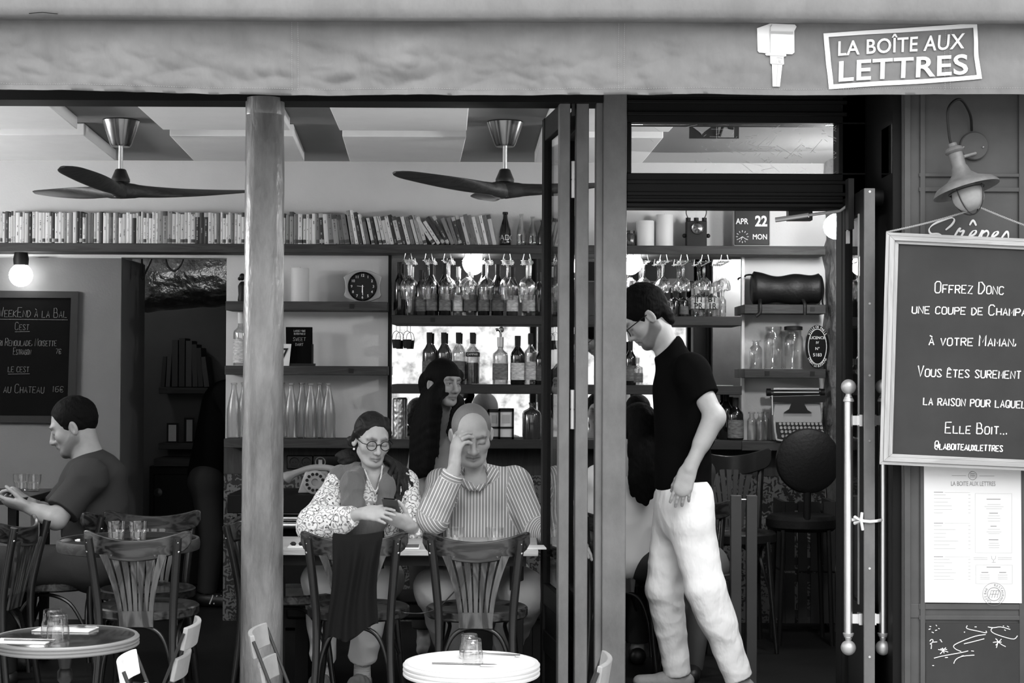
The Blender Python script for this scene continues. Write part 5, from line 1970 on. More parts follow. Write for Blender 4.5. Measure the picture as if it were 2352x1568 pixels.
g = W(48, 632, 2.62)
globe_lamp('lit globe lamp hanging under the shelf above the wall chalkboard', g, 0.066, sl=ZT - 0.05 - g.z - 0.058)
for px, lab in ((1086, 'lit globe lamp under the long shelf behind the hanging glasses'), (1452, 'lit globe lamp under the long shelf beside the grey post')):
    globe_lamp(lab, Vector((W(px, 600, 2.665).x, 2.665, W(px, 600, 2.665).z - 0.01)), 0.060, (0, 0, 1), sl=0.004)
g = W(1922, 520, 1.9)
MT['globe_fill'] = emit('fill_globe', 75.0)
MT['globe_fill_right'] = emit('fill_globe_right', 75.0)
MT['globe_door'] = emit('lit_globe_door', 65.0)
globe_lamp('lit globe lamp on the stone wall beside the door closer', Vector((xr - 0.10, 1.9, g.z)), 0.068, (1, 0, 0), m='globe_door')
globe_lamp('unseen fill globe added inside, high on the far left wall', Vector((-4.05, 1.2, 2.1)), 0.10, (-1, 0, 0), m='globe_fill')  # out of view, added to brighten the room from the left
globe_lamp('unseen fill globe added inside, on the stone wall behind the door jamb', Vector((xr - 0.13, 0.45, 2.25)), 0.10, (1, 0, 0), m='globe_fill_right')  # added out of sight behind the jamb to brighten the right side
globe_lamp('unseen fill globe added inside, on the left wall near the street', Vector((-4.05, 0.5, 2.1)), 0.10, (-1, 0, 0), m='globe_fill')  # second unseen globe added on this side to lift the interior light

globe_lamp('lit globe lamp in the kitchen behind the doorway pier', Vector((-2.62, 3.62, 2.25)), 0.07, (-1, 0, 0), m='globe')

# ---- niche things left
def candle(label, px, zb, wpx, hpx, Y=YT):
    s = S(Y)
    r, h = wpx / s / 2, hpx / s
    t = thing('candle', label, 'candle', (W(px, 850, Y).x, Y, zb), 0, 'pillar candles')
    M().lathe([(0, 0), (r * 0.97, 0), (r, 0.004), (r, h * 0.96), (r * 0.96, h), (r * 0.8, h - 0.004), (0, h - 0.006)], 32).build('wax', MT['wax'], t)
    M().cyl((0, 0, h - 0.007), (0.001, 0, h + 0.006), 0.0014, 6).build('wick', MT['black'], t)
    return t


candle('pale pillar candle on the short shelf beside the clock', 688, zA, 41, 78)
candle('short wide pillar candle on the long shelf, nearer the grey post', 1481, ZT, 42, 59)
candle('tall pillar candle on the long shelf beside the old lantern', 1525, ZT, 40, 73)
# small statuette
t = thing('figurine', 'small dark bust figurine on the short shelf against the iron column', 'figurine', (W(556, 850, YT).x, YT, zA))
M().lathe([(0, 0), (0.026, 0), (0.028, 0.01), (0.024, 0.04), (0.027, 0.09), (0.020, 0.105), (0.011, 0.115), (0, 0.118)], 20).build('robe', MT['black'], t)
q = M().ball((-0.003, -0.004, 0.142), 0.019, 14, (0.9, 1, 1.1))
q.ball((-0.017, -0.006, 0.132), 0.011, 10)
q.build('head', MT['black'], t)
# clock
t = thing('table_clock', 'retro clock with black dial and grey rounded case on the short shelf', 'clock', (W(832, 850, 2.60).x, 2.60, zA + 0.089))
sg = S(2.60)
pts = []
case = [(-44, 22), (-38, 27), (-18, 36), (0, 38), (18, 36), (38, 27), (44, 22), (41, 12), (39, 0), (40, -12), (43, -20), (38, -26), (18, -34), (0, -36), (-18, -34), (-38, -26), (-43, -20), (-40, -12), (-39, 0), (-41, 12)]
M().prism([(x / sg, z / sg) for x, z in case], -0.012, 0.035).build('case', mat('clock_case', 0.30, 0.4), t, bevel=0.004)
rc = 33 / sg
rx = Matrix.Rotation(R(90), 3, 'X')
M().lathe([(rc * 0.92, 0.010), (rc, 0.012), (rc * 1.02, 0.022), (rc * 0.97, 0.028), (rc * 0.92, 0.022)], 40, rot=rx, closed=True).build('bezel', MT['black_gloss'], t)
M().lathe([(0, 0.013), (rc * 0.95, 0.013), (rc * 0.95, 0.015), (0, 0.015)], 40, rot=rx).build('dial', MT['black'], t)
q = M()
for k in range(1, 13):
    a = R(90 - 30 * k)
    n_ = text_m(str(k), 0.021, extrude=0.0002, bold=0.01)
    q.add([(v[0] + math.cos(a) * rc * 0.76, v[1] - 0.0158, v[2] + math.sin(a) * rc * 0.76) for v in n_.v], n_.f)
q.build('numerals', MT['white'], t)
q = M()
for a, L_, w_ in ((R(-88), 0.60, 0.0022), (R(-92), 0.42, 0.003), (R(175), 0.38, 0.0008)):
    q.tube([(-math.cos(a) * 0.008, -0.0168, -math.sin(a) * 0.008), (math.cos(a) * rc * L_, -0.0168, math.sin(a) * rc * L_)], w_, 6, flat=0.4, up=(0, 1, 0))
q.build('hands', MT['white'], t)
# chalk sign and card
t = thing('small_chalk_sign', 'small standing chalk sign offering dessert on the short shelf', 'sign', (W(688, 850, 2.62).x, 2.62, zB))
M().prism([(-0.075, 0.012), (0.075, 0.012), (0.072, 0.222), (-0.080, 0.222)], -0.004, 0.004).build('board', MT['board_dark'], t)
q = M().box2((-0.085, -0.025, 0), (0.088, 0.03, 0.014))
q.box2((0.070, -0.01, 0.01), (0.078, 0.012, 0.125))
q.build('stand', MT['black'], t)
q = M()
for ln, z, h_, w_ in (('LAISSEZ VOUS', 0.195, 0.010, 0.6), ('TENTER PAR LE', 0.178, 0.010, 0.55), ('SWEET', 0.143, 0.019, 0.8), ('DART', 0.115, 0.015, 0.8)):
    chalk_text(q, ln, 0.0, z, h_, y=-0.006, w=w_, r=0.0009, rs=random.Random(5))
q.build('chalk_writing', mat('dusty_chalk', 0.4, 0.9), t)
t = thing('number_card', 'small white card with a black figure beside the chalk sign', 'card', (W(655, 850, 2.59).x, 2.59, zB))
M().prism([(-0.03, 0), (0.022, 0), (0.034, 0.125), (-0.03, 0.125)], 0, 0.004).build('card', MT['paper'], t)
tx = text_m('7', 0.08, bold=0.02)
tx.v = [(x - 0.004, y - 0.002, z + 0.068) for x, y, z in tx.v]
tx.build('figure', MT['black'], t)
# sockets
for k, (px, lab) in enumerate(((690, 'old double power socket in the wooden band, nearer the iron column'), (750, 'old power socket in the wooden band, nearer the woman in glasses'))):
    c = W(px, 1061, YB - 0.035)
    t = thing('power_socket', lab, 'socket', (c.x, YB - 0.0365, c.z), 0, 'wall sockets')
    M().box2((-0.078, -0.012, -0.040), (0.074, 0.0, 0.040)).build('plate', MT['black_gloss'], t, bevel=0.006)
    for xx in ((-0.033, 0.036) if k == 0 else (-0.034,)):
        f = M().lathe([(0, 0.010), (0.022, 0.010), (0.029, 0.016), (0.031, 0.016), (0.031, 0.010)], 24, (xx, 0, 0), rx)
        f = f.build('socket_ring', MT['zinc' if k else 'dark_metal'], t)
        q = M()
        for s in (-0.009, 0.009):
            q.cyl((xx + s, -0.0125, 0), (xx + s, -0.010, 0), 0.003, 8)
        q.build('pin_hole', MT['black'], f)
        if k:
            M().box((xx, -0.013, 0), (0.022, 0.003, 0.03)).build('insert', MT['offwhite'], f)
# ---- long shelf right of the post
c = W(1600, 540, 2.58)
t = thing('old_lantern', 'black box lantern with a round lens and wire handle on the long shelf', 'lantern', (c.x, 2.60, ZT))
sl_ = S(2.58)
M().box2((-0.058, -0.03, 0), (0.058, 0.05, 0.145)).build('body', MT['black'], t, bevel=0.004)
for xx in (-0.046, 0.0, 0.046):
    M().cyl((xx, 0, 0.14), (xx, 0, 0.165), 0.014, 12).build('top_post', MT['black'], t)
for s in (-1, 1):
    M().ball((0.068 * s, 0, 0.062), 0.013, 10).build('knob', MT['black'], t)
M().lathe([(0, 0.030), (0.030, 0.030), (0.036, 0.034), (0.034, 0.040), (0.026, 0.036), (0, 0.044)], 28, (0.004, 0, 0.103), rx).build('lens', MT['chrome'], t)
q = M().tube(smoothpath([(-0.046, 0, 0.16), (-0.058, 0, 0.195), (-0.044, 0, 0.222), (0.044, 0, 0.222), (0.058, 0, 0.195), (0.046, 0, 0.16)], 5), 0.003, 6)
q.cyl((-0.04, 0, 0.218), (0.04, 0, 0.218), 0.010, 10)
q.build('handle', MT['dark_metal'], t)
c = W(1725, 540, 2.60)
t = thing('flip_calendar', 'black desk calendar clock showing APR 22 MON on the long shelf', 'calendar', (c.x, 2.60, ZT))
cw, ch_ = 85 / S(2.6), 101 / S(2.6)
M().box2((-cw / 2, -0.035, 0.0), (cw / 2, 0.04, ch_)).build('case', mat('calendar_rim', 0.28, 0.4), t, bevel=0.012)
M().box2((-cw / 2 + 0.006, -0.0375, 0.008), (cw / 2 - 0.006, -0.030, ch_ - 0.007)).build('face', MT['black'], t, bevel=0.004)
q = M()
for body, x_, z_, sz, bo in (('Paris', 0.005, 0.228, 0.050, 0.012), ('APR', -0.057, 0.141, 0.046, 0.01), ('22', 0.052, 0.141, 0.082, 0.03), ('MON', 0.045, 0.053, 0.042, 0.008)):
    tx = text_m(body, sz, bold=bo, extrude=0.0002)
    tx.v = [(x * 0.85 + x_, y - 0.0385, z + z_) for x, y, z in tx.v]
    tx.build('lettering', MT['offwhite'], t)
for k in range(12):
    a = k * math.pi / 6
    q.tube([(-0.055 + math.cos(a) * 0.026, -0.0385, 0.055 + math.sin(a) * 0.026), (-0.055 + math.cos(a) * 0.036, -0.0385, 0.055 + math.sin(a) * 0.036)], 0.0016, 5)
for a, L_ in ((R(-35), 0.028), (R(-110), 0.02), (R(-145), 0.024)):
    q.tube([(-0.055, -0.0385, 0.055), (-0.055 + math.cos(a) * L_, -0.0385, 0.055 + math.sin(a) * L_)], 0.0016, 5)
q.build('dial_marking', MT['offwhite'], t)
t = bottle('dark_jar', 'dim glass jar on the long shelf against the grey post', 1445, ZT, 30, 36, YT, 'jar', 'bottle_mid', None, None)
# ---- right niche
leather = mat('black_leather', 0.005, 0.5, spec=0.25, bump=0.2, bscale=60)
c0 = W(1806, 655, 2.62)
t = thing('leather_bag', 'black rolled leather bag with straps lying on the short right shelf', 'bag', (c0.x, 2.63, zG))
sb = S(2.62)
G = []
for i in range(29):
    s = -1 + 2 * i / 28
    x = s * 80 / sb
    r_ = (33 + 5 * abs(s) ** 4 + 3 * math.sin(s * 6)) / sb
    if abs(s) > 0.97:
        r_ *= 0.75
    G.append([(x, math.cos(a) * r_ * 0.85, 0.09 + math.sin(a) * r_ + 0.008 * s * s) for a in np.linspace(0, 2 * math.pi, 25)])
q = M().sheet(G)
q.f.append(tuple(range(24))[::-1])
q.f.append(tuple(28 * 25 + j for j in range(24)))
q.build('roll', leather, t, smooth=70)
for pts in ([(-0.17, 0, 0.155), (-0.20, -0.02, 0.172), (-0.235, -0.03, 0.168), (-0.24, -0.03, 0.158)], [(0.17, 0.0, 0.16), (0.195, -0.02, 0.165), (0.21, -0.02, 0.10), (0.205, -0.02, 0.02), (0.215, -0.03, -0.015)],
            [(-0.16, -0.07, 0.03), (-0.165, -0.105, 0.0), (-0.165, -0.11, -0.045), (-0.19, -0.11, -0.068)], [(0.085, -0.07, 0.03), (0.09, -0.105, 0.0), (0.09, -0.11, -0.06)]):
    M().tube(smoothpath(pts, 4), 0.010, 8, flat=0.5).build('strap', leather, t)
GJ = 'glass jars in the right niche'
bottle('glass_jar', 'small clear flask on the right niche shelf, nearest the mirror', 1736, zH, 30, 66, YT, 'vial', 'bottle_clear', None, None, group=GJ)
bottle('glass_jar', 'large open glass jar in the middle of the right niche shelf', 1777, zH, 46, 97, YT, 'jar', 'bottle_clear', None, None, group=GJ)
bottle('glass_jar', 'large glass jar with a dark clamp lid beside the oval sign', 1822, zH, 46, 94, YT, 'jar', 'bottle_clear', None, 'black', group=GJ)
for px, lab in ((1727, 'nearest the mirror edge'), (1747, 'the middle one'), (1757, 'closest to the typewriter, slightly behind')):
    bottle('glass_vial', 'small clear bottle on the typewriter shelf, %s' % lab, px, zI, 22, 66, YT + (0.05 if px == 1757 else 0), 'vial', 'bottle_clear', None, None, group='small bottles beside the typewriter')
c = W(1877, 795, 2.60)
t = thing('oval_sign', 'black oval licence sign with white lettering on the right niche shelf', 'sign', (c.x, 2.60, zH + 0.128))
ov = lambda rx_, rz_: [(math.cos(a) * rx_, math.sin(a) * rz_) for a in np.linspace(0, 2 * math.pi, 41)[:-1]]
M().prism(ov(0.068, 0.124), -0.006, 0.006).build('plate', MT['black_gloss'], t)
q = M()
q.tube([(x, -0.0065, z) for x, z in ov(0.052, 0.100)], 0.0022, 5, closed=True)
for k, ln in enumerate((('LICENCE', 0.050, 0.022), ('IV', 0.022, 0.020), ('N\u00b0', -0.012, 0.022), ('5183', -0.048, 0.026))):
    tx = text_m(ln[0], ln[2], extrude=0.0002, bold=0.01)
    q.add([(x, y - 0.0068, z + ln[1]) for x, y, z in tx.v], tx.f)
for body, top in (('VILLE DE PARIS', 1), ('D\u00c9BIT DE BOISSONS', 0)):
    n_ = len(body)
    for k, ch in enumerate(body):
        if ch == ' ':
            continue
        f = (k - (n_ - 1) / 2) / n_ * 1.9
        a = math.pi / 2 - f if top else -math.pi / 2 + f
        tx = text_m(ch, 0.019, extrude=0.0002)
        x0_, z0_ = math.cos(a) * 0.060, math.sin(a) * 0.112
        an = a - math.pi / 2 if top else a + math.pi / 2
        q.add([(x0_ + x * math.cos(an) - z * math.sin(an), y - 0.0068, z0_ + x * math.sin(an) + z * math.cos(an)) for x, y, z in tx.v], tx.f)
q.build('lettering', MT['offwhite'], t)
# typewriter
c = W(1832, 950, 2.58)
t = thing('typewriter', 'old pale typewriter on the low right shelf', 'typewriter', (c.x, 2.60, zI))
st_ = S(2.58)
body_m = mat('typewriter_body', 0.30, 0.45)
def tp(px, py):
    return ((px - 1832) / st_, (1010 - py) / st_)


M().prism([tp(*p) for p in ((1780, 1009), (1776, 955), (1780, 925), (1884, 925), (1888, 955), (1884, 1009))], -0.02, 0.10).build('housing', body_m, t, bevel=0.006)
M().prism([tp(*p) for p in ((1768, 908), (1898, 904), (1893, 920), (1845, 922), (1854, 938), (1864, 944), (1800, 944), (1812, 936), (1818, 922), (1774, 920))], -0.034, -0.021).build('type_basket', MT['black'], t)
a, b2 = tp(1772, 900), tp(1888, 896)
q = M().cyl((a[0], 0.02, a[1]), (b2[0], 0.02, b2[1]), 0.018, 20)
q.build('platen', MT['dark_metal'], t)
a, b2 = tp(1778, 890), tp(1882, 889)
q = M().box2((a[0], -0.005, a[1] - 0.004), (b2[0], 0.005, a[1] + 0.006))
q.box2((a[0], -0.006, a[1] - 0.022), (b2[0], 0.0, a[1] - 0.016))
q.build('paper_rail', MT['brushed'], t)
for px in (1768, 1892):
    a = tp(px, 898)
    M().cyl((a[0] - 0.012, 0.02, a[1]), (a[0] + 0.012, 0.02, a[1]), 0.022, 16).build('platen_knob', MT['black'], t)
a, b2 = tp(1773, 905), tp(1774, 950)
M().tube([(a[0], -0.03, a[1]), (b2[0], -0.035, b2[1])], 0.005, 8).build('return_lever', MT['brushed'], t)
M().prism([tp(*p) for p in ((1780, 1009), (1781, 966), (1884, 966), (1884, 1009))], -0.075, -0.021).build('keyboard_deck', MT['dark_metal'], t)
for r_, py in enumerate((969, 978, 987, 997)):
    for k in range(11):
        a = tp(1788 + k * 9.2 + r_ * 2, py)
        M().lathe([(0, 0.076), (0.0075, 0.077), (0.009, 0.080), (0.008, 0.084), (0, 0.083)], 12, (a[0], 0, a[1]), rx).build('key', body_m, t)
M().tube(smoothpath([(*tp(1776, 962)[:1], -0.06, tp(1776, 962)[1]), (tp(1778, 995)[0], -0.085, tp(1778, 995)[1]), (tp(1790, 1009)[0], -0.09, tp(1790, 1009)[1] + 0.004), (tp(1880, 1009)[0], -0.09, tp(1880, 1009)[1] + 0.004)], 5), 0.006, 8).build('front_rim', body_m, t)
# ---- low mirror shelf
t = bottle('champagne_bottle', 'dark champagne bottle with a wide pale label behind the waiter elbow', 1690, zF, 36, 96, YT, 'wine', 'bottle_dark', (0.05, 0.48), 'black', lab_m='label_mid', group='champagne bottles')
bottle('champagne_bottle', 'dark champagne bottle behind the labelled one', 1668, zF, 34, 110, YT + 0.05, 'wine', 'bottle_dark', None, 'black', group='champagne bottles')
bottle('demijohn', 'round-shouldered dark glass demijohn beside the picture frames', 1222, zF, 42, 82, YT, 'jug', 'bottle_mid', None, None)
bottle('drink_jar', 'clear jar with a straw beside the grey post', 1449, zF, 22, 46, YT, 'jar', 'bottle_clear', None, 'zinc')
M().cyl((W(1451, 850, YT).x, YT - 0.005, zF + 0.10), (W(1451, 850, YT).x, YT - 0.005, zF + 0.17), 0.003, 8).build('straw', MT['offwhite'], bpy.data.objects['drink_jar'])
bpy.data.objects['straw'].location = (-bpy.data.objects['drink_jar'].location.x, -YT, -zF)
for px, y0, h_, w_, lab in ((1135, 2.64, 66, 30, 'narrow picture frame on the low mirror shelf, partly behind the bald man'), (1163, 2.60, 68, 36, 'picture frame in pale mount on the low mirror shelf')):
    s_ = S(y0)
    t = thing('picture_frame', lab, 'picture frame', (W(px, 850, y0).x, y0, zF), 0, 'picture frames on the low shelf')
    w2, h2 = w_ / s_, h_ / s_
    q = M()
    for a, b2 in (((-w2 / 2, 0), (-w2 / 2 + 0.012, h2)), ((w2 / 2 - 0.012, 0), (w2 / 2, h2)), ((-w2 / 2, 0), (w2 / 2, 0.012)), ((-w2 / 2, h2 - 0.012), (w2 / 2, h2)), ((-w2 / 2, h2 * 0.36), (w2 / 2, h2 * 0.36 + 0.01))):
        q.box2((a[0], -0.008, a[1]), (b2[0], 0.008, b2[1]))
    q.build('frame', MT['black'], t)
    M().box2((-w2 / 2 + 0.01, -0.001, 0.01), (w2 / 2 - 0.01, 0.003, h2 - 0.01)).build('mount', MT['offwhite'], t)
    M().box2((-w2 / 2 + 0.024, -0.003, h2 * 0.36 + 0.03), (w2 / 2 - 0.024, -0.001, h2 - 0.03)).build('picture', MT['zinc'], t)
t = thing('foil_canister', 'tall canister wrapped in crinkled foil standing at the mirror edge', 'canister', (W(916, 850, YT).x, YT, zC))
q = M().lathe([(0, 0), (0.035, 0), (0.036, 0.01), (0.036, 0.215), (0.030, 0.225), (0, 0.225)], 40)
G = []
for i in range(41):
    z = 0.225 * i / 40
    G.append([(math.cos(a) * (0.035 + 0.003 * mnoise.noise(Vector((math.cos(a) * 4, math.sin(a) * 4, z * 60)))), math.sin(a) * (0.035 + 0.003 * mnoise.noise(Vector((math.cos(a) * 4, math.sin(a) * 4, z * 60)))), z) for a in np.linspace(0, 2 * math.pi, 41)])
q = M().sheet(G)
q.lathe([(0, 0.224), (0.034, 0.224), (0.03, 0.232), (0, 0.232)], 24)
q.build('foil', mat('foil', 0.55, 0.3, 1.0), t)
# buckets hanging from the upper mirror shelf
for px, lab in ((909, 'small black bucket hanging at the mirror edge'), (934, 'small black bucket hanging beside the first spirit bottle')):
    c = W(px, 778, 2.55)
    t = thing('hanging_bucket', lab, 'bucket', (c.x, 2.60, zD - 0.052), 0, 'small hanging buckets')
    z0 = -0.135
    M().lathe([(0.0, z0), (0.020, z0), (0.026, z0 + 0.05), (0.028, z0 + 0.05), (0.024, z0 + 0.048), (0.018, z0 + 0.004), (0, z0 + 0.004)], 20).build('pail', MT['black'], t)
    M().tube(smoothpath([(-0.025, 0, z0 + 0.05), (-0.018, 0, z0 + 0.085), (0, 0, z0 + 0.098), (0.018, 0, z0 + 0.085), (0.025, 0, z0 + 0.05)], 5), 0.0016, 6).build('handle', MT['dark_metal'], t)
    M().tube([(0, 0, z0 + 0.098), (0, 0, 0.0)], 0.0014, 5).build('hook', MT['dark_metal'], t)

# ------------------------------------------------------------------ exit signs seen through the transom
c = W(1640, 296, 0.5)
for px0, px1, lab, kind in ((1583, 1645, 'hanging sign with a heart beside the exit sign, seen through the transom', 'heart'), (1647, 1697, 'hanging emergency exit sign with a running figure, seen through the transom', 'run')):
    a, b2 = W(px0, 318, 0.5), W(px1, 262, 0.5)
    t = thing('hanging_sign', lab, 'sign', ((a.x + b2.x) / 2, 0.5, a.z), 0, 'hanging safety signs')
    w2, h2 = b2.x - a.x, b2.z - a.z
    M().box2((-w2 / 2, -0.006, 0), (w2 / 2, 0.006, h2)).build('panel', mat('sign_grey', 0.055, 0.6), t)
    q = M()
    if kind == 'heart':
        hp = [(0.055 * math.sin(u) ** 3, 0.0028 * (13 * math.cos(u) - 5 * math.cos(2 * u) - 2 * math.cos(3 * u) - math.cos(4 * u))) for u in np.linspace(0, 2 * math.pi, 33)[:-1]]
        q.prism([(x - 0.005, z + 0.062) for x, z in hp], -0.008, -0.0062)
        q.build('heart', MT['offwhite'], t)
    else:
        q.box2((-w2 / 2 + 0.004, -0.008, 0.004), (w2 / 2 - 0.022, -0.0062, h2 - 0.004))
        q.build('backing', MT['offwhite'], t)
        q = M()
        for pts in ([(-0.03, 0.008), (-0.018, 0.045), (0.0, 0.072)], [(0.0, 0.072), (0.012, 0.045), (0.032, 0.043)], [(0.0, 0.07), (0.004, 0.105)], [(0.004, 0.10), (0.026, 0.088)], [(0.004, 0.102), (-0.022, 0.09)]):
            q.tube([(x - 0.008, -0.009, z) for x, z in pts], 0.006, 6, flat=0.3, up=(0, 1, 0))
        q.ball((0.0, -0.009, 0.122), 0.009, 10, (1, 0.3, 1))
        q.build('running_figure', mat('sign_dark', 0.03, 0.6), t)
    for s in (-1, 1):
        M().tube([(s * w2 * 0.35, 0, h2), (s * w2 * 0.35, 0, CEIL - a.z)], 0.002, 5).build('wire', MT['zinc'], t)

# ------------------------------------------------------------------ left recess: big chalkboard, kitchen
t = thing('wall_chalkboard', 'dark framed menu chalkboard on the wall behind the man with the phone', 'chalkboard', (W(0, 820, YB).x, YB - 0.02, W(0, 820, YB).z))
o0 = t.location.copy()
Y_ = YB - 0.03
def B(px, py, dy=0.0):
    return W(px, py, Y_ + dy) - o0


q = M()
co = [(-330, 664), (180, 669), (172, 972), (-330, 966)]
ci = [(-316, 682), (163, 684), (154, 955), (-316, 952)]
def quad_slab2(a, b, c, d, y0, y1, q):
    vs = [B(*p, y0) for p in (a, b, c, d)] + [B(*p, y1) for p in (a, b, c, d)]
    return q.add(vs, [(0, 1, 2, 3), (7, 6, 5, 4), (0, 4, 5, 1), (1, 5, 6, 2), (2, 6, 7, 3), (3, 7, 4, 0)])


for k in range(4):
    quad_slab2(co[k], co[(k + 1) % 4], ci[(k + 1) % 4], ci[k], -0.012, 0.02, q)
q.build('frame', mat('dark_board_frame', 0.012, 0.6, spec=0.2), t)
quad_slab2(*ci, 0.0, 0.015, M()).build('board', MT['board_dark'], t)
Sc = S(Y_)
chalk_lines([('CE ^WEEK^END A< LA ^BAL', 62, 728, 15, 185, -0.01, 1), ('^CEST', 50, 757, 12, 34, 0, 1), ('CELERI ^REMOULADE, ^NOISETTE', 50, 794, 12, 160, 0, 0), ('^ESTRAGON', 50, 814, 11, 42, 0, 0), ('7#', 134, 812, 11, 14, 0, 0),
             ('LE CEST', 42, 854, 12, 50, 0, 1), ('THON AU ^CHATEAU', 32, 902, 14, 140, 0, 0), ('16#', 134, 900, 13, 26, 0, 0)], 'chalk_writing', t, -0.0118, 0.0015, MT['chalk_faint'])
# kitchen things, dark
KY = 4.05
def kx(px, Y=KY):
    return W(px, 850, Y).x


for py, lab in ((890, 'upper kitchen shelf with leaning binders in the dark doorway'), (1018, 'lower kitchen shelf with small frames in the dark doorway')):
    z = W(430, py, KY).z
    o = M().box2((kx(365), KY, z - 0.04), (kx(520), 4.298, z)).build('kitchen_shelf', MT['shelf'], bevel=0.003)
    tag(o, lab, 'shelf', 'kitchen shelves')
    if py == 890:
        for k, (px, w, h, sh) in enumerate(((372, 9, 70, 4), (384, 10, 78, 3), (400, 14, 108, 0), (416, 14, 112, 0), (432, 14, 106, 0), (447, 12, 98, -2), (460, 12, 90, -4), (474, 12, 70, -8))):
            s_ = S(KY)
            o = M().box2((-w / s_ / 2, 0.02, 0), (w / s_ / 2, 0.20, h / s_)).build('binder', mat('binder_%d' % k, (0.02, 0.05, 0.03)[k % 3], 0.6), loc=(kx(px), KY, z + 0.005), rot=(0, R(sh), 0), bevel=0.002)
            tag(o, 'dark binder on the kitchen shelf, %s from the doorway edge' % ORD[k], 'binder', 'binders on the kitchen shelf')
    else:
        for k, (px, w, h) in enumerate(((394, 26, 46), (432, 22, 58))):
            s_ = S(KY)
            t = thing('photo_frame', ('small upright photo frame on the lower kitchen shelf', 'tilted dark photo frame on the lower kitchen shelf')[k], 'picture frame', (kx(px), KY + 0.05, z), (0, 0.4)[k], 'small frames in the kitchen')
            M().box2((-w / s_ / 2, -0.008, 0), (w / s_ / 2, 0.008, h / s_)).build('frame', MT['black'], t)
            M().box2((-w / s_ / 2 + 0.012, -0.010, 0.012), (w / s_ / 2 - 0.012, -0.008, h / s_ - 0.012)).build('picture', MT['zinc'], t)
z0 = W(400, 1070, 3.9).z
t = thing('kitchen_safe', 'dark metal cabinet with a round dial low in the kitchen doorway', 'cabinet', (kx(430, 3.9), 3.9, 0))
M().box2((kx(345, 3.9) - t.location.x, 0, 0), (kx(515, 3.9) - t.location.x, 0.35, z0)).build('body', MT['black_frame'], t, bevel=0.006)
M().box2((kx(357, 3.9) - t.location.x, -0.02, 0.05), (kx(500, 3.9) - t.location.x, 0.0, z0 - 0.05)).build('door', MT['black_frame'], t, bevel=0.006)
M().lathe([(0, 0.02), (0.028, 0.02), (0.028, 0.035), (0, 0.04)], 20, (kx(368, 3.9) - t.location.x, 0, W(368, 1130, 3.9).z), rx).build('dial', MT['dark_metal'], t)
o = M().box2((kx(355, 3.85), 3.85, z0 + 0.002), (kx(500, 3.85), 4.2, z0 + 0.05)).build('tray', MT['shelf_dark'])
tag(o, 'dark wooden tray on top of the kitchen cabinet', 'tray')
foil = mat('duct_foil', 0.6, 0.3, 1.0, bump=0.5, bscale=13, dist=0.05)
q = M()
G = []
c = W(440, 655, 3.6)
for i in range(61):
    s = i / 60
    x = kx(338, 3.6) + (kx(600, 3.6) - kx(338, 3.6)) * s
    z = c.z + 0.06 * s + 0.05
    G.append([(x + 0.06 * math.cos(a), 3.6 + math.cos(a) * 0.22 * (1 + 0.05 * mnoise.noise(Vector((x * 9, math.cos(a) * 2.5, math.sin(a) * 2.5)))), z + math.sin(a) * 0.22 * (1 + 0.05 * mnoise.noise(Vector((x * 9, math.cos(a) * 2.5 + 5, math.sin(a) * 2.5))))) for a in np.linspace(0, 2 * math.pi, 49)])
q.sheet(G)
q.f.append(tuple(range(48)))
tag(q.build('ventilation_duct', foil, smooth=80), 'crinkled foil ventilation duct under the kitchen ceiling', 'duct')
z = ZT - 0.05
for k, pts in enumerate(([(326, 592), (327, 640), (333, 628), (346, 600), (348, 590)], [(380, 592), (386, 612), (400, 622), (414, 610), (422, 590)])):
    o = M().tube(smoothpath([W(x, y, 2.9) for x, y in pts], 5), 0.006, 6).build('hanging_cable', MT['black'])
    tag(o, ('black cable looped at the corner of the kitchen doorway', 'black cable looped under the middle of the kitchen header')[k], 'cable', 'hanging cables')
# ------------------------------------------------------------------ things by the tiled wall
t = thing('rotary_phone', 'old pale rotary telephone on the dark console behind the woman in glasses', 'telephone', W(722, 1131, 2.3))
ph = mat('phone_plastic', 0.30, 0.4)
M().prism([(-0.085, 0), (0.105, 0), (0.075, 0.12), (-0.045, 0.12)], -0.06, 0.09).build('body', ph, t, bevel=0.01)
f = M().lathe([(0.020, 0.062), (0.060, 0.064), (0.066, 0.070), (0.060, 0.074), (0.02, 0.072)], 32, (0.012, 0.0, 0.062), rx, closed=True).build('dial', ph, t)
q = M()
for k in range(10):
    a = k * 0.52 + 0.3
    q.lathe([(0, 0.074), (0.009, 0.074), (0.009, 0.0755), (0, 0.0755)], 10, (0.012 + math.cos(a) * 0.045, 0, 0.062 + math.sin(a) * 0.045), rx)
q.build('finger_hole', MT['black'], f)
q = M().tube(smoothpath([(-0.16, -0.02, 0.075), (-0.12, -0.02, 0.10), (-0.02, 0, 0.135), (0.08, 0, 0.135), (0.12, 0, 0.11)], 5), [0.03, 0.036, 0.036, 0.032, 0.028, 0.022, 0.02, 0.018, 0.018, 0.018, 0.018, 0.018, 0.018, 0.018, 0.018, 0.018, 0.02, 0.024, 0.03, 0.032, 0.03][:21], 14)
q.build('handset', ph, t)
c = W(690, 1145, 2.25)
t = thing('console', 'dark console with chrome rails against the tiled wall behind the long table', 'console', (c.x, 2.3, 0))
zt_ = W(722, 1131, 2.3).z - 0.002
x0, x1 = W(535, 850, 2.3).x - c.x, W(800, 850, 2.3).x - c.x
M().box2((x0, -0.15, zt_ - 0.10), (x1, 0.36, zt_)).build('top', MT['black_frame'], t, bevel=0.004)
M().box2((x0 + 0.02, 0.05, 0.02), (x1 - 0.02, 0.34, zt_ - 0.10)).build('body', MT['black_frame'], t)
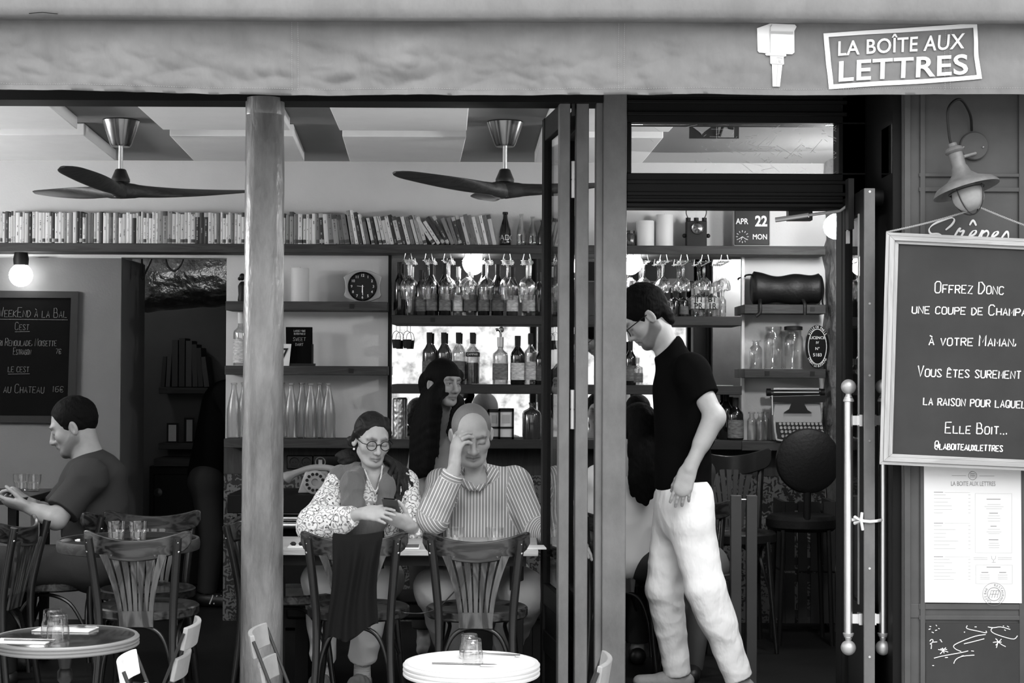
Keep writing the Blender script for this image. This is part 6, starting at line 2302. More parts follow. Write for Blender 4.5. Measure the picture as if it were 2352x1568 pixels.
for py, r_ in ((1160, 0.010), (1178, 0.008), (1190, 0.013), (1206, 0.020)):
    z = W(690, py, 2.2).z
    M().cyl((x0 + 0.05, -0.10, z), (0.0, -0.10, z), r_, 16).build('rail', MT['brushed'], t)
z = W(690, 1206, 2.2).z
M().cyl((0.0, -0.10, z), (0.07, -0.10, z), 0.055, 24).build('roller_end', MT['black'], t)
# divider posts by the doorway
t = thing('divider', 'low divider of two grey upright boards joined by a thin bar, beside the waiter', 'divider', (W(1708, 1300, 0.9).x, 0.9, 0))
zt_ = W(1690, 1137, 0.9).z
for px in (1690, 1726):
    x = W(px, 1137, 0.9).x - t.location.x
    M().box2((x - 0.0245, -0.02, 0), (x + 0.0245, 0.02, zt_)).build('upright', mat('divider_grey', 0.045, 0.6, var=0.2), t, bevel=0.003)
M().cyl((-0.03, 0, zt_ - 0.02), (0.03, 0, zt_ - 0.02), 0.004, 8).build('bar', MT['brushed'], t)
# round black chair back and crates in the dark corner
t = thing('round_back_chair', 'black chair with a big round back in the dark corner under the typewriter', 'chair', (W(1855, 1060, 1.9).x, 2.0, 0))
c = W(1856, 1058, 1.9)
q = M().lathe([(0, -0.03), (0.14, -0.028), (0.168, -0.015), (0.172, 0.0), (0.165, 0.018), (0.14, 0.03), (0, 0.032)], 40, (c.x - t.location.x, -0.1, c.z), rx)
q.build('backrest', leather, t)
M().lathe([(0, 0.60), (0.17, 0.60), (0.19, 0.62), (0.19, 0.66), (0.17, 0.68), (0, 0.68)], 32, (0, 0.08, 0)).build('seat', leather, t)
for s in (-1, 1):
    for yy in (-0.05, 0.22):
        M().cyl((0.14 * s, yy, 0), (0.12 * s, yy, 0.61), 0.013, 10).build('leg', MT['black'], t)
M().tube([(0, -0.10, c.z - 0.15), (0, -0.08, 0.64)], 0.02, 10).build('back_stem', MT['black'], t)
def crate(label, px0, px1, py0, py1, Y):
    a, b2 = W(px0, py1, Y), W(px1, py0, Y)
    z0 = max(0.0, a.z)
    t = thing('wooden_crate', label, 'crate', ((a.x + b2.x) / 2, Y, z0), 0, 'dark crates in the corner')
    w2, h2 = (b2.x - a.x) / 2, b2.z - z0
    n_ = 4
    m = mat('crate_wood', 0.010, 0.8, var=0.3)
    for k in range(n_):
        x = -w2 + 2 * w2 * (k + 0.5) / n_
        M().box2((x - w2 / n_ * 0.72, -0.01, 0.0), (x + w2 / n_ * 0.72, 0.005, h2)).build('slat', m, t)
    for z in (0.03, h2 - 0.05):
        M().box2((-w2, 0.005, z), (w2, 0.025, z + 0.04)).build('rail', m, t)
    for s in (-1, 1):
        M().box2((s * w2 - 0.01, 0.0, 0), (s * w2 + 0.01, 0.3, h2)).build('side', m, t)
    return t


crate('dark slatted crate in the corner, the upper of the two', 1800, 1915, 1152, 1310, 2.36)
crate('dark slatted crate in the corner, standing on the floor', 1800, 1915, 1316, 1430, 2.36)
# cable between the empty chairs
pts = [W(*p) for p in ((905, 1400, 0.1), (930, 1407, 0.02), (975, 1407, -0.02), (1010, 1392, 0.05), (1050, 1352, 0.2), (1100, 1310, 0.3), (1140, 1275, 0.32))]
tag(M().tube(smoothpath(pts, 6), 0.0028, 6).build('charging_cable', MT['dark_metal']), 'thin dark charging cable slung between the two empty chairs', 'cable')
# ------------------------------------------------------------------ people: bodies grown as one smooth surface
def nrm(v):
    v = Vector(v)
    return v.normalized()


class Body:
    """blends tapered limbs and ellipsoids into one distance field and meshes it"""

    def __init__(self):
        self.p = []

    def rc(self, a, b, ra, rb=None, n=None, sq=1.0, k=0.02, op='+', sh=1.0, flat=False, w=None):
        self.p.append(dict(t='c', a=np.array(a, float), b=np.array(b, float), ra=ra, rb=ra if rb is None else rb, n=None if n is None else np.array(nrm(n)), sq=sq, k=k, op=op, sh=sh, flat=flat, w=None if w is None else np.array(nrm(w))))
        return self

    def el(self, c, r, ax=None, k=0.02, op='+', sh=1.0, w=None):
        ax = ax or (Vector((1, 0, 0)), Vector((0, 1, 0)), Vector((0, 0, 1)))
        self.p.append(dict(t='e', c=np.array(c, float), r=r, ax=[np.array(v) for v in ax], k=k, op=op, sh=sh, w=None if w is None else np.array(nrm(w))))
        return self

    def cut(self, c, n, k=0.004, R_=None):
        """takes away everything beyond the plane through c facing n, inside a ball of radius R_"""
        self.p.append(dict(t='p', c=np.array(c, float), n=np.array(nrm(n)), k=k, op='-', sh=1.0, R=R_))
        return self

    @staticmethod
    def dist(p, X, Y, Z):
        if p['t'] == 'c':
            a, b = p['a'], p['b']
            ba = b - a
            L2 = max(float(ba @ ba), 1e-12)
            x, y, z = X - a[0], Y - a[1], Z - a[2]
            t0 = (x * ba[0] + y * ba[1] + z * ba[2]) / L2
            t = np.clip(t0, 0, 1)
            x, y, z = x - t * ba[0], y - t * ba[1], z - t * ba[2]
            l2 = x * x + y * y + z * z
            if p['n'] is not None:
                n = p['n']
                qn = x * n[0] + y * n[1] + z * n[2]
                l2 = l2 + qn * qn * (p['sq'] ** 2 - 1)
            d = np.sqrt(l2) - (p['ra'] + (p['rb'] - p['ra']) * t)
            if p['n'] is not None and p['sq'] > 1:
                d = d / (1 + (p['sq'] - 1) * 0.4)
            if p['flat']:
                L = math.sqrt(L2)
                d = np.maximum(d, (t0 - 1) * L)
            return d
        if p['t'] == 'e':
            c = p['c']
            x, y, z = X - c[0], Y - c[1], Z - c[2]
            k0 = k1 = 0
            for v, r in zip(p['ax'], p['r']):
                q = x * v[0] + y * v[1] + z * v[2]
                k0 = k0 + (q / r) ** 2
                k1 = k1 + (q / (r * r)) ** 2
            k0, k1 = np.sqrt(k0), np.sqrt(k1)
            return k0 * (k0 - 1) / np.maximum(k1, 1e-6)
        c, n = p['c'], p['n']
        d = -((X - c[0]) * n[0] + (Y - c[1]) * n[1] + (Z - c[2]) * n[2])
        if p['R']:
            d = np.maximum(d, np.sqrt((X - c[0]) ** 2 + (Y - c[1]) ** 2 + (Z - c[2]) ** 2) - p['R'])
        return d

    @staticmethod
    def bbox(p, pad):
        if p['t'] == 'c':
            r = max(p['ra'], p['rb'])
            return np.minimum(p['a'], p['b']) - r - pad, np.maximum(p['a'], p['b']) + r + pad
        if p['t'] == 'e':
            r = np.zeros(3)
            for v, q in zip(p['ax'], p['r']):
                r = np.maximum(r, 0) + np.abs(v) * q
            return p['c'] - r - pad, p['c'] + r + pad
        if p['R']:
            return p['c'] - p['R'] - pad, p['c'] + p['R'] + pad
        return np.full(3, -1e9), np.full(3, 1e9)

    def field(self, h):
        pos = [p for p in self.p if p['op'] == '+']
        lo = np.min([self.bbox(p, 0)[0] for p in pos], 0) - 3 * h
        hi = np.max([self.bbox(p, 0)[1] for p in pos], 0) + 3 * h
        n = np.ceil((hi - lo) / h).astype(int) + 1
        D = np.full(n, 0.2, np.float32)
        ax = [(lo[i] + h * np.arange(n[i])).astype(np.float32) for i in range(3)]
        for p in self.p:
            b0, b1 = self.bbox(p, max(p['k'] * 1.2, 2 * h) + h)
            i0 = np.clip(np.floor((b0 - lo) / h).astype(int), 0, n - 1)
            i1 = np.clip(np.ceil((b1 - lo) / h).astype(int) + 1, 1, n)
            if (i1 <= i0).any():
                continue
            sl = tuple(slice(i0[i], i1[i]) for i in range(3))
            X, Y, Z = ax[0][sl[0]][:, None, None], ax[1][sl[1]][None, :, None], ax[2][sl[2]][None, None, :]
            d = self.dist(p, X, Y, Z).astype(np.float32)
            cur = D[sl]
            k = p['k']
            if p['op'] == '+':
                hh = np.clip(0.5 + 0.5 * (cur - d) / k, 0, 1)
                D[sl] = cur * (1 - hh) + d * hh - k * hh * (1 - hh)
            else:
                hh = np.clip(0.5 - 0.5 * (cur + d) / k, 0, 1)
                D[sl] = cur * (1 - hh) - d * hh + k * hh * (1 - hh)
        return D, lo

    def mesh(self, name, h=0.004, warp=None):
        D, lo = self.field(h)
        if warp:
            D += warp(D, lo, h)
        ins = D < 0
        nx, ny, nz = D.shape
        cnt = np.zeros((nx - 1, ny - 1, nz - 1), np.uint8)
        offs = [(i, j, k) for i in (0, 1) for j in (0, 1) for k in (0, 1)]
        for i, j, k in offs:
            cnt += ins[i:nx - 1 + i, j:ny - 1 + j, k:nz - 1 + k]
        act = np.argwhere((cnt > 0) & (cnt < 8))
        idx = np.full(cnt.shape, -1, np.int32)
        idx[act[:, 0], act[:, 1], act[:, 2]] = np.arange(len(act))
        cv = np.stack([D[act[:, 0] + i, act[:, 1] + j, act[:, 2] + k] for i, j, k in offs], 1)
        acc = np.zeros((len(act), 3), np.float32)
        num = np.zeros(len(act), np.float32)
        for e0 in range(8):
            for bit, axn in ((4, 0), (2, 1), (1, 2)):
                if e0 & bit:
                    continue
                e1 = e0 | bit
                a, b = cv[:, e0], cv[:, e1]
                m = (a < 0) != (b < 0)
                t = np.where(m, a / np.where(m, a - b, 1), 0)
                pt = np.tile(np.array(offs[e0], np.float32), (len(act), 1))
                pt[:, axn] += t
                acc += pt * m[:, None]
                num += m
        V = (act + acc / num[:, None]) * h + lo
        quads = []
        for axn in range(3):
            o = [0, 0, 0]
            o[axn] = 1
            A = ins[:nx - o[0], :ny - o[1], :nz - o[2]]
            Bq = ins[o[0]:, o[1]:, o[2]:]
            e = np.argwhere(A != Bq)
            u, w = [(1, 2), (2, 0), (0, 1)][axn]
            ok = (e[:, u] > 0) & (e[:, w] > 0) & (e[:, u] < D.shape[u] - 1) & (e[:, w] < D.shape[w] - 1)
            e = e[ok]
            sgn = A[e[:, 0], e[:, 1], e[:, 2]]
            def gi(du, dw):
                q = e.copy()
                q[:, u] -= du
                q[:, w] -= dw
                return idx[q[:, 0], q[:, 1], q[:, 2]]
            q = np.stack([gi(1, 1), gi(0, 1), gi(0, 0), gi(1, 0)], 1)
            q[~sgn] = q[~sgn][:, ::-1]
            quads.append(q)
        Q = np.concatenate(quads)
        Q = Q[(Q >= 0).all(1)]
        me = bpy.data.meshes.new(name)
        me.vertices.add(len(V))
        me.vertices.foreach_set('co', V.astype(np.float32).ravel())
        me.loops.add(len(Q) * 4)
        me.loops.foreach_set('vertex_index', Q.astype(np.int32).ravel())
        me.polygons.add(len(Q))
        me.polygons.foreach_set('loop_start', np.arange(0, len(Q) * 4, 4, dtype=np.int32))
        me.update(calc_edges=True)
        me.shade_smooth()
        # tone of each part of the surface, and the run of stripes along it
        pos = [p for p in self.p if p['op'] == '+']
        best = np.full(len(V), 9.0)
        sh = np.ones(len(V))
        st = np.zeros(len(V))
        wsum, ssum = np.zeros(len(V)), np.zeros(len(V))
        Xv, Yv, Zv = V[:, 0], V[:, 1], V[:, 2]
        if any(p['sh'] != 1.0 for p in pos) or any(p['w'] is not None for p in pos):
            for p in pos:
                d = self.dist(p, Xv, Yv, Zv)
                wgt = np.exp(-np.clip(d, -0.03, 1) / 0.0016)
                wsum += wgt
                ssum += wgt * p['sh']
                if p['w'] is not None:
                    m = d < best
                    best = np.where(m, d, best)
                    u = Xv * p['w'][0] + Yv * p['w'][1] + Zv * p['w'][2]
                    st = np.where(m, u, st)
            sh = ssum / np.maximum(wsum, 1e-9)
        for nm, val in (('tone', sh), ('stripe', st)):
            at = me.attributes.new(nm, 'FLOAT', 'POINT')
            at.data.foreach_set('value', val.astype(np.float32))
        return me


def tonemat(name, a, rough=0.6, bump=0.0, bscale=30, spec=0.3, var=0.0, vscale=8, sss=0.0, stretch=None, dist=0.01):
    """material whose albedo follows the painted tone of the surface (lips, beard, brows)"""
    m = mat(name, a, rough, spec=spec, bump=bump, bscale=bscale, var=var, vscale=vscale, stretch=stretch, dist=dist)
    nt = m.node_tree
    b = nt.nodes['Principled BSDF']
    at = nt.nodes.new('ShaderNodeAttribute')
    at.attribute_name = 'tone'
    mu = nt.nodes.new('ShaderNodeMath')
    mu.operation = 'MULTIPLY'
    mu.inputs[1].default_value = a
    nt.links.new(at.outputs['Fac'], mu.inputs[0])
    if var:
        src = b.inputs['Base Color'].links[0].from_socket
        nt.links.new(src, mu.inputs[1])
    nt.links.new(mu.outputs[0], b.inputs['Base Color'])
    return m


def frame(fwd, up=(0, 0, 1)):
    f = nrm(fwd)
    r = f.cross(Vector(up)).normalized()
    u = r.cross(f).normalized()
    return r, f, u          # right, forward, up of the person


class Head:
    def __init__(self, c, fwd, up=(0, 0, 1), s=1.0, wide=1.0):
        """c = centre of the skull between the ears at eye height"""
        self.c, self.s, self.wide = Vector(c), s, wide
        self.r, self.f, self.u = frame(fwd, up)

    def P(self, x, y, z):
        return self.c + (self.r * (x * self.wide) + self.f * y + self.u * z) * self.s

    def ax(self):
        return (self.r, self.f, self.u)

    def skin(self, B, closed=True, beard=0.0, neck=None, neck_r=0.056, jaw=1.0, hairline=1.0, nose=1.0):
        s, P, ax = self.s, self.P, self.ax()
        W_ = self.wide
        E = lambda x, y, z, rx_, ry, rz_, k=0.02, op='+', sh=1.0: B.el(P(x, y, z), (rx_ * s * W_, ry * s, rz_ * s), ax, k * s, op, sh)
        C = lambda a, b, ra, rb, k=0.012, sh=1.0, op='+': B.rc(P(*a), P(*b), ra * s, rb * s, k=k * s, sh=sh, op=op)
        bs = 1.0 - beard
        E(0, -0.012, 0.032, 0.074, 0.094, 0.088, 0.02, sh=hairline)
        E(0, 0.030, -0.020, 0.062, 0.058, 0.080, 0.03)
        E(0, 0.028, -0.070, 0.050 * jaw, 0.050, 0.045, 0.03, sh=bs)
        C((-0.050 * jaw, -0.005, -0.062), (-0.022, 0.060, -0.095), 0.016, 0.018, 0.02, bs)
        C((0.050 * jaw, -0.005, -0.062), (0.022, 0.060, -0.095), 0.016, 0.018, 0.02, bs)
        if beard:
            for q in (-1, 1):
                C((0.052 * q * jaw, -0.002, -0.048), (0.030 * q, 0.060, -0.092), 0.0185, 0.0215, 0.01, bs)
                C((0.028 * q, 0.080, -0.070), (0.0, 0.089, -0.056), 0.0055, 0.0065, 0.008, bs)
            E(0, 0.069, -0.098, 0.0245, 0.0205, 0.0205, 0.015, sh=bs)
        E(0, 0.068, -0.098, 0.022, 0.018, 0.018, 0.018, sh=bs)
        C((-0.036, 0.076, 0.022), (0.036, 0.076, 0.022), 0.013, 0.013, 0.018)
        E(-0.042, 0.056, -0.026, 0.024, 0.022, 0.022, 0.02)
        E(0.042, 0.056, -0.026, 0.024, 0.022, 0.022, 0.02)
        for q in (-1, 1):
            E(0.032 * q, 0.098, 0.002, 0.020, 0.020, 0.014, 0.012, '-')
            E(0.032 * q, 0.072, 0.001, 0.0150, 0.0150, 0.0150, 0.004, sh=0.92)
            if closed:
                E(0.032 * q, 0.0735, 0.0005, 0.0158, 0.0152, 0.0135, 0.003, sh=0.9)
                C((0.018 * q, 0.087, -0.0075), (0.044 * q, 0.081, -0.008), 0.0022, 0.002, 0.002, 0.25)
            else:
                C((0.017 * q, 0.0845, 0.004), (0.032 * q, 0.0885, 0.0085), 0.0028, 0.0032, 0.003, 0.5)
                C((0.032 * q, 0.0885, 0.0085), (0.046 * q, 0.080, 0.003), 0.0032, 0.0026, 0.003, 0.5)
                C((0.018 * q, 0.0845, -0.008), (0.044 * q, 0.081, -0.007), 0.0026, 0.0024, 0.003, 0.85)
            C((0.014 * q, 0.0915, 0.021), (0.034 * q, 0.0905, 0.027), 0.0034, 0.0036, 0.004, 0.35)
            C((0.034 * q, 0.0905, 0.027), (0.052 * q, 0.078, 0.021), 0.0036, 0.0022, 0.004, 0.35)
            E(0.012 * nose * q, 0.094, -0.040, 0.0088 * nose, 0.011, 0.0085, 0.007)
            # ear
            en = nrm(self.r * q + self.f * 0.4)
            ea = (en, nrm(self.f - self.r * (0.4 * q)), nrm(self.u - self.f * 0.15))
            ec = P(0.079 * q, -0.014, -0.010)
            B.el(ec, (0.0085 * s, 0.019 * s, 0.031 * s), ea, 0.006 * s)
            B.el(ec + en * (0.0075 * s) + self.f * (0.003 * s), (0.0065 * s, 0.0115 * s, 0.021 * s), ea, 0.002 * s, '-')
        C((0, 0.088, 0.012), (0, 0.108 + 0.006 * (nose - 1), -0.034), 0.0080, 0.0110 * nose, 0.010)
        E(0, 0.106, -0.037, 0.0112 * nose, 0.012, 0.0105, 0.008)
        C((0, 0.092, -0.048), (0, 0.091, -0.060), 0.006, 0.008, 0.012, bs * 0.97)
        C((-0.020, 0.081, -0.0655), (0, 0.092, -0.0625), 0.0040, 0.0062, 0.005, 0.72)
        C((0.020, 0.081, -0.0655), (0, 0.092, -0.0625), 0.0040, 0.0062, 0.005, 0.72)
        C((-0.018, 0.081, -0.0735), (0, 0.090, -0.0760), 0.0044, 0.0072, 0.005, 0.76)
        C((0.018, 0.081, -0.0735), (0, 0.090, -0.0760), 0.0044, 0.0072, 0.005, 0.76)
        C((-0.022, 0.0835, -0.0698), (0, 0.0965, -0.0690), 0.0016, 0.0020, 0.001, 0.10)
        C((0.022, 0.0835, -0.0698), (0, 0.0965, -0.0690), 0.0016, 0.0020, 0.001, 0.10)
        for q in (-1, 1):
            E(0.0065 * q * nose, 0.1095, -0.0455, 0.0032, 0.0034, 0.0020, 0.001, sh=0.15)
        if neck is not None:
            B.rc(P(0, -0.020, -0.055), neck, neck_r * s, neck_r * 1.08, k=0.03, sh=1.0)
        return B

    def eyes(self, t, look=0.0):
        for q in (-1, 1):
            e = putm(t, 'eyeball', M().ball(self.P(0.032 * q, 0.0722, 0.0005), 0.0143 * self.s, 16), MT['eye_white'])
            d = nrm(self.f + self.r * look)
            c = self.P(0.032 * q, 0.0722, 0.0015) + d * 0.0100 * self.s
            putm(t, 'iris', M().ball(c, 0.0062 * self.s, 12), MT['black_gloss'], e)

    def glasses(self, t, m='black', rim=0.0021, rr=0.0225, sq=1.0):
        g = None
        q = M()
        for s_ in (-1, 1):
            pts = []
            for i in range(28):
                a = 2 * math.pi * i / 28
                pts.append(self.P(s_ * 0.0335 / self.wide + math.cos(a) * rr, 0.103 - 0.004 * abs(math.cos(a)), -0.004 + math.sin(a) * rr * sq))
            q.tube(pts, rim * self.s, 6, closed=True)
            q.tube([self.P(s_ * 0.056, 0.100, 0.002), self.P(s_ * 0.074, 0.085, 0.003), self.P(s_ * 0.080, -0.005, 0.004)], rim * self.s, 6)
        q.tube([self.P(-0.012, 0.104, 0.001), self.P(0, 0.107, 0.004), self.P(0.012, 0.104, 0.001)], rim * self.s, 6)
        return putm(t, 'eyeglasses', q, MT[m])


def hand(B, wr, d, n, side, s=1.0, curls=(0.35, 0.4, 0.45, 0.5), thumb=(0.5, 0.55, 0.25), spread=0.06, k=0.004, sh=1.0, tcurl=0.25, fingers=True):
    """wr wrist, d along the hand, n the way the palm faces, side +1 when the thumb lies along d x n"""
    d, n = nrm(d), nrm(n)
    n = nrm(n - d * n.dot(d))
    t = nrm(d.cross(n)) * side
    Q = lambda x, y, z: wr + (d * x + t * y + n * z) * s
    B.rc(Q(-0.02, 0, 0), Q(0.03, 0, 0), 0.029 * s, 0.034 * s, n, 1.6, 0.012, sh=sh)
    B.rc(Q(0.025, 0.006, 0), Q(0.085, 0.004, 0.0), 0.036 * s, 0.040 * s, n, 2.3, 0.012, sh=sh)
    B.rc(Q(0.02, 0.022, 0.006), Q(0.05, 0.03, 0.01), 0.016 * s, 0.013 * s, k=0.012, sh=sh)
    ys = (0.030, 0.010, -0.010, -0.029)
    ls = (0.074, 0.083, 0.077, 0.060)
    xs = (0.088, 0.093, 0.089, 0.080)
    for i in range(4):
        if not fingers:
            break
        dirv = nrm(d + t * (spread * (1.5 - i)))
        a = Q(xs[i], ys[i], 0)
        B.rc(Q(0.05, ys[i] * 0.85, -0.003), a, 0.0095 * s, 0.0100 * s, k=0.008, sh=sh)
        ang = 0.0
        for j, (fr, w_) in enumerate(((0.46, 0.9), (0.30, 1.1), (0.24, 0.8))):
            ang += curls[i] * w_
            v = dirv * math.cos(ang) + n * math.sin(ang)
            b = a + v * ls[i] * fr * s
            r0 = (0.0092, 0.0084, 0.0076)[j] * (0.9 if i == 3 else 1) * s
            B.rc(a, b, r0, r0 * 0.90, k=k, sh=sh)
            a = b
    a = Q(0.028, 0.030, 0.008)
    v = nrm(d * thumb[0] + t * thumb[1] + n * thumb[2])
    for j, (L, r0, r1) in enumerate(((0.042, 0.0125, 0.0105), (0.034, 0.0105, 0.0095), (0.028, 0.0095, 0.0075))):
        b = a + v * L * s
        B.rc(a, b, r0 * s, r1 * s, k=0.006, sh=sh)
        a = b
        v = nrm(v + (d * 0.7 - t * 0.5 + n * 0.2) * tcurl)
    return B


def limb(B, a, m, b, r0, r1, r2, r3, k=0.02, **kw):
    """two-piece limb with a bulge in each piece"""
    a, m, b = Vector(a), Vector(m), Vector(b)
    B.rc(a, m, r0, r1, k=k, **kw)
    B.rc(m, b, r1 * 0.98, r3, k=k, **kw)
    c = m.lerp(b, 0.28)
    B.rc(m.lerp(b, 0.1), m.lerp(b, 0.5), r2, (r2 + r3) / 2, k=k, **kw)
    return B


def noisewarp(amp, sc, seed=0, st=(1, 1, 1)):
    """soft folds in cloth: a wandering sum of waves"""
    rs = np.random.RandomState(seed)
    ks = rs.normal(size=(7, 3)) * np.array(st) * sc
    ph = rs.uniform(0, 6.28, 7)

    def f(D, lo, h):
        ax = [(lo[i] + h * np.arange(D.shape[i])).astype(np.float32) for i in range(3)]
        X, Y, Z = ax[0][:, None, None], ax[1][None, :, None], ax[2][None, None, :]
        g = np.zeros_like(D)
        for k, p in zip(ks, ph):
            g += np.sin(X * k[0] + Y * k[1] + Z * k[2] + p + 1.5 * np.sin(Z * k[0] * 0.7 + X * k[2] * 0.6))
        g = 1 - np.abs(g) / 3.0
        return (-amp * g).astype(np.float32)
    return f


def put(t, name, me, m):
    """a grown mesh becomes a part of person t, whose base is its own origin"""
    co = np.empty(len(me.vertices) * 3, np.float32)
    me.vertices.foreach_get('co', co)
    co = co.reshape(-1, 3) - np.array(t.location, np.float32)
    me.vertices.foreach_set('co', co.ravel())
    me.update()
    return link(name, me, m, t)


def putm(t, name, q, m, parent=None):
    l = t.location
    q.v = [(x - l.x, y - l.y, z - l.z) for x, y, z in q.v]
    return q.build(name, m, parent or t, smooth=60)


MT['eye_white'] = mat('eye_white', 0.6, 0.2)
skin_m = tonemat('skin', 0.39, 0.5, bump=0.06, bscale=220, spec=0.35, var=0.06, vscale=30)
skin_dim = tonemat('skin_shaded', 0.25, 0.5, bump=0.06, bscale=220, spec=0.35, var=0.06, vscale=30)  # darker copy of the skin, with the room's shade put into the colour
hair_black = mat('black_hair', 0.003, 0.7, spec=0.07, bump=0.8, bscale=150, stretch=(1, 1, 0.08), dist=0.004)
hair_dark = mat('dark_hair', 0.014, 0.6, spec=0.2, bump=0.7, bscale=110, stretch=(1, 1, 0.25), dist=0.004)
hair_grey = mat('grey_hair', 0.17, 0.6, spec=0.3, bump=0.6, bscale=130, dist=0.004)
black_tee = mat('black_tshirt', 0.004, 0.95, spec=0.03, bump=0.15, bscale=8, dist=0.02)
dark_tee = mat('charcoal_tshirt', 0.030, 0.9, spec=0.15, bump=0.2, bscale=10, dist=0.02)
chino = mat('pale_chinos', 0.82, 0.85, spec=0.2, bump=0.7, bscale=5, stretch=(1.5, 1.5, 0.8), dist=0.04)
chino2 = mat('light_trousers', 0.40, 0.85, spec=0.2, bump=0.6, bscale=6, dist=0.03)
jeans = mat('dark_jeans', 0.028, 0.9, spec=0.15, bump=0.2, bscale=12, dist=0.02)
white_denim = mat('white_denim', 0.72, 0.9, spec=0.2, bump=0.25, bscale=10, dist=0.02)
shawl_m = mat('grey_shawl', 0.125, 0.95, spec=0.1, bump=0.8, bscale=14, stretch=(1.4, 1, 0.25), dist=0.03, sheen=0.2)
pale_top = mat('pale_top', 0.22, 0.85, spec=0.2, bump=0.2, bscale=12, dist=0.01)
shoe_m = mat('pale_shoe', 0.22, 0.7, bump=0.4, bscale=40)
sock_m = mat('white_sock', 0.5, 0.9, bump=0.5, bscale=60, stretch=(0.2, 0.2, 3))
black_shoe = mat('black_shoe', 0.008, 0.5)

# striped cotton
stripe_m = mat('striped_cotton', 0.30, 0.85, spec=0.2, bump=0.5, bscale=8, dist=0.025)
nt = stripe_m.node_tree
at = nt.nodes.new('ShaderNodeAttribute')
at.attribute_name = 'stripe'
def ch(op, a, b=None):
    n = nt.nodes.new('ShaderNodeMath')
    n.operation = op
    for k, v in enumerate((a, b)):
        if v is None:
            continue
        if isinstance(v, (int, float)):
            n.inputs[k].default_value = v
        else:
            nt.links.new(v, n.inputs[k])
    return n.outputs[0]


fr_ = ch('FRACT', ch('DIVIDE', at.outputs['Fac'], 0.0145))
m1 = ch('LESS_THAN', ch('ABSOLUTE', ch('SUBTRACT', fr_, 0.5)), 0.13)
nt.links.new(ch('ADD', ch('MULTIPLY', m1, 0.46), 0.27), nt.nodes['Principled BSDF'].inputs['Base Color'])

# floral cotton
floral_m = mat('floral_cotton', 0.6, 0.85, spec=0.2)
nt = floral_m.node_tree
tc = nt.nodes.new('ShaderNodeTexCoord')
dn = nt.nodes.new('ShaderNodeTexNoise')
dn.inputs['Scale'].default_value = 18
nt.links.new(tc.outputs['Object'], dn.inputs[0])
mxv = nt.nodes.new('ShaderNodeMix')
mxv.data_type = 'VECTOR'
mxv.inputs[0].default_value = 0.045
nt.links.new(tc.outputs['Object'], mxv.inputs[4])
nt.links.new(dn.outputs['Color'], mxv.inputs[5])
vo = nt.nodes.new('ShaderNodeTexVoronoi')
vo.inputs['Scale'].default_value = 34
nt.links.new(mxv.outputs[1], vo.inputs[0])
sn = ch('SINE', ch('MULTIPLY', vo.outputs['Distance'], 15.0))
ring_ = ch('GREATER_THAN', sn, 0.35)
vo2 = nt.nodes.new('ShaderNodeTexVoronoi')
vo2.inputs['Scale'].default_value = 75
nt.links.new(mxv.outputs[1], vo2.inputs[0])
leaf_ = ch('LESS_THAN', vo2.outputs['Distance'], 0.27)
far_ = ch('GREATER_THAN', vo.outputs['Distance'], 0.42)
ink_ = ch('MINIMUM', ch('ADD', ch('MULTIPLY', ring_, 0.62), ch('MULTIPLY', leaf_, ch('MULTIPLY', far_, 1.0))), 1.0)
nt.links.new(ch('SUBTRACT', 0.78, ch('MULTIPLY', ink_, 0.72)), nt.nodes['Principled BSDF'].inputs['Base Color'])
def person(label, base):
    return thing('person', label, 'person', base)


def torso(B, pel, chest, neck, shs, r_pel, r_ch, n, sq=1.5, sh_r=0.062, w=None, k=0.04, waist=None, nk=0.062):
    pel, chest, neck = Vector(pel), Vector(chest), Vector(neck)
    if waist:
        wp = pel.lerp(chest, 0.5)
        B.rc(pel, wp, r_pel, waist, n, sq, k, w=w).rc(wp, chest, waist, r_ch, n, sq, k, w=w)
    else:
        B.rc(pel, chest, r_pel, r_ch, n, sq, k, w=w)
    B.rc(Vector(shs[0]), Vector(shs[1]), sh_r, sh_r, k=k, w=w)
    B.rc(chest, neck, r_ch * 0.7, nk, k=k, w=w)
    for s in shs:
        B.rc(chest, Vector(s), r_ch * 0.62, sh_r * 0.95, k=k, w=w)
    return B


def strands(Bh, A, Bp, n, r0, r1, wob=0.004, seed=0, k=0.006):
    """many thin locks laid between two guide paths"""
    rs = random.Random(seed)
    for i in range(n):
        f = (i + rs.uniform(-0.3, 0.3)) / max(1, n - 1)
        e = rs.uniform(0.86, 1.02)
        pts = [a.lerp(b, f) + Vector((rs.uniform(-1, 1), rs.uniform(-1, 1), 0)) * wob for a, b in zip(A, Bp)]
        pts[-1] = pts[-2].lerp(pts[-1], e)
        lock(Bh, pts, r0 * rs.uniform(0.8, 1.2), r1, k, wob * 0.6, rs.uniform(0, 6))


# =================================================================== waiter
Yw = 0.60
fl = W(1560, 1583, 0.62).z
t = person('man in a black T-shirt and pale chinos walking through the doorway, looking down', (W(1585, 1500, 0.6).x, 0.6, 0))
hd = Head(W(1484, 727, Yw), (-0.76, 0.06, -0.58), (-0.2, 0, 1), 1.06)
nb = W(1538, 815, Yw)
shN, shF = W(1588, 850, 0.42), W(1560, 845, 0.80)
elN, wrN = W(1641, 957, 0.36), W(1584, 1076, 0.33)
elF, wrF = W(1566, 965, 0.84), W(1572, 1070, 0.80)
pel, chs = W(1568, 1120, Yw), W(1562, 900, Yw)
hipN, knN, anN = W(1580, 1165, 0.50), W(1618, 1345, 0.46), W(1697, 1556, 0.50)
hipF, knF, anF = W(1556, 1165, 0.70), W(1526, 1350, 0.70), W(1556, 1545, 0.78)
B = Body()
hd.skin(B, closed=True, beard=0.6, neck=nb, neck_r=0.051)
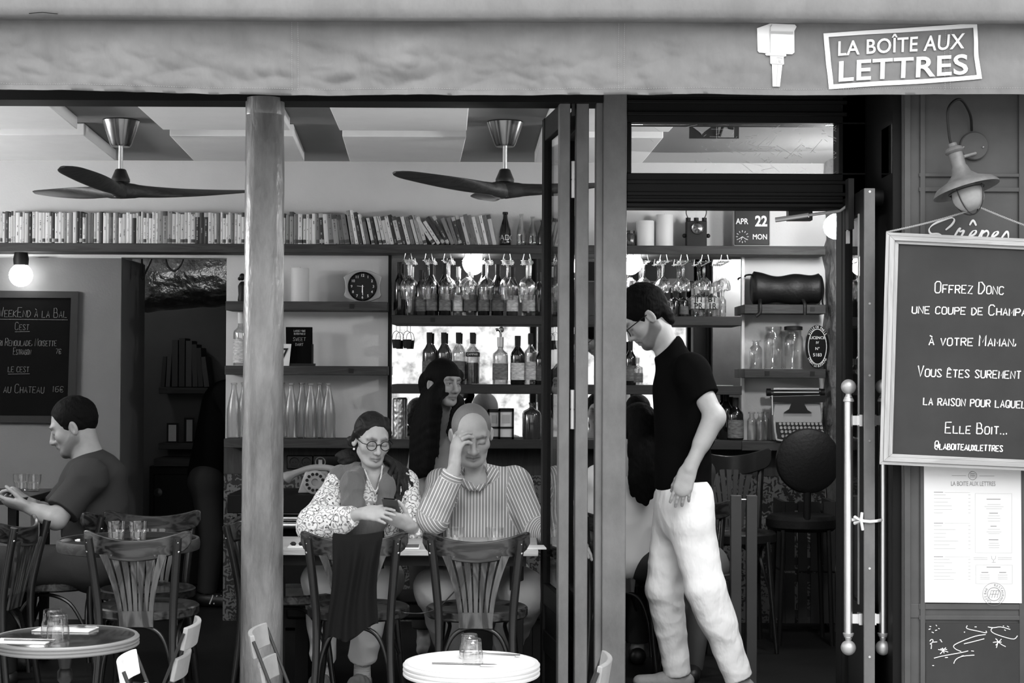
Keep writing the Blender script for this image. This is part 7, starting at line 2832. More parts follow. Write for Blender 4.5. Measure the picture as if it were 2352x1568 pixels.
torso(B, pel, chs, nb, (shN, shF), 0.13, 0.115, (-1, 0, 0), 1.3, 0.050, nk=0.048)
limb(B, shN, elN, wrN, 0.052, 0.042, 0.044, 0.029)
limb(B, shF, elF, wrF, 0.052, 0.042, 0.044, 0.029)
B.el(elN + Vector((0.006, -0.002, 0.0)), (0.034, 0.036, 0.04), k=0.03)
hand(B, wrN, W(1560, 1150, 0.33) - wrN, (0.25, 0.9, -0.1), -1, 1.02, (0.14, 0.20, 0.24, 0.28), thumb=(0.8, 0.35, 0.5), spread=0.07, k=0.003)
hand(B, wrF, (0, -0.2, -1), (0, -1, 0), 1, 1.0)
for a, b, c in ((hipN, knN, anN), (hipF, knF, anF)):
    limb(B, a, b, c, 0.07, 0.05, 0.055, 0.036)
put(t, 'body', B.mesh('body', 0.0036), skin_m)
Bc = Body()
torso(Bc, W(1569, 1100, Yw), chs, W(1536, 800, Yw), (shN, shF), 0.135, 0.135, (-1, 0, 0), 1.15, 0.066, nk=0.071)
Bc.rc(W(1569, 1060, Yw), W(1570, 1117, Yw), 0.14, 0.138, (-1, 0, 0), 1.12, 0.02, flat=True)
Bc.rc(shN, shN.lerp(elN, 0.56), 0.068, 0.064, k=0.03, flat=True)
Bc.rc(shF, shF.lerp(elF, 0.56), 0.068, 0.064, k=0.03, flat=True)
Bc.rc(shN + Vector((0.02, 0, -0.05)), W(1600, 1000, 0.5), 0.06, 0.08, k=0.04)
Bc.cut(W(1530, 797, Yw), (-0.68, 0, 0.73), 0.006, 0.20)
put(t, 't_shirt', Bc.mesh('t_shirt', 0.006, noisewarp(0.004, 16, 3)), black_tee)
Bt = Body()
Bt.rc(W(1570, 1112, Yw), W(1572, 1180, Yw), 0.128, 0.140, (-1, 0, 0), 1.10, 0.03)
Bt.rc(hipN, knN, 0.105, 0.083, k=0.04).rc(knN, anN, 0.083, 0.060, k=0.02, flat=True).rc(knN.lerp(anN, 0.05), knN.lerp(anN, 0.4), 0.078, 0.074, k=0.03)
Bt.rc(hipF, knF, 0.105, 0.083, k=0.04).rc(knF, anF, 0.083, 0.058, k=0.02, flat=True)
Bt.rc(W(1600, 1135, 0.48), W(1592, 1200, 0.46), 0.07, 0.075, k=0.04)
Bt.cut(W(1570, 1104, Yw), (-0.05, 0, 1), 0.004, 0.25)
put(t, 'trousers', Bt.mesh('trousers', 0.0055, noisewarp(0.0035, 11, 8, (1.2, 1, 1.6))), chino)
for an, kn, dr in ((anN, knN, (-0.9, -0.1, -0.35)), (anF, knF, (-1, 0, 0))):
    Bs = Body()
    hz = Vector((an.x, an.y, max(0.035, an.z - 0.06)))
    d = nrm(dr)
    tip = hz + d * 0.17
    tip.z = 0.035
    Bs.rc(hz - d * 0.04, hz + d * 0.06, 0.038, 0.042, (0, 0, 1), 1.0, 0.02).rc(hz + d * 0.05, tip, 0.042, 0.034, (0, 0, 1), 1.2, 0.02).rc(an, hz, 0.04, 0.042, k=0.03)
    Bs.cut((hz.x, hz.y, 0.002), (0, 0, -1), 0.003)
    put(t, 'shoe', Bs.mesh('shoe', 0.006), shoe_m)
Bh = Body()
def hcap(Bh, hd, rx_=0.083, ry=0.103, rz_=0.096, cy=-0.016, cz=0.034, face=0.062, facez=0.03, low=-0.055, k=0.012):
    s = hd.s
    Bh.el(hd.P(0, cy, cz), (rx_ * s * hd.wide, ry * s, rz_ * s), hd.ax(), 0.01)
    # clear the face, then the neck below the hairline
    Bh.p.append(dict(t='e', c=np.array(hd.P(0, face + 0.075, facez - 0.075), float), r=(0.13 * s, 0.105 * s, 0.125 * s), ax=[np.array(v) for v in hd.ax()], k=k, op='-', sh=1, w=None))
    Bh.cut(hd.P(0, -0.05, low), hd.u * -1 + hd.f * 0.55, k, 0.2)
    for q in (-1, 1):
        Bh.p.append(dict(t='e', c=np.array(hd.P(0.084 * q, -0.006, -0.018), float), r=(0.022 * s, 0.024 * s, 0.036 * s), ax=[np.array(v) for v in hd.ax()], k=0.006, op='-', sh=1, w=None))
    return Bh


Bh.el(hd.P(0, -0.070, -0.035), (0.054, 0.034, 0.06), hd.ax(), 0.02)
hcap(Bh, hd, rz_=0.104, cz=0.040, low=-0.125)
Bh.el(hd.P(0, 0.045, 0.095), (0.062, 0.05, 0.032), hd.ax(), 0.02)
put(t, 'hair', Bh.mesh('hair', 0.0045, noisewarp(0.003, 70, 5)), hair_black)
hd.glasses(t)

# =================================================================== woman with glasses at the long table
Yl = 0.85
t = person('woman in round glasses, grey shawl and floral blouse reading her phone at the table', (W(835, 1500, 0.95).x, 0.95, 0))
hd = Head(W(854, 1008, Yl), (0.40, -0.88, -0.24), (0.04, 0, 1), 1.0)
nb = W(862, 1098, 0.90)
shR, shL = W(783, 1112, 0.93), W(925, 1110, 0.93)
elR, wrR = W(722, 1205, 0.72), W(836, 1178, 0.58)
elL, wrL = W(962, 1222, 0.78), W(938, 1206, 0.62)
pel, chs = W(842, 1320, 0.98), W(855, 1150, 0.93)
hipR, knR, anR = W(800, 1330, 0.95), W(735, 1330, 0.55), W(742, 1535, 0.72)
hipL, knL, anL = W(875, 1330, 0.95), W(866, 1330, 0.55), W(832, 1533, 0.70)
B = Body()
hd.skin(B, closed=True, neck=nb, neck_r=0.046, jaw=0.92, nose=0.9)
torso(B, pel, chs, nb, (shR, shL), 0.13, 0.115, (0, -1, 0), 1.4, 0.05)
limb(B, shR, elR, wrR, 0.046, 0.036, 0.037, 0.024)
limb(B, shL, elL, wrL, 0.046, 0.036, 0.037, 0.024)
hand(B, wrR, W(884, 1180, 0.50) - wrR, (0.15, 0.75, -0.5), 1, 0.95, (0.20, 0.22, 0.26, 0.30), thumb=(0.8, 0.4, 0.3), spread=0.05)
hand(B, wrL, W(886, 1182, 0.54) - wrL, (-0.2, 0.65, 0.65), -1, 0.95, (0.22, 0.26, 0.3, 0.34), thumb=(0.75, 0.5, 0.3), spread=0.05)
limb(B, hipR, knR, anR, 0.07, 0.05, 0.05, 0.032)
limb(B, hipL, knL, anL, 0.07, 0.05, 0.05, 0.032)
put(t, 'body', B.mesh('body', 0.0034), skin_m)
Bb = Body()
torso(Bb, pel, chs, W(861, 1108, 0.90), (shR, shL), 0.150, 0.130, (0, -1, 0), 1.3, 0.058, nk=0.06)
Bb.rc(shR, elR, 0.062, 0.078, k=0.03).rc(elR, elR.lerp(wrR, 0.78), 0.074, 0.046, k=0.02, flat=True)
Bb.rc(elR + Vector((-0.01, 0, -0.01)), elR.lerp(wrR, 0.55) + Vector((0, 0, -0.028)), 0.05, 0.04, k=0.03)
Bb.rc(shL, elL, 0.060, 0.060, k=0.03).rc(elL, elL.lerp(wrL, 0.6), 0.056, 0.042, k=0.02, flat=True)
Bb.p.append(dict(t='c', a=np.array(W(862, 1085, 0.84)), b=np.array(W(866, 1140, 0.80)), ra=0.042, rb=0.012, n=None, sq=1, k=0.008, op='-', sh=1, flat=False, w=None))
put(t, 'blouse', Bb.mesh('blouse', 0.005, noisewarp(0.006, 18, 11)), floral_m)
Bs = Body()
# shawl: over both shoulders, crossing down the front
Bs.rc(W(790, 1098, 0.93), W(846, 1082, 0.93), 0.060, 0.050, k=0.03).rc(W(790, 1100, 0.94), W(765, 1138, 0.88), 0.062, 0.062, k=0.03)
Bs.rc(W(915, 1100, 0.93), W(884, 1085, 0.93), 0.056, 0.046, k=0.03).rc(W(915, 1104, 0.93), W(938, 1135, 0.90), 0.055, 0.05, k=0.03)
Bs.rc(W(838, 1080, 0.90), W(806, 1115, 0.80), 0.034, 0.050, k=0.025).rc(W(808, 1110, 0.80), W(812, 1170, 0.745), 0.050, 0.044, (0, -1, 0), 1.6, 0.025).rc(W(812, 1165, 0.75), W(822, 1240, 0.76), 0.044, 0.040, (0, -1, 0), 1.8, 0.02)
Bs.rc(W(884, 1085, 0.88), W(888, 1120, 0.80), 0.028, 0.034, k=0.02).rc(W(888, 1115, 0.80), W(880, 1175, 0.77), 0.034, 0.036, (0, -1, 0), 1.6, 0.02).rc(W(880, 1170, 0.77), W(855, 1240, 0.76), 0.034, 0.040, (0, -1, 0), 1.8, 0.02)
Bs.p.append(dict(t='c', a=np.array(nb), b=np.array(hd.P(0, -0.02, -0.05)), ra=0.052, rb=0.05, n=None, sq=1, k=0.01, op='-', sh=1, flat=False, w=None))
put(t, 'shawl', Bs.mesh('shawl', 0.0048, noisewarp(0.007, 26, 4, (2.0, 1, 0.35))), shawl_m)
Bt = Body()
Bt.rc(hipR, hipL, 0.105, 0.105, k=0.03)
Bt.rc(hipR, knR, 0.095, 0.078, k=0.03).rc(knR, anR + Vector((0, 0, 0.045)), 0.074, 0.056, k=0.02, flat=True)
Bt.rc(hipL, knL, 0.095, 0.078, k=0.03).rc(knL, anL + Vector((0, 0, 0.045)), 0.074, 0.062, k=0.02, flat=True)
put(t, 'trousers', Bt.mesh('trousers', 0.006, noisewarp(0.005, 17, 2)), white_denim)
for an in (anR, anL):
    M_ = Body()
    M_.rc(an + Vector((0, 0, 0.06)), Vector((an.x, an.y, 0.05)), 0.036, 0.040, k=0.01)
    put(t, 'sock', M_.mesh('sock', 0.005), sock_m)
    Bq = Body()
    Bq.rc((an.x, an.y + 0.03, 0.035), (an.x - 0.01, an.y - 0.08, 0.038), 0.040, 0.044, k=0.02).rc((an.x - 0.01, an.y - 0.06, 0.036), (an.x - 0.015, an.y - 0.16, 0.03), 0.044, 0.036, k=0.02)
    Bq.cut((an.x, an.y, 0.002), (0, 0, -1), 0.003)
    put(t, 'shoe', Bq.mesh('shoe', 0.005, noisewarp(0.004, 60, 3)), shoe_m)
Bh = Body()
hcap(Bh, hd, rx_=0.0790, ry=0.0985, rz_=0.0915, face=0.052, facez=0.050, low=-0.10, k=0.010)
for q in (-1, 1):
    Bh.rc(hd.P(0.066 * q, 0.036, 0.062), hd.P(0.079 * q, 0.0, 0.030), 0.008, 0.010, k=0.015)
    Bh.rc(hd.P(0.079 * q, 0.0, 0.030), hd.P(0.076 * q, -0.045, -0.03), 0.010, 0.022, k=0.02)
def lock(Bh, pts, r0, r1, k=0.012, wob=0.0, ph=0.0, n=None, sq=1.0):
    P_ = smoothpath(pts, 6)
    m = len(P_)
    P_ = [p + Vector((math.sin(i * 0.9 + ph) * wob, math.cos(i * 0.8 + ph) * wob * 0.6, 0)) for i, p in enumerate(P_)]
    for i in range(m - 1):
        a, b = r0 + (r1 - r0) * i / (m - 1), r0 + (r1 - r0) * (i + 1) / (m - 1)
        Bh.rc(P_[i], P_[i + 1], a, b, n, sq, k)


back = hd.P(0.0, -0.095, -0.04)
strands(Bh, [hd.P(-0.055, 0.052, 0.066), hd.P(-0.062, 0.0, 0.098), hd.P(-0.045, -0.085, 0.05)], [hd.P(0.055, 0.052, 0.066), hd.P(0.062, 0.0, 0.098), hd.P(0.045, -0.085, 0.05)], 12, 0.008, 0.008, 0.003, 9, 0.004)
lock(Bh, [back, W(880, 1060, 0.99), W(900, 1085, 0.94), W(912, 1120, 0.88)], 0.045, 0.018, wob=0.006)
strands(Bh, [hd.P(0.07, -0.03, -0.02), W(892, 1058, 0.87), W(893, 1095, 0.83), W(898, 1150, 0.82)], [hd.P(0.078, -0.07, -0.02), W(918, 1066, 0.92), W(944, 1110, 0.87), W(938, 1168, 0.84)], 16, 0.011, 0.004, 0.009, 2)
strands(Bh, [back, W(838, 1046, 0.96), W(800, 1036, 0.94), W(772, 1048, 0.93)], [back, W(835, 1062, 0.97), W(802, 1062, 0.94), W(782, 1066, 0.93)], 9, 0.016, 0.004, 0.006, 3)
put(t, 'hair', Bh.mesh('hair', 0.0042, noisewarp(0.002, 90, 6)), hair_dark)
hd.glasses(t, 'black', 0.0020, 0.0235, 0.92)
for q in (-1, 1):
    M_ = M().ball(hd.P(0.080 * q, -0.002, -0.050), 0.0055, 10)
    putm(t, 'earring', M_, MT['white'])
q = M()
pth = smoothpath([W(838, 1078, 0.85), W(846, 1100, 0.80), W(862, 1128, 0.775), W(874, 1100, 0.79), W(878, 1070, 0.83)], 10)
for i in range(0, len(pth), 1):
    q.ball(pth[i], 0.0042, 8)
putm(t, 'necklace', q, MT['offwhite'])
ph = thing('mobile_phone', 'dark phone held in both hands by the woman in glasses', 'phone', W(899, 1164, 0.53), 0, rot=(R(-35), R(4), R(-8)))
M().box((0, 0, 0), (0.072, 0.140, 0.010)).build('body', mat('phone_case', 0.05, 0.5), ph, bevel=0.004)
M().box((0, 0, 0.0056), (0.066, 0.132, 0.0008)).build('screen', MT['black_gloss'], ph)
M().box((0.0, -0.0705, 0.0), (0.05, 0.001, 0.006)).build('camera_bar', MT['black_gloss'], ph)

# =================================================================== man in striped shirt
Ym = 0.85
t = person('balding man in a striped shirt rubbing his eye with one hand at the table', (W(1100, 1500, 1.0).x, 1.0, 0))
hd = Head(W(1083, 996, Ym), (0.12, -0.90, -0.38), (-0.03, 0, 1), 1.10, 1.08)
nb = W(1094, 1100, 0.985)
shR, shL = W(1018, 1115, 0.95), W(1182, 1112, 0.95)
elR, wrR = W(994, 1188, 0.70), W(1043, 1078, 0.66)
elL, wrL = W(1226, 1215, 0.84), W(1290, 1238, 0.66)
pel, chs = W(1103, 1300, 1.0), W(1103, 1150, 0.97)
hipR, knR, anR = W(1050, 1335, 0.98), W(1002, 1352, 0.52), W(1040, 1530, 0.85)
hipL, knL, anL = W(1155, 1335, 0.98), W(1206, 1362, 0.52), W(1158, 1520, 0.85)
B = Body()
hd.skin(B, closed=True, neck=nb, neck_r=0.054, jaw=1.04, nose=1.15)
B.el(hd.P(0, 0.035, -0.10), (0.055, 0.05, 0.03), hd.ax(), 0.03)
torso(B, pel, chs, nb, (shR, shL), 0.17, 0.15, (0, -1, 0), 1.3, 0.055)
limb(B, shR, elR, wrR, 0.052, 0.044, 0.045, 0.031)
limb(B, shL, elL, wrL, 0.052, 0.044, 0.045, 0.031)
hand(B, wrR, W(1051, 1005, 0.665) - wrR, (0.88, 0.42, -0.05), 1, 1.20, (0.46, 0.52, 0.58, 0.64), thumb=(0.85, 0.45, 0.05), spread=0.03, k=0.003)
hand(B, wrL, (0.9, -0.4, -0.2), (0, 0, -1), -1, 1.05)
limb(B, hipR, knR, anR, 0.085, 0.06, 0.06, 0.038)
limb(B, hipL, knL, anL, 0.085, 0.06, 0.06, 0.038)
put(t, 'body', B.mesh('body', 0.0036), skin_m)
Bb = Body()
X_ = (1, 0, 0)
torso(Bb, pel, chs, W(1094, 1104, 0.93), (shR, shL), 0.205, 0.170, (0, -1, 0), 1.25, 0.070, w=X_, nk=0.07)
Bb.el(W(1108, 1240, 0.93), (0.185, 0.135, 0.15), None, 0.04, w=X_)
dv = (elR - shR).normalized()
Bb.rc(shR, elR, 0.073, 0.070, k=0.03, w=nrm(dv.cross(Vector((0.3, 1, 0.2)))))
dv = (wrR - elR).normalized()
Bb.rc(elR, elR.lerp(wrR, 0.80), 0.070, 0.052, k=0.02, w=nrm(dv.cross(Vector((0, 1, 0.1)))), flat=True)
Bb.rc(elR.lerp(wrR, 0.70), elR.lerp(wrR, 0.93), 0.050, 0.049, k=0.004, w=nrm(dv.cross(Vector((0, 1, 0.1))).cross(dv) * 0 + dv), flat=True)
dv = (elL - shL).normalized()
Bb.rc(shL, elL, 0.074, 0.064, k=0.03, w=nrm(dv.cross(Vector((0, 1, 0)))))
dv = (wrL - elL).normalized()
Bb.rc(elL, elL.lerp(wrL, 0.9), 0.062, 0.048, k=0.02, w=dv, flat=True)
# collar
for a, b in (((1060, 1096, 0.90), (1083, 1120, 0.805)), ((1130, 1090, 0.90), (1101, 1121, 0.805))):
    Bb.rc(W(*a), W(*b), 0.024, 0.012, k=0.008, w=nrm(Vector((1, 0, 0.6 if a[0] < 1090 else -0.6))))
Bb.rc(W(1128, 1090, 0.93), W(1062, 1092, 0.93), 0.03, 0.03, k=0.02, w=X_)
Bb.p.append(dict(t='c', a=np.array(hd.P(0, -0.01, -0.06)), b=np.array(W(1093, 1103, 0.87)), ra=0.066, rb=0.058, n=None, sq=1, k=0.005, op='-', sh=1, flat=False, w=None))
Bb.p.append(dict(t='c', a=np.array(W(1092, 1098, 0.83)), b=np.array(W(1090, 1120, 0.79)), ra=0.022, rb=0.006, n=None, sq=1, k=0.004, op='-', sh=1, flat=False, w=None))
put(t, 'shirt', Bb.mesh('shirt', 0.0048, noisewarp(0.006, 18, 21)), stripe_m)
Bt = Body()
Bt.rc(hipR, hipL, 0.13, 0.13, k=0.03)
Bt.rc(hipR, knR, 0.118, 0.095, k=0.04).rc(knR, anR + Vector((0, 0, 0.05)), 0.092, 0.062, k=0.02, flat=True)
Bt.rc(hipL, knL, 0.118, 0.098, k=0.04).rc(knL, anL + Vector((0, 0, 0.05)), 0.094, 0.062, k=0.02, flat=True)
put(t, 'trousers', Bt.mesh('trousers', 0.0065, noisewarp(0.006, 14, 12)), chino2)
for an in (anR, anL):
    Bq = Body()
    Bq.rc((an.x, an.y + 0.03, 0.04), (an.x, an.y - 0.08, 0.042), 0.042, 0.046, k=0.02).rc((an.x, an.y - 0.06, 0.038), (an.x, an.y - 0.18, 0.032), 0.046, 0.038, k=0.02).rc((an.x, an.y, 0.1), (an.x, an.y, 0.05), 0.042, 0.044, k=0.02)
    Bq.cut((an.x, an.y, 0.002), (0, 0, -1), 0.003)
    put(t, 'shoe', Bq.mesh('shoe', 0.006), shoe_m)
Bh = Body()
s = hd.s
Bh.el(hd.P(0, -0.016, 0.031), (0.0835 * s, 0.100 * s, 0.0935 * s), hd.ax(), 0.01)
Bh.p.append(dict(t='e', c=np.array(hd.P(0, 0.105, 0.055)), r=(0.068 * s, 0.105 * s, 0.072 * s), ax=[np.array(v) for v in hd.ax()], k=0.012, op='-', sh=1, w=None))
Bh.p.append(dict(t='e', c=np.array(hd.P(0, 0.11, -0.05)), r=(0.13 * s, 0.105 * s, 0.12 * s), ax=[np.array(v) for v in hd.ax()], k=0.012, op='-', sh=1, w=None))
Bh.cut(hd.P(0, -0.05, -0.06), hd.u * -1 + hd.f * 0.5, 0.01, 0.22)
for q_ in (-1, 1):
    Bh.p.append(dict(t='e', c=np.array(hd.P(0.084 * q_, -0.006, -0.018)), r=(0.022 * s, 0.024 * s, 0.036 * s), ax=[np.array(v) for v in hd.ax()], k=0.006, op='-', sh=1, w=None))
put(t, 'hair', Bh.mesh('hair', 0.0042), hair_grey)

# =================================================================== long-haired woman behind
Yb_ = 1.62
t = person('woman with very long straight black hair standing behind the couple, glancing back', (W(1005, 1300, 1.7).x, 1.7, 0))
hd = Head(W(1019, 880, Yb_), (0.66, -0.75, -0.04), (0.06, 0, 1), 0.98)
nb = W(1012, 955, 1.68)
shR, shL = W(974, 990, 1.72), W(1056, 988, 1.66)
pel, chs = W(1010, 1160, 1.72), W(1010, 1020, 1.70)
fx = Vector((pel.x, pel.y, 0))
B = Body()
hd.skin(B, closed=False, neck=nb, neck_r=0.044, jaw=0.88)
torso(B, pel, chs, nb, (shR, shL), 0.11, 0.09, (0.3, -1, 0), 1.4, 0.042)
for sh_, dx in ((shR, -0.05), (shL, 0.05)):
    el_ = sh_ + Vector((dx, 0.0, -0.27))
    wr_ = el_ + Vector((0, -0.14, -0.16))
    limb(B, sh_, el_, wr_, 0.042, 0.034, 0.034, 0.024)
    hand(B, wr_, (0, -0.5, -0.8), (1 if dx < 0 else -1, 0, 0), 1 if dx < 0 else -1, 0.92)
for dx in (-0.08, 0.08):
    limb(B, pel + Vector((dx, 0, -0.05)), Vector((pel.x + dx, pel.y, 0.42)), Vector((pel.x + dx, pel.y + 0.02, 0.06)), 0.075, 0.05, 0.05, 0.034)
    B.rc((pel.x + dx, pel.y + 0.04, 0.04), (pel.x + dx, pel.y - 0.12, 0.03), 0.035, 0.03, k=0.02)
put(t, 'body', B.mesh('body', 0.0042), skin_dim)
hd.eyes(t, look=-0.25)
Bb = Body()
torso(Bb, pel, chs, W(1012, 965, 1.68), (shR, shL), 0.125, 0.10, (0.3, -1, 0), 1.35, 0.048, nk=0.05)
for sh_, dx in ((shR, -0.05), (shL, 0.05)):
    Bb.rc(sh_, sh_ + Vector((dx * 0.9, 0, -0.25)), 0.055, 0.05, k=0.03, flat=True)
put(t, 'top', Bb.mesh('top', 0.006, noisewarp(0.005, 22, 31)), pale_top)
Bt = Body()
Bt.rc(pel, pel + Vector((0, 0, -0.10)), 0.13, 0.14, (0, -1, 0), 1.2, 0.03)
for dx in (-0.08, 0.08):
    Bt.rc(pel + Vector((dx, 0, -0.08)), (pel.x + dx, pel.y, 0.12), 0.09, 0.06, k=0.03, flat=True)
put(t, 'trousers', Bt.mesh('trousers', 0.008), jeans)
Bh = Body()
hcap(Bh, hd, rx_=0.088, ry=0.106, rz_=0.098, face=0.054, facez=-0.004, low=-0.30, k=0.012)
z_ = lambda px, py, Y: W(px, py, Y)
lock(Bh, [hd.P(0, -0.10, 0.0), z_(1000, 940, 1.78), z_(985, 1010, 1.82), z_(980, 1080, 1.80)], 0.07, 0.04, n=(0.3, -1, 0), sq=1.3)
strands(Bh, [hd.P(-0.04, -0.085, 0.03), z_(976, 915, 1.66), z_(952, 990, 1.62), z_(946, 1092, 1.62)], [hd.P(-0.078, 0.02, 0.045), z_(1004, 900, 1.53), z_(996, 950, 1.515), z_(988, 1086, 1.54)], 22, 0.020, 0.008, 0.002, 5, 0.024)
strands(Bh, [hd.P(-0.080, 0.0, 0.02), z_(1002, 915, 1.51), z_(1000, 960, 1.515), z_(992, 1070, 1.53)], [hd.P(-0.080, 0.03, 0.0), z_(1012, 918, 1.50), z_(1012, 955, 1.505), z_(1004, 1060, 1.52)], 7, 0.010, 0.003, 0.004, 6)
strands(Bh, [hd.P(0.075, 0.0, 0.03), z_(1050, 915, 1.60), z_(1040, 945, 1.56), z_(1026, 1000, 1.55)], [hd.P(0.080, -0.04, 0.02), z_(1060, 915, 1.65), z_(1054, 950, 1.60), z_(1040, 1010, 1.58)], 9, 0.014, 0.004, 0.004, 7)
put(t, 'hair', Bh.mesh('hair', 0.005), hair_black)

# =================================================================== man with the phone on the left
Yp = 1.0
t = person('man in a charcoal T-shirt seated in profile at the wall table, tapping a phone', (W(220, 1400, 1.0).x, 1.0, 0))
hd = Head(W(169, 979, Yp), (-0.93, -0.06, -0.34), (-0.1, 0, 1), 1.09)
nb = W(205, 1056, 1.0)
shN, shF = W(203, 1096, 0.83), W(195, 1092, 1.18)
elN, wrN = W(130, 1192, 0.72), W(68, 1166, 0.76)
elF, wrF = W(120, 1185, 1.20), W(72, 1158, 0.98)
pel, chs = W(222, 1270, 1.0), W(205, 1120, 1.0)
hipN, knN, anN = W(215, 1300, 0.90), W(-5, 1300, 0.76), W(5, 1545, 0.76)
hipF, knF, anF = W(215, 1300, 1.10), W(45, 1300, 1.12), W(40, 1500, 1.15)
B = Body()
hd.skin(B, closed=True, beard=0.5, neck=nb, neck_r=0.062, jaw=1.05)
torso(B, pel, chs, nb, (shN, shF), 0.14, 0.135, (-1, 0, 0), 1.25, 0.06)
limb(B, shN, elN, wrN, 0.054, 0.046, 0.046, 0.030)
limb(B, shF, elF, wrF, 0.054, 0.046, 0.046, 0.030)
hand(B, wrN, (-0.93, 0.0, 0.22), (0, 0.5, 0.85), -1, 1.02, (0.12, 0.15, 0.2, 0.25), thumb=(0.8, 0.3, 0.4), spread=0.03)
hand(B, wrF, (-0.75, -0.05, 0.62), (-0.5, -0.1, -0.85), 1, 1.02, (0.45, 0.7, 0.8, 0.85), thumb=(0.7, 0.2, 0.7), spread=0.05)
limb(B, hipN, knN, anN, 0.085, 0.06, 0.06, 0.04)
limb(B, hipF, knF, anF, 0.085, 0.06, 0.06, 0.04)
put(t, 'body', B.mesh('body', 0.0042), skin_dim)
Bb = Body()
torso(Bb, pel, chs, W(207, 1060, 1.0), (shN, shF), 0.165, 0.155, (-1, 0, 0), 1.12, 0.076, nk=0.072)
Bb.rc(shN, shN.lerp(elN, 0.80), 0.078, 0.076, k=0.03, flat=True)
Bb.rc(shF, shF.lerp(elF, 0.80), 0.078, 0.076, k=0.03, flat=True)
Bb.rc(W(240, 1095, 1.0), W(238, 1200, 1.0), 0.10, 0.11, k=0.05)
Bb.cut(W(190, 1048, 1.0), nb.lerp(hd.c, 0.7) - W(215, 1080, 1.0), 0.006, 0.09)
put(t, 't_shirt', Bb.mesh('t_shirt', 0.006, noisewarp(0.006, 15, 41)), dark_tee)
Bt = Body()
Bt.rc(hipN, hipF, 0.12, 0.12, k=0.03)
for a, b, c in ((hipN, knN, anN), (hipF, knF, anF)):
    Bt.rc(a, b, 0.105, 0.085, k=0.03).rc(b, c, 0.082, 0.06, k=0.02, flat=True)
put(t, 'trousers', Bt.mesh('trousers', 0.008, noisewarp(0.005, 15, 42)), jeans)
for an in (anN, anF):
    Bq = Body()
    Bq.rc((an.x + 0.03, an.y, 0.04), (an.x - 0.17, an.y, 0.034), 0.044, 0.036, k=0.02).rc((an.x, an.y, 0.1), (an.x, an.y, 0.05), 0.042, 0.044, k=0.02)
    Bq.cut((an.x, an.y, 0.002), (0, 0, -1), 0.003)
    put(t, 'shoe', Bq.mesh('shoe', 0.008), black_shoe)
Bh = Body()
hcap(Bh, hd, rx_=0.080, ry=0.101, rz_=0.096, cz=0.034, face=0.046, facez=0.045, low=-0.06)
put(t, 'hair', Bh.mesh('hair', 0.0045, noisewarp(0.003, 80, 45)), hair_black)
ph = thing('mobile_phone', 'phone lying in the palm of the man in the charcoal T-shirt', 'phone', W(22, 1150, 0.80) , 0, rot=(R(18), R(18), R(80)))
M().box((0, 0, 0), (0.072, 0.145, 0.009)).build('body', MT['black'], ph, bevel=0.003)
M().box((0, 0, 0.005), (0.066, 0.138, 0.0008)).build('screen', mat('phone_screen', 0.06, 0.15), ph)

# =================================================================== woman seen from behind by the post
Yk = 0.98
t = person('woman with long dark hair and a pale top seated with her back to the street', (W(1440, 1400, 1.05).x, 1.05, 0))
hd = Head(W(1466, 985, 0.98), (-0.15, 0.97, -0.12), (0, 0, 1), 1.0)
nb = W(1458, 1075, 0.99)
shR, shL = W(1375, 1100, 1.0), W(1535, 1100, 1.03)
pel, chs = W(1440, 1265, 1.05), W(1450, 1140, 1.0)
B = Body()
hd.skin(B, closed=False, neck=nb, neck_r=0.046)
torso(B, pel, chs, nb, (shR, shL), 0.13, 0.115, (0, 1, 0), 1.4, 0.048)
for sh_, dx in ((shR, -0.04), (shL, 0.04)):
    el_ = sh_ + Vector((dx, 0.06, -0.26))
    limb(B, sh_, el_, el_ + Vector((-dx, 0.22, 0.0)), 0.044, 0.036, 0.036, 0.025)
    hand(B, el_ + Vector((-dx, 0.22, 0.0)), (0, 1, 0), (0, 0, -1), 1 if dx > 0 else -1, 0.92)
hips = [pel + Vector((dx, 0, -0.05)) for dx in (-0.08, 0.08)]
for h_ in hips:
    limb(B, h_, h_ + Vector((0, 0.40, 0.0)), Vector((h_.x, h_.y + 0.38, 0.07)), 0.08, 0.055, 0.055, 0.036)
put(t, 'body', B.mesh('body', 0.006), skin_m)
Bb = Body()
torso(Bb, pel, chs, W(1458, 1082, 0.99), (shR, shL), 0.140, 0.128, (0, 1, 0), 1.35, 0.056, nk=0.055)
for sh_, dx in ((shR, -0.04), (shL, 0.04)):
    Bb.rc(sh_, sh_ + Vector((dx * 0.7, 0.04, -0.17)), 0.056, 0.052, k=0.03, flat=True)
put(t, 'top', Bb.mesh('top', 0.006, noisewarp(0.004, 14, 51)), mat('cream_top', 0.62, 0.85, spec=0.2))
Bt = Body()
for h_ in hips:
    Bt.rc(h_, h_ + Vector((0, 0.40, 0.0)), 0.10, 0.08, k=0.03).rc(h_ + Vector((0, 0.40, 0.0)), (h_.x, h_.y + 0.38, 0.1), 0.076, 0.058, k=0.02, flat=True)
put(t, 'trousers', Bt.mesh('trousers', 0.008), jeans)
for h_ in hips:
    Bq = Body()
    Bq.rc((h_.x, h_.y + 0.34, 0.04), (h_.x, h_.y + 0.52, 0.034), 0.042, 0.036, k=0.02)
    Bq.cut((h_.x, h_.y, 0.002), (0, 0, -1), 0.003)
    put(t, 'shoe', Bq.mesh('shoe', 0.008), black_shoe)
Bh = Body()
Bh.el(hd.P(0, -0.02, 0.025), (0.086, 0.105, 0.098), hd.ax(), 0.02)
Bh.p.append(dict(t='e', c=np.array(hd.P(0, 0.13, -0.05)), r=(0.12, 0.10, 0.13), ax=[np.array(v) for v in hd.ax()], k=0.012, op='-', sh=1, w=None))
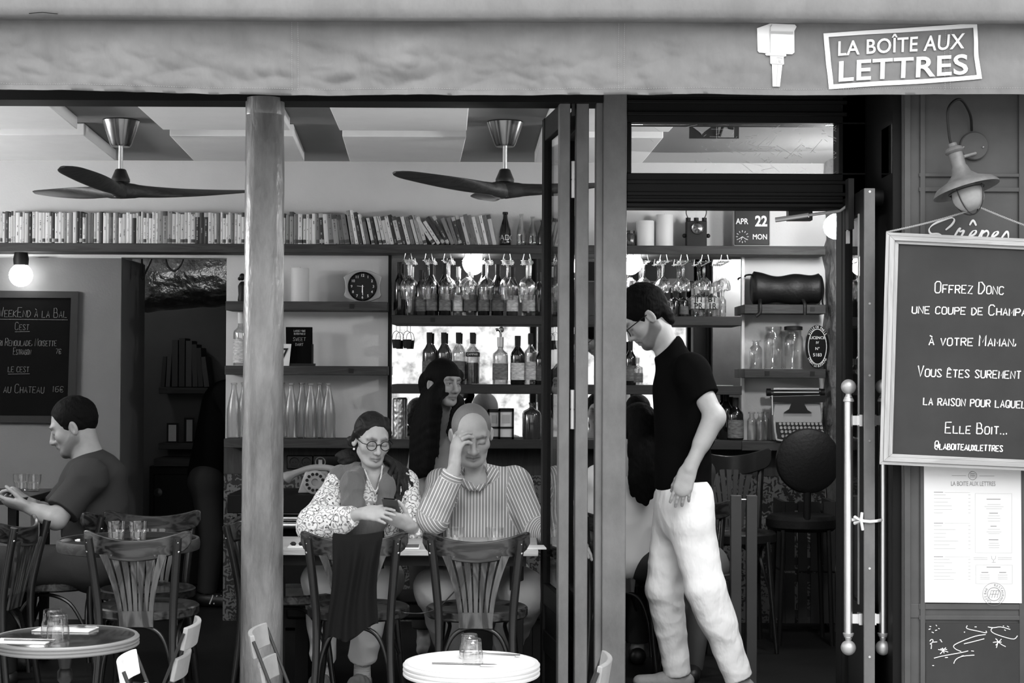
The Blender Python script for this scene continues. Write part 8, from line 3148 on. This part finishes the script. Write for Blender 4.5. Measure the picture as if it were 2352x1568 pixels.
for k_, (x_, e_) in enumerate(((1455, 1135), (1470, 1150), (1484, 1156), (1494, 1140))):
    lock(Bh, [hd.P(-0.02 + 0.02 * k_, -0.09, 0.02), W(1462 + k_ * 7, 1040, 0.84), W(x_ + 2, 1100, 0.83), W(x_, e_, 0.85)], 0.046, 0.010, n=(0, 1, 0), sq=1.3, wob=0.003, ph=k_)
put(t, 'hair', Bh.mesh('hair', 0.005, noisewarp(0.003, 60, 52, (2, 1, 0.2))), hair_black)

# =================================================================== cook in the dark kitchen
Yc_ = 3.38
t = person('dark figure in a black T-shirt and dark jeans bending in the kitchen doorway', (W(470, 1390, Yc_).x, Yc_, 0))
pel, chs, nb = W(480, 1085, Yc_), W(515, 930, Yc_), W(560, 880, Yc_)
hd = Head(W(590, 868, Yc_), (0.8, 0.0, -0.5), (0.3, 0, 1), 1.0)
shN, shF = W(520, 905, Yc_ - 0.18), W(530, 905, Yc_ + 0.18)
hp = [pel + Vector((0, -0.09, -0.05)), pel + Vector((0.02, 0.09, -0.05))]
ft = [Vector((W(482, 1380, Yc_).x, Yc_ - 0.10, 0.08)), Vector((W(470, 1380, Yc_).x, Yc_ + 0.10, 0.08))]
B = Body()
hd.skin(B, neck=nb)
torso(B, pel, chs, nb, (shN, shF), 0.12, 0.13, (1, 0, -0.2), 1.2, 0.055)
for sh_ in (shN, shF):
    limb(B, sh_, sh_ + Vector((0.10, 0, -0.26)), sh_ + Vector((0.32, 0, -0.30)), 0.05, 0.042, 0.042, 0.03)
    hand(B, sh_ + Vector((0.32, 0, -0.30)), (1, 0, -0.2), (0, 0, -1), 1, 1.0)
for h_, f_ in zip(hp, ft):
    limb(B, h_, h_.lerp(f_, 0.5) + Vector((0.04, 0, 0)), f_, 0.075, 0.055, 0.055, 0.04)
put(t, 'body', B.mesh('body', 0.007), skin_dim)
Bb = Body()
torso(Bb, pel, chs, nb, (shN, shF), 0.145, 0.155, (1, 0, -0.2), 1.12, 0.072)
for sh_ in (shN, shF):
    Bb.rc(sh_, sh_ + Vector((0.06, 0, -0.16)), 0.07, 0.066, k=0.03, flat=True)
put(t, 't_shirt', Bb.mesh('t_shirt', 0.008), black_tee)
Bt = Body()
Bt.rc(hp[0], hp[1], 0.11, 0.11, k=0.03)
for h_, f_ in zip(hp, ft):
    Bt.rc(h_, h_.lerp(f_, 0.5) + Vector((0.04, 0, 0)), 0.10, 0.08, k=0.03).rc(h_.lerp(f_, 0.5) + Vector((0.04, 0, 0)), f_, 0.078, 0.06, k=0.02, flat=True)
put(t, 'trousers', Bt.mesh('trousers', 0.008), jeans)
for f_ in ft:
    Bq = Body()
    Bq.rc((f_.x - 0.03, f_.y, 0.045), (f_.x + 0.17, f_.y - 0.06, 0.038), 0.045, 0.04, k=0.02)
    Bq.cut((f_.x, f_.y, 0.002), (0, 0, -1), 0.003)
    sh_ = put(t, 'sneaker', Bq.mesh('sneaker', 0.007), black_shoe)
    q = M()
    for k in range(3):
        q.tube([(f_.x + 0.03 + k * 0.025, f_.y - 0.065, 0.022), (f_.x + 0.05 + k * 0.025, f_.y - 0.060, 0.075)], 0.005, 6)
    putm(t, 'shoe_stripe', q, MT['offwhite'], sh_)
Bh = Body()
hcap(Bh, hd)
put(t, 'hair', Bh.mesh('hair', 0.007), hair_black)

# =================================================================== guest behind the waiter
t = person('seated guest almost hidden behind the waiter, one grey trouser leg showing', (W(1600, 1400, 1.3).x, 1.3, 0))
pel, chs, nb = W(1590, 1285, 1.35), W(1575, 1140, 1.35), W(1570, 1050, 1.33)
hd = Head(W(1566, 985, 1.33), (-0.25, -0.95, -0.1), (0, 0, 1), 1.0)
shN, shF = W(1530, 1075, 1.35), W(1612, 1085, 1.42)
hp = [pel + Vector((-0.08, 0, -0.03)), pel + Vector((0.07, 0, -0.03))]
kn = [W(1560, 1345, 1.0), W(1612, 1345, 0.98)]
an = [W(1565, 1530, 1.15), W(1592, 1536, 1.02)]
B = Body()
hd.skin(B, neck=nb)
torso(B, pel, chs, nb, (shN, shF), 0.13, 0.125, (0, -1, 0), 1.35, 0.05)
for sh_, dx in ((shN, -0.02), (shF, 0.0)):
    limb(B, sh_, sh_ + Vector((dx, -0.02, -0.27)), sh_ + Vector((-0.02 - dx, -0.24, -0.30)), 0.045, 0.038, 0.038, 0.028)
    hand(B, sh_ + Vector((-0.02 - dx, -0.24, -0.30)), (0, -1, -0.1), (0, 0, -1), 1 if dx < 0 else -1, 0.95)
for a, b, c in zip(hp, kn, an):
    limb(B, a, b, c, 0.075, 0.05, 0.05, 0.036)
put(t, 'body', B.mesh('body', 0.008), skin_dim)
Bb = Body()
torso(Bb, pel, chs, W(1570, 1060, 1.33), (shN, shF), 0.14, 0.135, (0, -1, 0), 1.3, 0.056, nk=0.055)
for sh_, dx in ((shN, -0.02), (shF, 0.0)):
    Bb.rc(sh_, sh_ + Vector((dx, -0.02, -0.27)), 0.056, 0.050, k=0.03).rc(sh_ + Vector((dx, -0.02, -0.27)), sh_ + Vector((-0.02 - dx, -0.2, -0.295)), 0.048, 0.04, k=0.03, flat=True)
put(t, 'jumper', Bb.mesh('jumper', 0.008), dark_tee)
Bt = Body()
Bt.rc(hp[0], hp[1], 0.11, 0.11, k=0.03)
for a, b, c in zip(hp, kn, an):
    Bt.rc(a, b, 0.095, 0.07, k=0.03).rc(b, c, 0.064, 0.046, k=0.02, flat=True)
put(t, 'trousers', Bt.mesh('trousers', 0.007), mat('grey_trousers', 0.12, 0.9, spec=0.15, bump=0.2, bscale=12))
for c in an:
    Bq = Body()
    Bq.rc((c.x, c.y + 0.02, 0.04), (c.x - 0.02, c.y - 0.13, 0.034), 0.042, 0.036, k=0.02)
    Bq.cut((c.x, c.y, 0.002), (0, 0, -1), 0.003)
    put(t, 'shoe', Bq.mesh('shoe', 0.008), black_shoe)
Bh = Body()
hcap(Bh, hd)
put(t, 'hair', Bh.mesh('hair', 0.007), hair_black)
dup(chA, (pel.x + 0.01, 1.36, 0), math.pi, 'bistro chair under the guest who is hidden behind the waiter', GC)
# bench under the couple
t = thing('bench', 'dark padded bench the couple sit on behind the long table', 'bench', (W(970, 1340, 1.0).x, 1.02, 0))
M().box2((-0.62, -0.20, 0.30), (0.62, 0.24, 0.385)).build('seat', leather, t, bevel=0.015)
for xx in (-0.55, 0.55):
    M().box2((xx - 0.03, -0.15, 0), (xx + 0.03, 0.19, 0.30)).build('leg', MT['black'], t)
